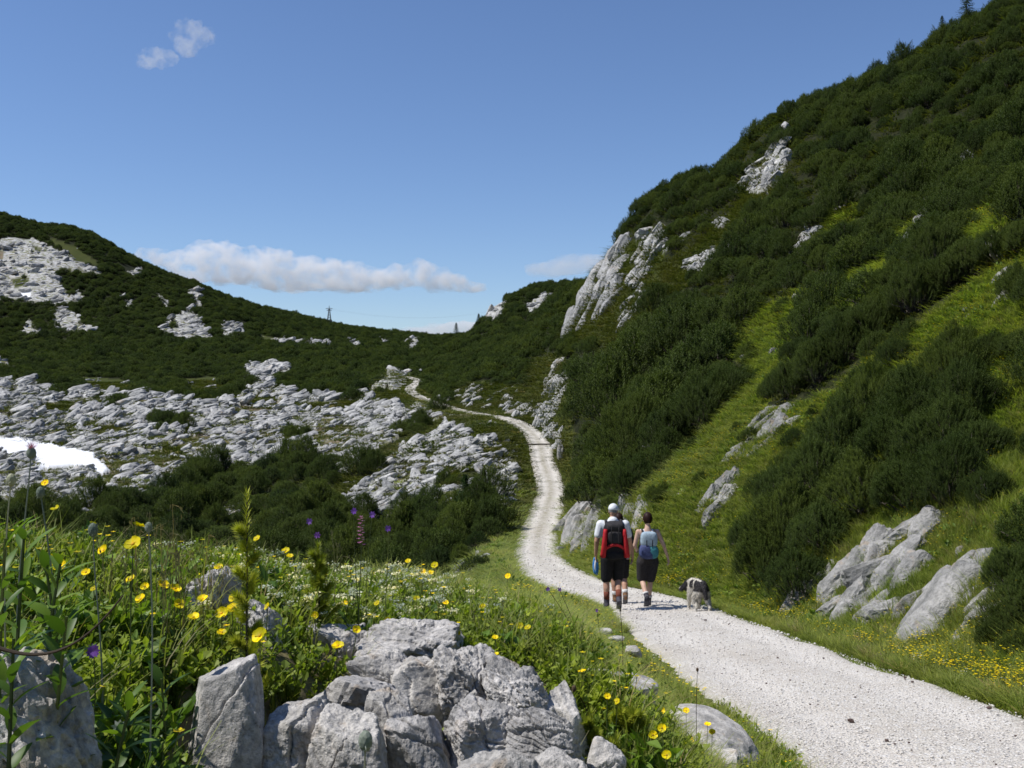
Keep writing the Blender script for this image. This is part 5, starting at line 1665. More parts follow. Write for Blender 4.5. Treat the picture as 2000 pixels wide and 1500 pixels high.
for i, (px, py, dm) in enumerate(FL):
    d = min(0.029 * 2000 / dm, 6.3)
    g_ = ground(px, min(py, 1495), 0.75)
    dg = g_[1] if g_ is not None and g_[1] < 8 else 99
    d = min(d, dg * 0.97)
    # the stem must reach soil within a hand's width or two
    dd_ = np.geomspace(0.9, max(dg, 1.0) * .98 if dg < 90 else 6.5, 60)
    pp = np.stack([at(px, py, q) for q in dd_])
    hh_ = pp[:, 2] - H(pp[:, 0], pp[:, 1])
    okh = (hh_ > (.085 if 520 < px < 1060 else .12)) & (hh_ < .30)
    if not okh.any():
        okh = (hh_ > .03) & (hh_ < .6)
    if not okh.any():
        continue
    q = np.argmin(np.where(okh, np.abs(np.log(dd_ / d)), 99))
    d, p, hh = dd_[q], pp[q], hh_[q]
    size_ = dm / 2000 * d / 0.029
    lb = LBL.get(i)
    flower_auto = lb is None
    if lb is None:
        lb, gp = ('small yellow five-petalled flower among white blossoms on the bank', 'yellow flowers among the white blossoms') if 520 < px < 1060 else \
                 (('yellow five-petalled flower in the leaves left of the pitted rock', 'yellow flowers left of the pitted rock') if px <= 520 else ('small yellow flower at the right end of the bank', 'yellow flowers at the right end of the bank'))
    else:
        gp = 'yellow flowers of the foreground bank'
    r_ = empty('yellow_flower', tuple(p), lb, 'flower', gp, rng.random() * 6.28, size_)
    if flower_auto:
        auto_flowers.append((r_, p[0], p[1], p[2]))
    # faces the sun and the lens loosely
    dirv = Vector((rng.normal(-.15, .35), -1.0 + rng.normal(0, .35), 0.75 + rng.random() * .9))
    if i in (5, 6):
        dirv = Vector((.2, 0.5, 1.0))
    r_.rotation_euler = dirv.to_track_quat('Z', 'Y').to_euler()
    if dm >= 16:
        for k in range(5):
            q = new('petal', PETAL, r_)
            q.rotation_euler = (0.12, -0.1 + rng.normal(0, .1), k * 1.2566 + rng.normal(0, .05))
        new('flower_centre', EYE_, r_)
    else:
        new('bloom', BLOOM, r_)
    st = stem_mesh(hh + .02, rng.normal(0, .012), .01 + rng.random() * .01, seed=i, leaves=3)
    so = new('stem', st, r_)
    mw = r_.rotation_euler.to_matrix()
    so.rotation_euler = mw.inverted().to_euler()
    so.scale = (1 / size_,) * 3

place_labels(auto_flowers, 'yellow flower')
# ---- tall single plants along the bank crest
def stalk_path(n, h, lx, ly, wob, rs):
    t = np.linspace(0, 1, n)
    P = np.stack([lx * t ** 1.5, ly * t ** 1.5, h * t], 1)
    P[:, :2] += wob * np.sin(t * 5 + rs.random() * 6)[:, None] * np.array([1, .4]) * t[:, None]
    return P
def on_ground(px, d):
    x_ = (px - 1000) / 2000 * d
    return np.array([x_, d, float(H([x_], [d])[0])])
def stalked(name, px, py_top, d, label, cat, head, lean=0.0, r0=0.0014, m=M_STALK, group=None, seed=1, leaves=0):
    """a plant rooted on the bank whose tip stands at (px, py_top)"""
    rs = np.random.default_rng(seed)
    top = at(px, py_top, d)
    b = on_ground(px - lean, d)
    h = top[2] - b[2]
    P = stalk_path(9, h, top[0] - b[0], 0, .004, rs)
    r_ = empty(name, tuple(b), label, cat, group)
    mb = MB()
    t = np.linspace(0, 1, 9)
    mb.add(*tube(P, r0 * (1.2 - .5 * t), 5), .5)
    for k in range(leaves):
        u = .1 + .75 * k / leaves
        bb = np.array([np.interp(u, t, P[:, q]) for q in range(3)])
        Vv, Ff = leaf_geo(.035 * (1 - .5 * u), .005, .2, .4, 3)
        mb.add(Vv @ rotm(0, -.8, k * 2.4).T + bb, Ff, rs.random())
    new('stalk', mb.mesh('stalk', [m]), r_)
    hd = head(rs)
    o = new('flower_head', hd, r_, tuple(P[-1]))
    return r_
def thistle_head(rs):
    mb = MB()
    V, F = ico(2)
    mb.add(V * np.array([.007, .007, .009]), F, .4, 0)
    for k in range(70):
        a, e = rs.random() * 6.28, 0.2 + 1.2 * rs.random()
        d_ = np.array([math.cos(a) * math.cos(e), math.sin(a) * math.cos(e), math.sin(e)])
        s_ = np.cross(d_, [0, 0, 1]) * .0008
        b = np.array([0, 0, .005])
        mb.add([b - s_, b + s_, b + d_ * .016], [(0, 1, 2)], rs.random(), 1)
    return mb.mesh('flower_head', [M_GREYBUD, M_PINK])
def bud_head(s=1.0, m=None):
    def f(rs):
        mb = MB()
        V, F = ico(2)
        mb.add(V * np.array([.006, .006, .009]) * s, F, rs.random(len(V)), 0)
        for k in range(40):
            a = rs.random() * 6.28
            d_ = np.array([math.cos(a) * .6, math.sin(a) * .6, rs.normal(0, .8)])
            d_ /= np.linalg.norm(d_)
            s_ = np.cross(d_, [0, 0, 1]) * .0005
            b = d_ * .0055 * s
            mb.add([b - s_, b + s_, b + d_ * .006 * s], [(0, 1, 2)], 1.0, 0)
        return mb.mesh('flower_head', [m or M_GREYBUD])
    return f
def bell_head(m, n=14, L=.05):
    def f(rs):
        mb = MB()
        for k in range(n):
            u = k / n
            a = k * 2.4
            c = np.array([math.cos(a) * .007 * (1 - .5 * u), math.sin(a) * .007 * (1 - .5 * u), -L + L * u * 1.1])
            for j in range(5):
                q = j * 1.2566 + rs.random()
                d_ = np.array([math.cos(q), math.sin(q), .3]) * .0052
                s_ = np.array([-math.sin(q), math.cos(q), 0]) * .0022
                mb.add([c, c + d_ * .6 + s_, c + d_ * 1.2, c + d_ * .6 - s_], [(0, 1, 2, 3)], rs.random(), 0)
        return mb.mesh('flower_head', [m])
    return f
def star_head(m, R=.011, n=7):
    def f(rs):
        mb = MB()
        for j in range(n):
            q = j * 6.283 / n + rs.random() * .3
            d_ = np.array([math.cos(q), .35 * math.sin(q) - .2, math.sin(q)]) * R
            s_ = np.array([-math.sin(q), 0, math.cos(q)]) * R * .28
            mb.add([np.zeros(3), d_ * .55 + s_, d_, d_ * .55 - s_], [(0, 1, 2, 3)], rs.random(), 0)
        return mb.mesh('flower_head', [m])
    return f
stalked('thistle', 55, 885, 1.5, 'pink-violet thistle head over the snow patch at the far left', 'thistle', thistle_head, 25, .0014, M_GREYBUD, seed=1)
stalked('budding_stalk', 20, 938, 1.45, 'grey downy bud on a hairy stalk at the far left edge', 'plant', bud_head(1.1), 12, .0014, M_GREYBUD, seed=2)
stalked('budding_stalk', 186, 1035, 1.5, 'two grey downy buds under a half-open yellow flower', 'plant', bud_head(1.2), -14, .0014, M_GREYBUD, seed=3)
stalked('budding_stalk', 85, 962, 1.5, 'grey stalk leaning right below the topmost yellow flower', 'plant', bud_head(1.0), -30, .0016, M_GREYBUD, seed=4)
stalked('hairy_stalk', 293, 1030, 1.3, 'tall hairy grey-green stalk standing alone in front of the pines', 'plant', bud_head(.8), 0, .0013, M_GREYBUD, seed=5)
stalked('seed_head', 708, 1448, 1.35, 'fuzzy grey seed head on a bent stalk before the foreground rocks', 'plant', bud_head(1.6), 12, .0015, M_GREYBUD, seed=6)
stalked('withered_stalk', 1119, 1345, 2.3, 'thin dark stalk with a brown bud right of the rock heap', 'plant', bud_head(.9, M_BROWN), -40, .0013, M_BROWN, seed=7)
stalked('withered_stalk', 1361, 1308, 4.4, 'tall thin withered stalk in front of the gravel', 'plant', bud_head(1.0, M_BROWN), 0, .0016, M_BROWN, seed=8)
stalked('withered_stalk', 1213, 1192, 4.0, 'thin curved dark stalk ending at the capped hiker\'s boot', 'plant', bud_head(.6, M_BROWN), -4, .0016, M_BROWN, seed=9)
stalked('violet_flower', 1072, 1150, 3.6, 'left one of two dark violet flower heads before the path', 'flower', star_head(M_PURPLE, .009), -60, .0013, M_BROWN, 'violet flowers before the path', 10)
stalked('violet_flower', 1094, 1151, 3.6, 'right one of two dark violet flower heads before the path', 'flower', star_head(M_PURPLE, .008), -45, .0013, M_BROWN, 'violet flowers before the path', 11)
stalked('violet_flower', 1165, 1192, 4.2, 'small dark flower head left of the capped hiker\'s boots', 'flower', star_head(M_PURPLE, .008), -20, .0014, M_BROWN, 'violet flowers before the path', 12)
stalked('violet_flower', 1036, 1316, 2.3, 'pale violet flower in front of the white-topped rock', 'flower', star_head(M_PURPLE, .009), 0, .0010, M_STALK, None, 13)
stalked('violet_flower', 186, 1271, 1.35, 'deep violet flower low in the leaves at the left', 'flower', star_head(M_PURPLE, .010, 12), 10, .0010, M_STALK, None, 14)
stalked('orchid', 704, 1012, 2.5, 'pink orchid spike against the dark pines', 'flower', bell_head(M_PINK, 20, .065), 3, .0014, M_STALK, None, 15)
for k, (px, py, lb) in enumerate([(690, 998, 'violet-blue flower beside the top of the pink orchid'), (605, 1018, 'violet-blue flower left of the orchid, upper'), (617, 1045, 'violet-blue flower left of the orchid, lower'),
                                  (757, 1032, 'violet-blue flower right of the orchid'), (725, 1005, 'violet-blue flower just above and right of the orchid')]):
    stalked('bellflower', px, py, 2.5, lb, 'flower', star_head(M_PURPLE, .009), 6 * (k - 2), .0010, M_STALK, 'violet-blue bellflowers around the orchid', 20 + k)
stalked('white_blossom', 238, 1420, 1.3, 'pair of white blossoms low in the leaves beside the upright block', 'flower', star_head(M_WHITE, .010, 9), 0, .0010, M_STALK, None, 31)
# nodding grass panicles on the crest
panicles = []
def panicle(px, py, d, seed, label):
    rs = np.random.default_rng(seed)
    b = on_ground(px, d)
    top = at(px, py, d)
    h = top[2] - b[2]
    mb = MB()
    for s in range(3):
        lx = rs.normal(0, .02)
        P = stalk_path(8, h * (1 - .12 * s), lx, 0, .006, rs)
        P = np.vstack([P, P[-1] + [lx * .6 + .006, 0, -.004], P[-1] + [lx * .9 + .012, 0, -.016]])
        mb.add(*tube(P, .0007, 3, False), .8)
        for k in range(12):
            u = P[min(9, 4 + k // 2)] + rs.normal(0, .0035, 3)
            mb.add([u, u + [.0012, 0, -.004], u + [0, 0, -.0085], u + [-.0012, 0, -.004]], [(0, 1, 2, 3)], rs.random())
    o = tag(new('grass_panicle', mb.mesh('grass_panicle', [M_DRYGRASS]), None, tuple(b)), label, 'grass', 'nodding pale grass stalks on the bank crest')
    panicles.append((o, top[0], top[1], top[2]))
for k, (px, py, d) in enumerate([(330, 985, 1.9), (300, 1000, 2.0), (352, 1012, 2.0), (240, 1030, 1.9), (275, 1010, 2.1), (318, 1040, 1.8), (360, 1040, 1.9), (395, 1045, 2.0), (205, 1045, 2.0), (418, 1060, 2.2), (640, 1050, 2.6), (655, 1035, 2.6)]):
    panicle(px, py, d, 50 + k, 'straw-coloured nodding grass stalks at the bank crest' if k < 10 else 'pale grass stalks beside the orchid')

place_labels(panicles, 'straw-coloured nodding grass stalk')
# ---- young pines on the crest (brush-like bottle tips)
def young_pine(px, py0, py1, d, seed, label, spread=0.0, n=1):
    rs = np.random.default_rng(seed)
    b = on_ground(px, d)
    z0 = at(px, py1, d)[2]
    z1 = at(px, py0, d)[2]
    r_ = empty('young_pine', tuple(b), label, 'young pine', 'young pines on the bank crest')
    mbs = MB()
    Bs, Ds, Ls = [], [], []
    for s in range(n):
        ox = (s - (n - 1) / 2) * spread + rs.normal(0, .003)
        base = np.array([ox, rs.normal(0, .01), 0])
        tip = np.array([ox * 1.3, rs.normal(0, .01), (z1 - b[2]) * (1 - .25 * abs(s - (n - 1) / 2))])
        mbs.add(*tube(np.linspace(base * .2, tip, 5), np.linspace(.0035, .0015, 5), 5), .5)
        d_ = (tip - base) / np.linalg.norm(tip - base)
        a = max(0.05, (z0 - b[2]) / (z1 - b[2])) * .75
        Bs.append(base + (tip - base) * a * .9)
        Ds.append(d_)
        Ls.append(np.linalg.norm(tip - base) * (1 - a * .9))
    for s in range(n):
        stem_top = Bs[s] + Ds[s] * Ls[s]
        for k in range(13):
            a_ = k * 2.4 + rs.random()
            u = .18 + .70 * k / 13
            dd = np.array([math.cos(a_) * .85, math.sin(a_) * .85, .6 + .5 * u])
            dd /= np.linalg.norm(dd)
            Bs.append(stem_top * u)
            Ds.append(dd)
            Ls.append(.050 * (1.25 - u) * (.7 + .5 * rs.random()))
    V, F, T = needle_shoots(np.array(Bs), np.array(Ds), np.array(Ls), 190, .020, .0024, rs, np.full(len(Bs), 1.2))
    new('stem', mbs.mesh('stem', [M_BARK]), r_)
    new('foliage', mesh_np('foliage', V, F, [M_NEEDLE_YOUNG], False, T), r_)
young_pine(482, 965, 1080, 1.9, 61, 'tallest yellow-green young pine on the bank crest, left of centre')
young_pine(625, 1062, 1100, 2.5, 64, 'squat young pine tip in front of the white blossoms')
young_pine(1160, 1390, 1460, 2.1, 65, 'dark green young pine among the rocks at the right of the heap', .035, 3)
young_pine(1225, 1385, 1450, 2.3, 66, 'second young pine, right of the one beside the rock heap', .03, 2)

# ---- leafy plants at the left edge, each leaf its own piece
BLV, BLF = leaf_geo(.070, .0080, .28, .35, 5)
BLADE = mesh_np('leaf', BLV, BLF, [M_BIGLEAF], True, np.full(len(BLV), .6))
BLV2, BLF2 = leaf_geo(.055, .0105, .25, .3, 5)
BLADE2 = mesh_np('leaf', BLV2, BLF2, [M_BIGLEAF], True, np.full(len(BLV2), .3))
def leafy_plant(px, py, d, n, seed, label, big=1.0):
    rs = np.random.default_rng(seed)
    b = on_ground(px, d)
    top = at(px, py, d)
    h = top[2] - b[2]
    lx = rs.normal(0, .02)
    r_ = empty('leafy_plant', tuple(b), label, 'plant', 'broad-leaved plants at the left edge', 0)
    t = np.linspace(0, 1, 7)
    P = np.stack([lx * t ** 1.4, rs.normal(0, .01) * t, h * t * .92], 1)
    new('stem', MB().add(*tube(P, .0028 * (1.2 - .6 * t), 5), .4).mesh('stem', [M_STALK]), r_)
    for k in range(n):
        u = 0.3 + 0.7 * (k / n) ** .8
        o = new('leaf', BLADE if k % 3 else BLADE2, r_, tuple(np.interp(u, t, P[:, q]) for q in range(3)))
        o.rotation_euler = (rs.normal(0, .3), -(0.35 + .75 * u) + rs.normal(0, .18), k * 2.4 + rs.random() * .5)
        s = (1.15 - .35 * u) * (.8 + .4 * rs.random()) * big
        o.scale = (s, s, s)
LP = [(20, 985, 1.25, 16, 'topmost leafy shoot at the left edge'), (-15, 1000, 1.2, 14, 'leafy shoot cut by the left edge'), (60, 1050, 1.3, 16, 'leafy shoot below the thistle'), (135, 1060, 1.35, 16, 'leafy rosette left of the grey downy buds'),
      (30, 1110, 1.15, 14, 'leafy shoot low at the left edge'), (95, 1160, 1.2, 14, 'leafy shoot below the two touching yellow flowers'), (150, 1190, 1.25, 12, 'leafy shoot above the violet flower'), (10, 1200, 1.1, 14, 'leafy shoot just above the boulder in the corner'),
      (245, 1370, 1.35, 12, 'broad leaves left of the upright block'), (330, 1300, 1.5, 10, 'broad pale leaf plant behind the upright block'), (200, 1330, 1.2, 12, 'leaf cluster above the corner boulder'), (310, 1440, 1.35, 10, 'leaf cluster at the foot of the upright block'),
      (130, 1100, 1.5, 14, 'narrow-leaved shoot beside the hairy stalk'), (860, 1190, 3.4, 10, 'clump of broad upright leaves amid the white blossoms'), (1010, 1290, 2.9, 10, 'clump of broad leaves above the white-topped rock')]
for k, (px, py, d, n, lb) in enumerate(LP):
    leafy_plant(px, py, d, n, 80 + k, lb, 0.8)
# bare dark twig arching across the lower left corner
t = np.linspace(0, 1, 14)
P = np.stack([at(-40 + 280 * u, 1262 + 34 * math.sin(u * 3.1) - 90 * u ** 3 - 10, 1.05) for u in t])
b0 = P[0].copy()
tag(new('twig', MB().add(*tube(P - b0, .0019 * (1.2 - .7 * t), 6), .5).mesh('twig', [M_BROWN]), None, tuple(b0)), 'bare dark twig arching across the leaves at the lower left', 'twig')

# ------------------------------------------------------------------ walkers and dog
def cloth(name, c0, c1=None, rough=0.85):
    return simple(name, c0, c1 or tuple(v * 0.7 for v in c0), 30, rough, 0.15, 0.004, bscale=40)
M_SKIN = simple('warm_skin', (0.42, 0.23, 0.15), (0.50, 0.29, 0.20), 12, 0.55, 0.35)  # the skin's own tone, deeper and browner than the pale one
M_SKINP = simple('pale_skin', (0.55, 0.35, 0.26), (0.62, 0.41, 0.31), 12, 0.55, 0.35)
M_WHITE_C = cloth('white_cotton', (0.78, 0.79, 0.80), (0.70, 0.72, 0.75))
M_BLACK_C = cloth('black_cloth', (0.012, 0.012, 0.014), (0.022, 0.021, 0.023))
M_CHAR_C = cloth('charcoal_cloth', (0.028, 0.027, 0.030), (0.05, 0.045, 0.045))
M_RED_C = cloth('red_nylon', (0.50, 0.025, 0.03), (0.38, 0.02, 0.025), 0.6)
M_LBLUE_C = cloth('pale_blue_nylon', (0.38, 0.48, 0.55), (0.30, 0.38, 0.45), 0.6)
M_NAVY_C = cloth('navy_nylon', (0.05, 0.06, 0.15), (0.08, 0.10, 0.22), 0.6)
M_TEAL_C = cloth('teal_nylon', (0.05, 0.20, 0.24), (0.08, 0.27, 0.30), 0.6)
M_BLUE_C = cloth('bright_blue_nylon', (0.04, 0.20, 0.55), (0.10, 0.32, 0.65), 0.5)
M_SOCK = cloth('rust_sock', (0.22, 0.07, 0.045))
M_SOCKW = cloth('white_sock', (0.75, 0.74, 0.72))
M_BOOT = cloth('dark_boot', (0.045, 0.042, 0.055), (0.09, 0.085, 0.10), 0.7)
M_BOOTB = cloth('brown_boot', (0.22, 0.12, 0.06), (0.14, 0.08, 0.045), 0.7)
M_SOLE = cloth('boot_sole', (0.07, 0.07, 0.075), (0.14, 0.14, 0.15))
M_HAIRD = cloth('dark_hair', (0.018, 0.008, 0.006), (0.035, 0.014, 0.010), 0.5)
M_HAIRG = cloth('grey_hair', (0.16, 0.155, 0.15), (0.26, 0.25, 0.24))

def skin_mesh(pts, edges, sub=1, root=0):
    """tapered flesh laid along each bone; all of it is merged into one surface by fuse()"""
    Vs, Fs, k0 = [], [], 0
    U, F = ico(2)
    for a, b in edges:
        pa, pb = np.array(pts[a][0], float), np.array(pts[b][0], float)
        ra, rb = pts[a][1], pts[b][1]
        ra = np.array(ra if hasattr(ra, '__len__') else (ra, ra), float)
        rb = np.array(rb if hasattr(rb, '__len__') else (rb, rb), float)
        L = np.linalg.norm(pb - pa)
        n = int(np.clip(L / (0.30 * min(ra.min(), rb.min())), 2, 16)) + 1
        for t in np.linspace(0, 1, n):
            r = ra * (1 - t) + rb * t
            Vs.append(U * np.array([r[0], r[1], min(r[0], r[1])]) + pa * (1 - t) + pb * t)
            Fs.append(F + k0)
            k0 += len(U)
    return mesh_np('flesh', np.concatenate(Vs), np.concatenate(Fs))
def fuse(meshes, voxel, name, mats, smooth_iter=2):
    """merge overlapping closed surfaces into one continuous skin"""
    bm = bmesh.new()
    for me, M_ in meshes:
        t = me.copy()
        if M_ is not None:
            t.transform(M_)
        bm.from_mesh(t)
        bpy.data.meshes.remove(t)
    me = bpy.data.meshes.new(name)
    bm.to_mesh(me)
    bm.free()
    me.materials.clear()
    o = bpy.data.objects.new('fuse', me)
    C.objects.link(o)
    m = o.modifiers.new('r', 'REMESH')
    m.mode = 'VOXEL'
    m.voxel_size = voxel
    m.use_smooth_shade = True
    if smooth_iter:
        s = o.modifiers.new('s', 'SMOOTH')
        s.iterations = smooth_iter
        s.factor = 0.5
    dg = bpy.context.evaluated_depsgraph_get()
    ev = bpy.data.meshes.new_from_object(o.evaluated_get(dg))
    bpy.data.objects.remove(o)
    ev.name = name
    ev.materials.clear()
    for q in mats:
        ev.materials.append(q)
    return ev
def head_mesh(s=1.0):
    V, F = ico(4)
    U = V.copy()
    P = U * np.array([.074, .092, .118])
    low = smooth(0.1, -1.0, U[:, 2])
    P[:, 0] *= 1 - 0.32 * low
    P[:, 1] *= 1 - 0.10 * low
    P[:, 1] -= 0.012 * smooth(-.2, -1, U[:, 1]) * low
    def push(c, w_, a):
        g = np.exp(-np.sum((U - np.array(c)) ** 2, 1) / w_ ** 2)
        return g[:, None] * np.array([0, a, 0])
    P += push((0, .98, -.12), .16, .022) + push((0, .95, -.62), .22, .010) + push((0, .95, -.40), .14, .006)
    P += push((.36, .90, .10), .16, -.010) + push((-.36, .90, .10), .16, -.010)
    me = mesh_np('head', P * s, F, [], True)
    V2, F2 = ico(2)
    ears = [mesh_np('ear', (V2 * np.array([.010, .018, .030]) + np.array([sx * .076, -.005, -.01])) * s, F2, [], True) for sx in (-1, 1)]
    return [me] + ears
def hand_mesh(side, curl=0.6, scale=1.0):
    """palm hanging down -Z from the wrist at 0, palm facing the thigh; five bent fingers"""
    pts = {'w': ((0, 0, 0), (.022, .018)), 'p1': ((0, .004, -.04), (.016, .036)), 'p2': ((0, .006, -.085), (.013, .040))}
    me = [skin_mesh(pts, [('w', 'p1'), ('p1', 'p2')], 1)]
    for k, (yy, L_) in enumerate([(.032, .070), (.012, .080), (-.010, .074), (-.030, .058)]):
        a = np.array([0, yy, -.07])
        p = [a]
        ang = 0.15
        for j, f in enumerate((.48, .30, .24)):
            ang += curl * (0.35 + .3 * j)
            p.append(p[-1] + np.array([-side * math.sin(ang), 0, -math.cos(ang)]) * L_ * f * 1.15)
        q = {'f%d' % j: (tuple(v), .0095 - .0008 * j) for j, v in enumerate(p)}
        me.append(skin_mesh(q, [('f0', 'f1'), ('f1', 'f2'), ('f2', 'f3')], 1))
    th = {'a': ((0, .018, -.022), .012), 'b': ((-side * .010, .046, -.045), .0105), 'c': ((-side * .020, .054, -.070), .0095), 'd': ((-side * .024, .052, -.090), .008)}
    me.append(skin_mesh(th, [('a', 'b'), ('b', 'c'), ('c', 'd')], 1))
    for m in me:
        m.transform(Matrix.Scale(scale, 4))
    return me
def boot_mesh(ankle, toe, heel_z, name='boot', r=1.0, shaft=.12, up=None):
    a, t = np.array(ankle, float), np.array(toe, float)
    u = np.array(up, float) if up is not None else np.array([0, 0, 1.0])
    d = t - a
    heel = a - np.array([d[0], d[1], 0]) / (np.hypot(d[0], d[1]) + 1e-6) * .035
    heel[2] = heel_z
    pts = {'s': (tuple(a + u * shaft), .052 * r), 'a': (tuple(a), .050 * r), 'h': (tuple(heel), .042 * r), 'm': (tuple((heel * .45 + t * .55) + [0, 0, .012]), .046 * r), 't': (tuple(t), (.040 * r, .034 * r))}
    return fuse([(skin_mesh(pts, [('s', 'a'), ('a', 'h'), ('h', 'm'), ('m', 't')], 1), None)], .009, 'boot', [], 3)
def rbox(sx, sy, sz, p=4.0, k=4, nz=0.0):
    V, F = ico(k)
    c = np.abs(V) ** p
    r = 1 / (c.sum(1) ** (1 / p))
    P = V * r[:, None]
    if nz:
        P = P * (1 + nz * fbm(P * 2.2 + 3, 3))[:, None]
    return P * np.array([sx, sy, sz]) / 2, F
def part(name, V, F, m, parent, loc=(0, 0, 0), sm=True):
    return new(name, mesh_np(name, V, F, [m], sm), parent, loc)

def person(loc, rz, J, E, mats, label, headpos, headrot, skin=M_SKIN, handrot=None, hs=1.0, curl=(.6, .6)):
    r_ = empty('person', loc, label, 'person', None, rz)
    parts = [(skin_mesh(J, E, 1), None)]
    hm = Matrix.Translation(headpos) @ headrot.to_4x4()
    for m in head_mesh(hs):
        parts.append((m, hm))
    for side, wn in ((-1, 'wristL'), (1, 'wristR')):
        M_ = Matrix.Translation(J[wn][0]) @ (handrot or {}).get(side, Matrix.Identity(3)).to_4x4()
        for m in hand_mesh(side, curl[0 if side < 0 else 1]):
            parts.append((m, M_))
    new('body', fuse(parts, 0.0075, 'body', [skin], 3), r_)
    return r_, hm
def grow(J, names, edges, dr, over=None):
    P = {n: (J[n][0], tuple(np.atleast_1d(J[n][1]) * 1.0 + dr)) for n in names}
    if over:
        P.update(over)
    P = {n: (v[0], (v[1] if hasattr(v[1], '__len__') and len(v[1]) == 2 else (float(np.atleast_1d(v[1])[0]),) * 2)) for n, v in P.items()}
    return skin_mesh(P, edges, 1)
def mid(a, b, t):
    return tuple(np.array(a) * (1 - t) + np.array(b) * t)
BE = [('pelvis', 'belly'), ('belly', 'chest'), ('chest', 'neckb'), ('neckb', 'neck'), ('chest', 'shL'), ('shL', 'elL'), ('elL', 'wristL'), ('chest', 'shR'), ('shR', 'elR'), ('elR', 'wristR'),
      ('pelvis', 'hipL'), ('hipL', 'kneeL'), ('kneeL', 'calfL'), ('calfL', 'anL'), ('anL', 'toeL'), ('pelvis', 'hipR'), ('hipR', 'kneeR'), ('kneeR', 'calfR'), ('calfR', 'anR'), ('anR', 'toeR')]
def legs(J, s, hip, knee, an, toe, rt=.082, rk=.056, rc=.058, ra=.038):
    J['hip' + s] = (hip, rt)
    J['knee' + s] = (knee, rk)
    k, a = np.array(knee), np.array(an)
    J['calf' + s] = (tuple(k * .62 + a * .38 + np.array([0, -.018, 0])), rc)
    J['an' + s] = (an, ra)
    J['toe' + s] = (toe, .03)

# --- the man in the white cap
J = {'pelvis': ((0, 0, .96), (.155, .115)), 'belly': ((0, .0, 1.12), (.145, .115)), 'chest': ((0, -.01, 1.34), (.165, .115)), 'neckb': ((0, -.01, 1.475), .075), 'neck': ((.005, .02, 1.55), .056),
     'shL': ((-.205, -.01, 1.42), .064), 'elL': ((-.275, -.03, 1.15), .046), 'wristL': ((-.285, .05, .90), .029), 'shR': ((.205, -.01, 1.42), .064), 'elR': ((.28, -.02, 1.15), .046), 'wristR': ((.30, .10, .93), .029)}
legs(J, 'L', (-.10, 0, .88), (-.11, .03, .50), (-.105, -.01, .10), (-.115, .13, .045))
legs(J, 'R', (.10, .0, .88), (.095, .10, .50), (.085, -.20, .17), (.09, -.10, .05))
hx = (1197 - 1000) / 2000 * 17.35
hz = float(road_z(hx, 17.35)[0])
man, hm = person((hx, 17.35, hz), 0.0, J, BE, None, 'hiker in white cap, white T-shirt and black shorts walking away with a red-and-black backpack', (.012, .045, 1.645), Matrix.Rotation(-.35, 3, 'Z') @ Matrix.Rotation(-.12, 3, 'X'),
                 M_SKIN, {-1: Matrix.Rotation(.15, 3, 'X'), 1: Matrix.Rotation(.4, 3, 'X')})
sl = {'slL': (mid(J['shL'][0], J['elL'][0], .62), .074), 'slR': (mid(J['shR'][0], J['elR'][0], .62), .074)}
new('t_shirt', fuse([(grow(J, ['pelvis', 'belly', 'chest', 'neckb', 'shL', 'shR'], [('pelvis', 'belly'), ('belly', 'chest'), ('chest', 'neckb'), ('chest', 'shL'), ('shL', 'slL'), ('chest', 'shR'), ('shR', 'slR')], .020, dict(sl, pelvis=((0, 0, .93), (.165, .13)))), None)], .009, 't_shirt', [M_WHITE_C], 5), man)
sh = {'pelvis': ((0, 0, .97), (.165, .13)), 'hipL': ((-.10, 0, .84), .115), 'hipR': ((.10, .01, .84), .115), 'cL': (mid(J['hipL'][0], J['kneeL'][0], .95), .098), 'cR': (mid(J['hipR'][0], J['kneeR'][0], .95), .098)}
new('shorts', fuse([(grow(J, [], [('pelvis', 'hipL'), ('hipL', 'cL'), ('pelvis', 'hipR'), ('hipR', 'cR')], 0, sh), None)], .009, 'shorts', [M_BLACK_C], 5), man)
def leg_wear(J, s, root, boot_m, sock_m, heel_z, sock_h=.13, up=None, br=1.0):
    a, k = np.array(J['an' + s][0]), np.array(J['calf' + s][0])
    u = (k - a) / np.linalg.norm(k - a)
    P, R = [a + u * .06, a + u * (.06 + sock_h * .5), a + u * (.06 + sock_h)], [.050, .050, .053]
    V, F = tube(P, R, 14)
    part('sock', V, F, sock_m, root)
    bm_ = boot_mesh(a, np.array(J['toe' + s][0]) + [0, .02, 0], heel_z, r=br, shaft=.06, up=u)
    bm_.materials.clear()
    bm_.materials.append(boot_m)
    b = new('boot', bm_, root)
    t_ = np.array(J['toe' + s][0])
    h_ = a.copy(); h_[2] = heel_z
    c = (t_ + h_) / 2
    dd = t_ - h_
    V, F = rbox(.088, np.linalg.norm(dd) + .12, .028, 5, 3)
    pitch = math.atan2(dd[2], math.hypot(dd[0], dd[1]))
    R_ = np.array(Matrix.Rotation(pitch, 3, 'X'))
    V = V @ R_.T + c + R_ @ np.array([0, 0, -.034])
    part('sole', V, F, M_SOLE, b)
leg_wear(J, 'L', man, M_BOOT, M_SOCK, .055)
leg_wear(J, 'R', man, M_BOOT, M_SOCK, .17)
V, F = ico(4)
k = V[:, 2] > -0.15
P = V * np.array([.085, .103, .096]) + np.array([0, -.004, .034])
low = V[:, 2] < -.1
P[low] = P[low] * np.array([.96, .96, 1]) 
P[:, 2] = np.maximum(P[:, 2], .016)
hat = part('cap', P, F, M_WHITE_C, man)
hat.matrix_local = hm
bv, bf = ico(3)
P = bv * np.array([.066, .075, .007]) + np.array([0, .115, .022])
P[:, 2] -= .25 * np.abs(P[:, 0]) ** 1.5
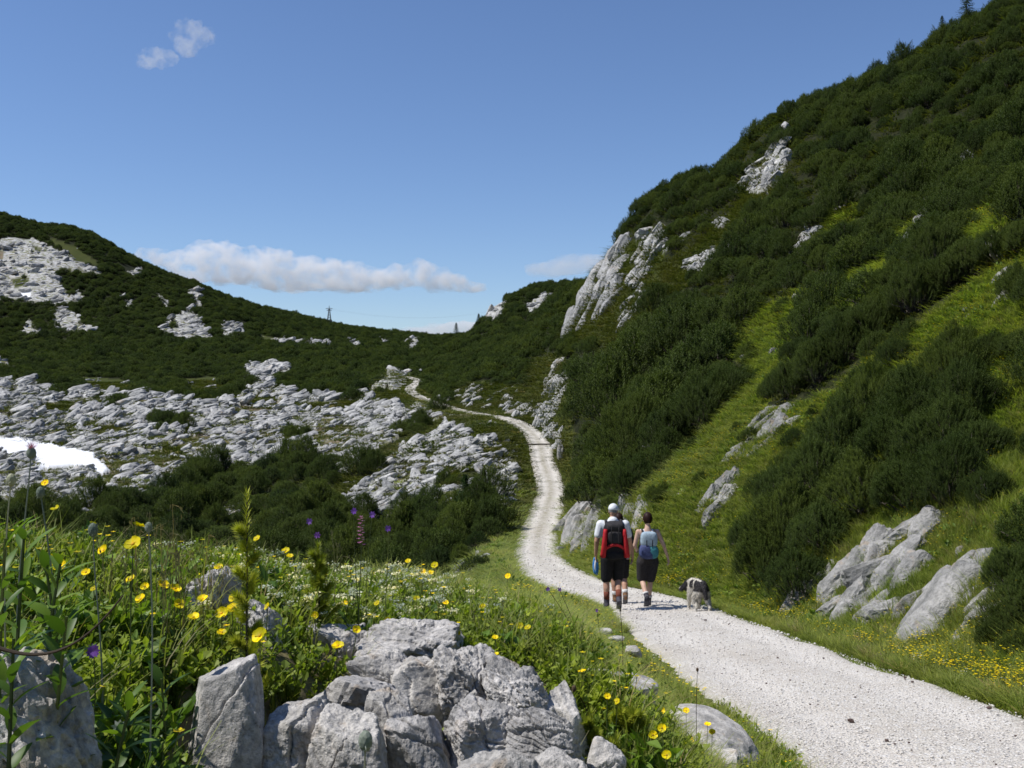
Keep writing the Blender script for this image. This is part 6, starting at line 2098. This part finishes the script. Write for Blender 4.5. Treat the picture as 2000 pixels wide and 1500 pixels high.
part('brim', P, bf, M_WHITE_C, hat)
P = V * np.array([.077, .086, .060]) + np.array([0, -.010, .0])
P[:, 1] = np.minimum(P[:, 1], .01)
hr = part('hair', P, F, M_HAIRG, man)
hr.matrix_local = hm

# rucksack on his back: a thing of its own
def pack_root(person_, loc, label):
    e = empty('backpack', tuple(np.array(person_.location) + np.array(loc)), label, 'backpack')
    return e
bp = pack_root(man, (0, -.235, 1.19), 'big black-and-red trekking backpack on the back of the capped hiker')
V, F = rbox(.37, .23, .58, 4.5, 4, .06)
V[:, 0] *= 1 + .10 * smooth(.2, -.25, V[:, 2])
part('main_bag', V, F, M_BLACK_C, bp)
V, F = rbox(.31, .26, .16, 3.2, 4, .08)
V = V @ np.array(Matrix.Rotation(.18, 3, 'X')).T
part('lid', V, F, M_CHAR_C, bp, (0.01, -.01, .235))
for sx in (-1, 1):
    t = np.linspace(0, 1, 9)
    P = np.stack([sx * (.155 + .045 * t), -.10 - .035 * np.sin(t * 3.1), .20 - .46 * t], 1)
    V, F = tube(P, .034 + .014 * t, 8)
    part('side_panel', V * np.array([1, 1, 1]), F, M_RED_C, bp)
t = np.linspace(-1, 1, 15)
P = np.stack([.175 * t, -.135 + .03 * t * t, -.075 - .085 * t * t + .02], 1)
V, F = tube(P, .027, 8)
part('red_band', V, F, M_RED_C, bp)
V, F = rbox(.24, .06, .20, 4, 3, .05)
part('front_pocket', V, F, M_CHAR_C, bp, (0, -.125, .065))
V, F = rbox(.34, .17, .15, 3.5, 3, .08)
part('bottom_pocket', V, F, M_BLACK_C, bp, (0, -.045, -.235))
for sx in (-.06, .06):
    V, F = rbox(.018, .012, .30, 6, 2)
    part('buckle_strap', V, F, M_CHAR_C, bp, (sx, -.162, .10))
for sx in (-1, 1):
    P = [(sx * .12, .08, .20), (sx * .13, .12, .30), (sx * .125, .23, .30), (sx * .14, .36, .20), (sx * .15, .37, .0), (sx * .17, .26, -.14), (sx * .17, .09, -.2)]
    V, F = tube(catmull(np.array(P), 4), .022, 8)
    V[:, 0] = V[:, 0]
    part('shoulder_strap', V, F, M_CHAR_C, bp)
# blue bundle held at his left side
hl = np.array(man.location) + np.array(J['wristL'][0]) + np.array([.0, .02, -.10])
e = empty('bundle', tuple(hl), 'bright blue and white bundle dangling from the capped hiker\'s left hand', 'bundle')
for k in range(4):
    t = np.linspace(0, 1, 10)
    P = np.stack([.018 * np.sin(t * 3.14) * (1 if k % 2 else -1) + .012 * (k - 1.5), .015 * np.cos(t * 3 + k), .05 - .27 * t - .01 * k], 1)
    V, F = tube(P, .013 + .004 * np.sin(t * 3.1), 7)
    part('strand', V, F, M_BLUE_C if k != 2 else M_WHITE_C, e)

# --- the woman in the sleeveless top
J = {'pelvis': ((0, 0, .88), (.15, .11)), 'belly': ((0, .0, 1.02), (.115, .09)), 'chest': ((0, -.005, 1.22), (.135, .095)), 'neckb': ((0, -.01, 1.35), .058), 'neck': ((0, .01, 1.42), .046),
     'shL': ((-.165, -.01, 1.30), .048), 'elL': ((-.225, .0, 1.06), .036), 'wristL': ((-.17, .17, .96), .023), 'shR': ((.165, -.01, 1.30), .048), 'elR': ((.275, -.03, 1.07), .036), 'wristR': ((.355, .03, .85), .023)}
legs(J, 'L', (-.085, 0, .81), (-.09, .07, .46), (-.045, -.22, .20), (-.05, -.15, .06), .080, .052, .050, .033)
legs(J, 'R', (.085, 0, .81), (.05, .06, .46), (.03, .06, .09), (.035, .19, .04), .080, .052, .050, .033)
wx = (1265 - 1000) / 2000 * 17.9
wz = float(road_z(wx, 17.9)[0])
wom, hm = person((wx, 17.9, wz), 0.0, J, BE, None, 'bare-armed hiker with short dark hair, black shorts and a small blue backpack, walking away', (.0, .02, 1.515), Matrix.Rotation(.12, 3, 'Z') @ Matrix.Rotation(-.18, 3, 'X'),
                 M_SKINP, {-1: Matrix.Rotation(1.2, 3, 'X'), 1: Matrix.Rotation(-.3, 3, 'Y')}, .95)
new('tank_top', fuse([(grow(J, ['pelvis', 'belly', 'chest'], [('pelvis', 'belly'), ('belly', 'chest'), ('chest', 'tl'), ('chest', 'tr')], .014, {'tl': ((-.105, -.005, 1.315), .040), 'tr': ((.105, -.005, 1.315), .040), 'pelvis': ((0, 0, .87), (.155, .12))}), None)], .009, 'tank_top', [M_WHITE_C], 5), wom)
sh = {'pelvis': ((0, 0, .89), (.160, .125)), 'hipL': ((-.09, 0, .77), .112), 'hipR': ((.09, .0, .77), .112), 'cL': (mid(J['hipL'][0], J['kneeL'][0], .90), .100), 'cR': (mid(J['hipR'][0], J['kneeR'][0], .90), .100)}
new('shorts', fuse([(grow(J, [], [('pelvis', 'hipL'), ('hipL', 'cL'), ('pelvis', 'hipR'), ('hipR', 'cR')], 0, sh), None)], .009, 'shorts', [M_CHAR_C], 5), wom)
leg_wear(J, 'L', wom, M_BOOT, M_SOCKW, .20, .03, br=.88)
leg_wear(J, 'R', wom, M_BOOT, M_SOCKW, .05, .03, br=.88)
V, F = ico(4)
P = V * np.array([.083, .098, .112]) * (1 + .04 * fbm(V * 5, 3))[:, None] + np.array([0, -.012, .018])
P[:, 1] = np.minimum(P[:, 1], .055)
P[:, 2] = np.maximum(P[:, 2], -.075)
hr = part('hair', P, F, M_HAIRD, wom)
hr.matrix_local = hm
bp = pack_root(wom, (0.0, -.175, 1.10), 'small pale-blue, navy and teal backpack on the bare-armed hiker')
V, F = rbox(.29, .17, .27, 3.6, 4, .07)
part('upper_bag', V, F, M_LBLUE_C, bp, (0, 0, .09))
V, F = rbox(.33, .19, .26, 3.2, 4, .08)
Vl = V.copy()
Vl[:, 0] = np.minimum(Vl[:, 0], .035 - .35 * Vl[:, 2])
part('navy_pocket', Vl, F, M_NAVY_C, bp, (-.005, -.012, -.115))
Vr = V.copy() * np.array([.98, 1.02, .9])
Vr[:, 0] = np.maximum(Vr[:, 0], .02 - .35 * Vr[:, 2])
part('teal_pocket', Vr, F, M_TEAL_C, bp, (.0, -.010, -.125))
for sx in (-1, 1):
    P = [(sx * .10, .05, .17), (sx * .105, .10, .235), (sx * .105, .18, .235), (sx * .115, .285, .14), (sx * .12, .27, .0), (sx * .15, .17, -.10), (sx * .14, .05, -.15)]
    V, F = tube(catmull(np.array(P), 4), .017, 8)
    part('shoulder_strap', V, F, M_CHAR_C, bp)
    V, F = rbox(.014, .010, .16, 6, 2)
    part('buckle_strap', V, F, M_BLACK_C, bp, (sx * .05, -.092, .02))

# --- the third walker, nearly hidden beyond the capped man
J = {'pelvis': ((0, 0, .90), (.14, .11)), 'belly': ((0, .0, 1.04), (.125, .10)), 'chest': ((0, -.01, 1.25), (.145, .10)), 'neckb': ((0, -.01, 1.37), .065), 'neck': ((0, .02, 1.44), .05),
     'shL': ((-.18, -.01, 1.32), .056), 'elL': ((-.20, -.03, 1.07), .04), 'wristL': ((-.16, .15, .95), .026), 'shR': ((.18, -.01, 1.32), .056), 'elR': ((.24, -.02, 1.07), .04), 'wristR': ((.25, .02, .84), .026)}
legs(J, 'L', (-.09, 0, .82), (-.09, .12, .47), (-.06, .10, .09), (-.06, .22, .04))
legs(J, 'R', (.09, 0, .82), (.10, .06, .46), (.10, -.16, .16), (.10, -.08, .05))
tx = (1209 - 1000) / 2000 * 18.7
tz = float(road_z(tx, 18.7)[0])
thr, hm = person((tx, 18.7, tz), 0.0, J, BE, None, 'third walker almost hidden in front of the capped hiker, one brown-and-white boot showing', (0, .045, 1.53), Matrix.Rotation(-.1, 3, 'X'), M_SKIN, {-1: Matrix.Rotation(.9, 3, 'X'), 1: Matrix.Rotation(.1, 3, 'X')}, .95)
new('shirt', fuse([(grow(J, ['pelvis', 'belly', 'chest', 'neckb', 'shL', 'shR'], [('pelvis', 'belly'), ('belly', 'chest'), ('chest', 'neckb'), ('chest', 'shL'), ('shL', 'slL'), ('chest', 'shR'), ('shR', 'slR')], .016, {'slL': (mid(J['shL'][0], J['elL'][0], .7), .062), 'slR': (mid(J['shR'][0], J['elR'][0], .7), .062)}), None)], .009, 'shirt', [M_CHAR_C], 5), thr)
sh = {'pelvis': ((0, 0, .91), (.155, .125)), 'hipL': ((-.09, 0, .78), .108), 'hipR': ((.09, .0, .78), .108), 'cL': (mid(J['hipL'][0], J['kneeL'][0], .85), .092), 'cR': (mid(J['hipR'][0], J['kneeR'][0], .85), .092)}
new('shorts', fuse([(grow(J, [], [('pelvis', 'hipL'), ('hipL', 'cL'), ('pelvis', 'hipR'), ('hipR', 'cR')], 0, sh), None)], .009, 'shorts', [M_BLACK_C], 5), thr)
leg_wear(J, 'L', thr, M_BOOTB, M_SOCKW, .05, .06)
leg_wear(J, 'R', thr, M_BOOTB, M_SOCKW, .16, .06)
V, F = ico(3)
P = V * np.array([.080, .095, .105]) + np.array([0, -.012, .018])
P[:, 1] = np.minimum(P[:, 1], .05)
hr = part('hair', P, F, M_HAIRD, thr)
hr.matrix_local = hm

# --- the dog
D = {'rump': ((0, -.27, .50), (.115, .125)), 'mid': ((0, -.02, .50), (.105, .105)), 'chest': ((0, .24, .45), (.12, .15)), 'neck': ((-.02, .38, .47), .085), 'head': ((-.10, .43, .42), .078), 'muz': ((-.18, .475, .365), .044), 'nose': ((-.22, .495, .345), .030),
     't1': ((0, -.40, .50), .045), 't2': ((.02, -.45, .40), .038), 't3': ((.03, -.46, .30), .022)}
DE = [('rump', 'mid'), ('mid', 'chest'), ('chest', 'neck'), ('neck', 'head'), ('head', 'muz'), ('muz', 'nose'), ('rump', 't1'), ('t1', 't2'), ('t2', 't3')]
for s, sg, o1, o2 in (('L', -1, .0, .06), ('R', 1, -.05, -.03)):
    D['h' + s] = ((sg * .085, -.24, .40), .090)
    D['k' + s] = ((sg * .125, -.17 + o1, .29), .062)
    D['o' + s] = ((sg * .130, -.33 + o1, .17), .036)
    D['p' + s] = ((sg * .130, -.29 + o1, .045), .036)
    D['q' + s] = ((sg * .130, -.23 + o1, .030), .034)
    D['s' + s] = ((sg * .085, .22, .35), .070)
    D['e' + s] = ((sg * .095, .20 + o2, .25), .048)
    D['w' + s] = ((sg * .090, .24 + o2, .12), .038)
    D['f' + s] = ((sg * .090, .25 + o2, .035), .038)
    DE += [('rump', 'h' + s), ('h' + s, 'k' + s), ('k' + s, 'o' + s), ('o' + s, 'p' + s), ('p' + s, 'q' + s), ('chest', 's' + s), ('s' + s, 'e' + s), ('e' + s, 'w' + s), ('w' + s, 'f' + s)]
dx = (1364 - 1000) / 2000 * 17.1
dz = float(H([dx + .05], [17.0])[0])
dog = empty('dog', (dx, 17.15, dz), 'shaggy black-and-white dog sniffing at the grass verge, seen from behind', 'dog', None, rad(7), (.84, .84, .98))
db = fuse([(skin_mesh(D, DE, 1), None)], .012, 'body', [], 4)
nV = len(db.vertices)
co = np.zeros(nV * 3)
db.vertices.foreach_get('co', co)
co = co.reshape(-1, 3)
no = np.zeros(nV * 3)
db.vertices.foreach_get('normal', no)
no = no.reshape(-1, 3)
co += no * (0.010 * fbm(co * 22, 3))[:, None]
db.vertices.foreach_set('co', co.astype(np.float32).ravel())
def dog_tint(P):
    w_ = .025 * fbm(P * 9, 3)
    y, z, x = P[:, 1] + w_, P[:, 2] + w_, P[:, 0]
    black = ((z > .43) & (y < .20) & (y > -.42) & (np.abs(x) < .30)) & ~((np.abs(y - (-.02)) < .035) & (z > .40))
    black &= ~((np.abs(x + .03) < .022) & (y > -.3))
    black |= (y > .37)
    black |= (y < -.36) & (z > .32)
    grey = (z < .38) & (noise3(P * 16) > .32)
    v = np.where(black, .04, np.where(grey, .45, .95))
    v = np.where((y > .48) & (np.abs(z - .38) < .02), .7, v)
    return v
a = db.attributes.new('tint', 'FLOAT', 'POINT')
a.data.foreach_set('value', dog_tint(co).astype(np.float32))
m, n_, o_ = mat('dog_coat')
at_ = nd(n_, 'ShaderNodeAttribute', attribute_name='tint')
cc = mixc(n_, at_.outputs['Fac'], (0.014, 0.013, 0.018), (0.62, 0.58, 0.50))
princ(n_, o_, cc, .85, None, .15)
db.materials.append(m)
new('body', db, dog)
rs = np.random.default_rng(5)
pick = rs.integers(0, nV, 9000)
b = co[pick] + rs.normal(0, .004, (9000, 3))
nn_ = no[pick]
d_ = nn_ * .5 + np.array([0, -.25, -.75]) + rs.normal(0, .25, (9000, 3))
d_ /= np.linalg.norm(d_, axis=1, keepdims=True)
s_ = np.cross(d_, nn_)
s_ /= np.linalg.norm(s_, axis=1, keepdims=True) + 1e-6
L_ = (.022 + .022 * rs.random((9000, 1))) * smooth(.0, .35, b[:, 2:3])
V = np.stack([b - s_ * .0032, b + s_ * .0032, b + d_ * L_ + nn_ * .006], 1).reshape(-1, 3)
F = np.arange(27000).reshape(-1, 3)
T = np.repeat(np.clip(dog_tint(co[pick]) + rs.normal(0, .06, 9000), 0, 1), 3)
fm = mesh_np('fur', V, F, [m], False, T)
new('fur', fm, dog)
for sx in (-1, 1):
    V, F = ico(3)
    P = V * np.array([.016, .045, .062])
    P[:, 2] -= .03
    e = part('ear', P, F, M_BLACK_C, dog, (-.09 + sx * .055, .39 + sx * .05, .465))
    e.rotation_euler = (.2, sx * -.35, .7)

# ------------------------------------------------------------------ loose gravel, drain bar, pylon, small spruces, dead branches
STN = []
for k in range(5):
    P, F = rock_shape(900 + k, 2, planes=8, sharp=14, rough=.12)
    STN.append(mesh_np('gravel_stone', P * np.array([1, .8, .6]), F, [M_STONES if k < 4 else M_DARKSTONE], False))
x, y = polar_pts(4.3, 60, 0.0034, 0.5)
ds, rz, ri = road_near(x, y)
m = (np.abs(ds) < HALF + .12) & (rng.random(len(x)) < .6)
x, y, ds = x[m], y[m], ds[m]
z = road_z(x, y) - .07 * smooth(.86, 1.0, np.abs(ds) / HALF)
n = len(x)
r = np.hypot(x, y)
s = (0.005 + 0.017 * rng.random(n) ** 4.5) * np.clip(r / 9, 1, 4)
s *= np.where(np.abs(ds) > HALF * .9, 1.4, 1.0)
pid = np.where(rng.random(n) < .022, 4, rng.integers(0, 4, n))
scatter('loose_gravel', STN, np.stack([x, y, z + s * .12], 1), rng.random(n) * 6.28, np.stack([s, s, s], 1), pid, 'loose pale gravel stones scattered over the track')
print('gravel', n)
for k, (px, py, lb) in enumerate([(1661, 1436, 'dark reddish stone lying on the gravel near the bottom'), (1768, 1343, 'upper of two dark stones at the right side of the gravel'), (1782, 1356, 'lower of two dark stones at the right side of the gravel'), (1932, 1412, 'dark stone at the right gravel edge'), (1732, 1476, 'small rusty stone on the gravel at the bottom')]):
    g_ = ground(px, py, 3)
    sz_ = [.035, .022, .020, .028, .022][k]
    P, F = rock_shape(950 + k, 3, planes=8, sharp=12, rough=.14)
    o = new('stone', mesh_np('stone', P * sz_ * np.array([1.2, 1, .75]), F, [M_DARKSTONE]), None, (g_[0], g_[1], float(road_z(g_[0], g_[1])[0]) + sz_ * .3))
    tag(o, lb, 'stone', 'dark stones on the gravel')
# timber drain bar across the track
i = int(np.argmin(np.abs(RC[:, 1] - 87)))
c, nrm = RC[i], RN[i]
L_ = 2.3
V, F = rbox(L_, .20, .22, 10, 3)
o = new('drain_bar', mesh_np('drain_bar', V, F, [M_WOOD]), None, (c[0], c[1], c[2] + .02))
o.rotation_euler = (0, 0, math.atan2(nrm[1], nrm[0]) + .1)
tag(o, 'dark drain bar laid across the track at the far bend', 'drain bar')

def strut(mb, a, b, r=.06):
    mb.add(*tube(np.array([a, b], float), r, 4), .5)
# lattice pylon on the far ridge
pd = 700.0
pb = at(643, 640, pd)
top = at(643, 597, pd)
hgt_ = top[2] - pb[2]
py_ = empty('pylon', tuple(pb), 'thin lattice power pylon standing on the far ridge left of the saddle', 'pylon')
mb = MB()
w0, w1 = 1.7, .25
def cor(t, k):
    w_ = w0 + (w1 - w0) * min(1, t * 1.15)
    return np.array([(w_ if k in (0, 3) else -w_), (w_ if k in (0, 1) else -w_), hgt_ * t])
for k in range(4):
    strut(mb, cor(0, k), cor(.87, k), .17)
new('mast_leg_frame', mb.mesh('mast_leg_frame', [M_STEEL]), py_)
mb = MB()
for lv in range(7):
    t0, t1 = lv * .12, (lv + 1) * .12
    for k in range(4):
        strut(mb, cor(t0, k), cor(t1, (k + 1) % 4), .09)
        strut(mb, cor(t1, k), cor(t1, (k + 1) % 4), .08)
new('bracing', mb.mesh('bracing', [M_STEEL]), py_)
mb = MB()
strut(mb, (0, 0, hgt_ * .8), (0, 0, hgt_), .16)
new('mast_top', mb.mesh('mast_top', [M_STEEL]), py_)
for zz, L2 in ((.86, 2.4), (.78, 1.8)):
    mb = MB()
    strut(mb, (-L2, 0, hgt_ * zz), (L2, 0, hgt_ * zz), .14)
    strut(mb, (-L2, 0, hgt_ * zz), (0, 0, hgt_ * (zz + .05)), .08)
    strut(mb, (L2, 0, hgt_ * zz), (0, 0, hgt_ * (zz + .05)), .08)
    new('cross_arm', mb.mesh('cross_arm', [M_STEEL]), py_)
for sx in (-2.3, 2.3):
    for (ex, ey, ez) in ((at(940, 612, 900), None, None),):
        pass
    e_ = at(955, 608, 880)
    a_ = pb + np.array([sx, 0, hgt_ * .86])
    e_ = e_ + np.array([sx, 0, 0])
    t = np.linspace(0, 1, 24)[:, None]
    P = a_ * (1 - t) + e_ * t
    P[:, 2] -= 6 * (1 - (2 * t[:, 0] - 1) ** 2)
    o = new('power_cable', MB().add(*tube(P - a_, .018, 3, False), .5).mesh('power_cable', [M_STEEL]), None, tuple(a_))
    tag(o, 'hair-thin power cable from the %s arm of the pylon over the saddle' % ('left' if sx < 0 else 'right'), 'cable', 'power cables over the saddle')
    e2 = at(250, 560, 900) + np.array([sx, 0, 0])
# small spruces
def spruce(px, py0, py1, d, seed, label, m=M_SPRUCE, tiers=9):
    rs = np.random.default_rng(seed)
    z1, z0 = at(px, py0, d)[2], at(px, py1, d)[2]
    h = z1 - z0
    r_ = empty('spruce', tuple(at(px, py1, d)), label, 'spruce tree')
    V, F = tube(np.array([[0, 0, -.05 * h], [0, 0, h * .97]]), np.array([.022 * h, .004 * h]), 6)
    part('trunk', V, F, M_BARK, r_)
    Bs, Ds, Ls = [], [], []
    n = 46 * tiers // 3
    for k in range(n):
        u = k / n
        zz = h * (.06 + .92 * u)
        R = h * .30 * (1 - u) ** .8 * (.65 + .5 * rs.random()) + .02 * h
        a = k * 2.4 + rs.normal(0, .3)
        for f in (0.15, .45, .75):
            Bs.append([math.cos(a) * R * f, math.sin(a) * R * f, zz - .25 * R * f])
            dd = np.array([math.cos(a + rs.normal(0, .3)), math.sin(a + rs.normal(0, .3)), -.15 + .35 * f])
            Ds.append(dd / np.linalg.norm(dd))
            Ls.append(R * .38)
    V, F, T = needle_shoots(np.array(Bs), np.array(Ds), np.array(Ls), 14, .028 * h, .011 * h, rs, rs.random(len(Bs)) * .8)
    new('crown', mesh_np('crown', V, F, [m], False, T), r_)
g_ = ground(908, 1010, 30)
spruce(908, 925, 1012, g_[1], 1, 'fresh green young spruce among the dwarf pines below the path', M_SPRUCE, 12)
spruce(935, 612, 638, 430, 2, 'tiny spruce silhouetted on the skyline at the foot of the far knoll')
spruce(891, 630, 652, 520, 3, 'tiny spruce silhouetted left of the far knoll on the saddle')
spruce(1888, -25, 30, 112, 4, 'spruce rising from the pine thicket at the very top right')
spruce(1840, 30, 62, 113, 5, 'small spruce tip on the skyline below the top right corner')
# bleached dead branches in the thicket and on the slope above
def dead_branch(px, py, w_px, d, seed, label):
    rs = np.random.default_rng(seed)
    L = w_px / 2000 * d
    mb = MB()
    for k in range(4):
        a0 = rs.normal(0, .5)
        t = np.linspace(0, 1, 8)
        s = L * (.5 + .6 * rs.random())
        P = np.stack([s * t * math.cos(a0), .25 * s * (1 - t) - .05 * t, s * t * math.sin(a0) * .8 + .05 * s * np.sin(t * 3 + k)], 1)
        mb.add(*tube(P, .007 * (1.2 - t) + .003, 5), .5)
        q = P[4]
        mb.add(*tube(np.array([q, q + [s * .2, -.02, s * .18 * rs.choice([-1, 1])]]), .004, 4), .5)
    p = at(px, py, d)
    tag(new('dead_branch', mb.mesh('dead_branch', [M_DEADWOOD], True), None, tuple(p)), label, 'branch', 'bleached dead branches')

# ------------------------------------------------------------------ clouds: vapour bodies far beyond the ridge
def cloud_mat(name, dens, scale, thr=(.40, .62)):
    m, n, o = mat(name)
    g = nd(n, 'ShaderNodeTexCoord')
    nz = noise(n, g.outputs['Object'], scale, 5, .62)
    v = nd(n, 'ShaderNodeVolumePrincipled')
    v.inputs['Color'].default_value = (1, 1, 1, 1)
    v.inputs['Anisotropy'].default_value = 0.0
    n.links.new(mth(n, 'MULTIPLY', ramp(n, nz, [(thr[0], 0.0), (thr[1], 1.0)]), dens), v.inputs['Density'])
    n.links.new(v.outputs[0], o.inputs['Volume'])
    return m
def cloud(puffs, D, seed, label, m, deep=.8, voxel=1 / 60., flat=1.0):
    rs = np.random.default_rng(seed)
    V0, F0 = ico(4)
    ctr = at(np.mean([p[0] for p in puffs]), np.mean([p[1] for p in puffs]), D)
    bm = bmesh.new()
    for (px, py, rx, ry) in puffs:
        ry *= flat
        c = at(px, py, D) - ctr
        P = V0 * np.array([rx, rx * deep, ry]) * D / 2000
        P = P * (1.05 + .75 * fbm(V0 * 2.2 + rs.random(3) * 20, 4))[:, None] + c + np.array([0, rs.normal(0, .3) * rx * D / 2000, 0])
        t = mesh_np('puff', P, F0)
        bm.from_mesh(t)
        bpy.data.meshes.remove(t)
    me = bpy.data.meshes.new('cloud')
    bm.to_mesh(me)
    bm.free()
    w_ = (max(p[0] + p[2] for p in puffs) - min(p[0] - p[2] for p in puffs)) * D / 2000
    me = fuse([(me, None)], w_ * voxel, 'cloud', [m], 1)
    tag(new('cloud', me, None, tuple(ctr)), label, 'cloud')
CM = cloud_mat('cloud_vapour', 0.020, .012, (.43, .72))
big_puffs = [(295, 498, 26, 12), (330, 505, 34, 18), (372, 515, 42, 28), (400, 498, 40, 28), (440, 508, 46, 32), (490, 515, 50, 30), (540, 520, 50, 32), (590, 528, 48, 30), (640, 535, 46, 28), (690, 540, 46, 26),
             (730, 545, 44, 22), (780, 540, 40, 24), (818, 532, 36, 24), (850, 545, 38, 22), (890, 555, 36, 16), (925, 562, 26, 10), (460, 540, 60, 16), (560, 552, 70, 14), (660, 558, 70, 12), (380, 540, 50, 12)]
cloud(big_puffs, 6000, 1, 'long white cumulus bank floating over the left ridge', CM, 1.0, 1 / 170.)
CS = cloud_mat('wisp_vapour', 0.014, .014, (.45, .78))
cloud([(378, 76, 33, 26), (362, 90, 24, 20), (400, 72, 20, 18)], 5000, 2, 'upper puff of the small ragged cloud pair high at the left', CS, 1.0, 1 / 70.)
cloud([(305, 116, 32, 19), (285, 118, 20, 14), (332, 113, 18, 13)], 5000, 3, 'lower puff of the small ragged cloud pair high at the left', CS, 1.0, 1 / 70.)
CL = cloud_mat('low_vapour', 0.004, .006, (.34, .62))
cloud([(1080, 525, 50, 14), (1120, 515, 48, 18), (1170, 512, 44, 18), (1200, 520, 40, 16)], 7000, 4, 'faint hazy cloud just above the right mountainside', CL, 1.0, 1 / 50.)
cloud([(820, 648, 40, 10), (860, 646, 40, 12), (900, 640, 36, 12), (940, 645, 40, 14), (780, 652, 30, 8)], 7000, 5, 'low pale cloud on the horizon behind the saddle', cloud_mat('horizon_vapour', 0.008, .006, (.34, .60)), 1.0, 1 / 50.)
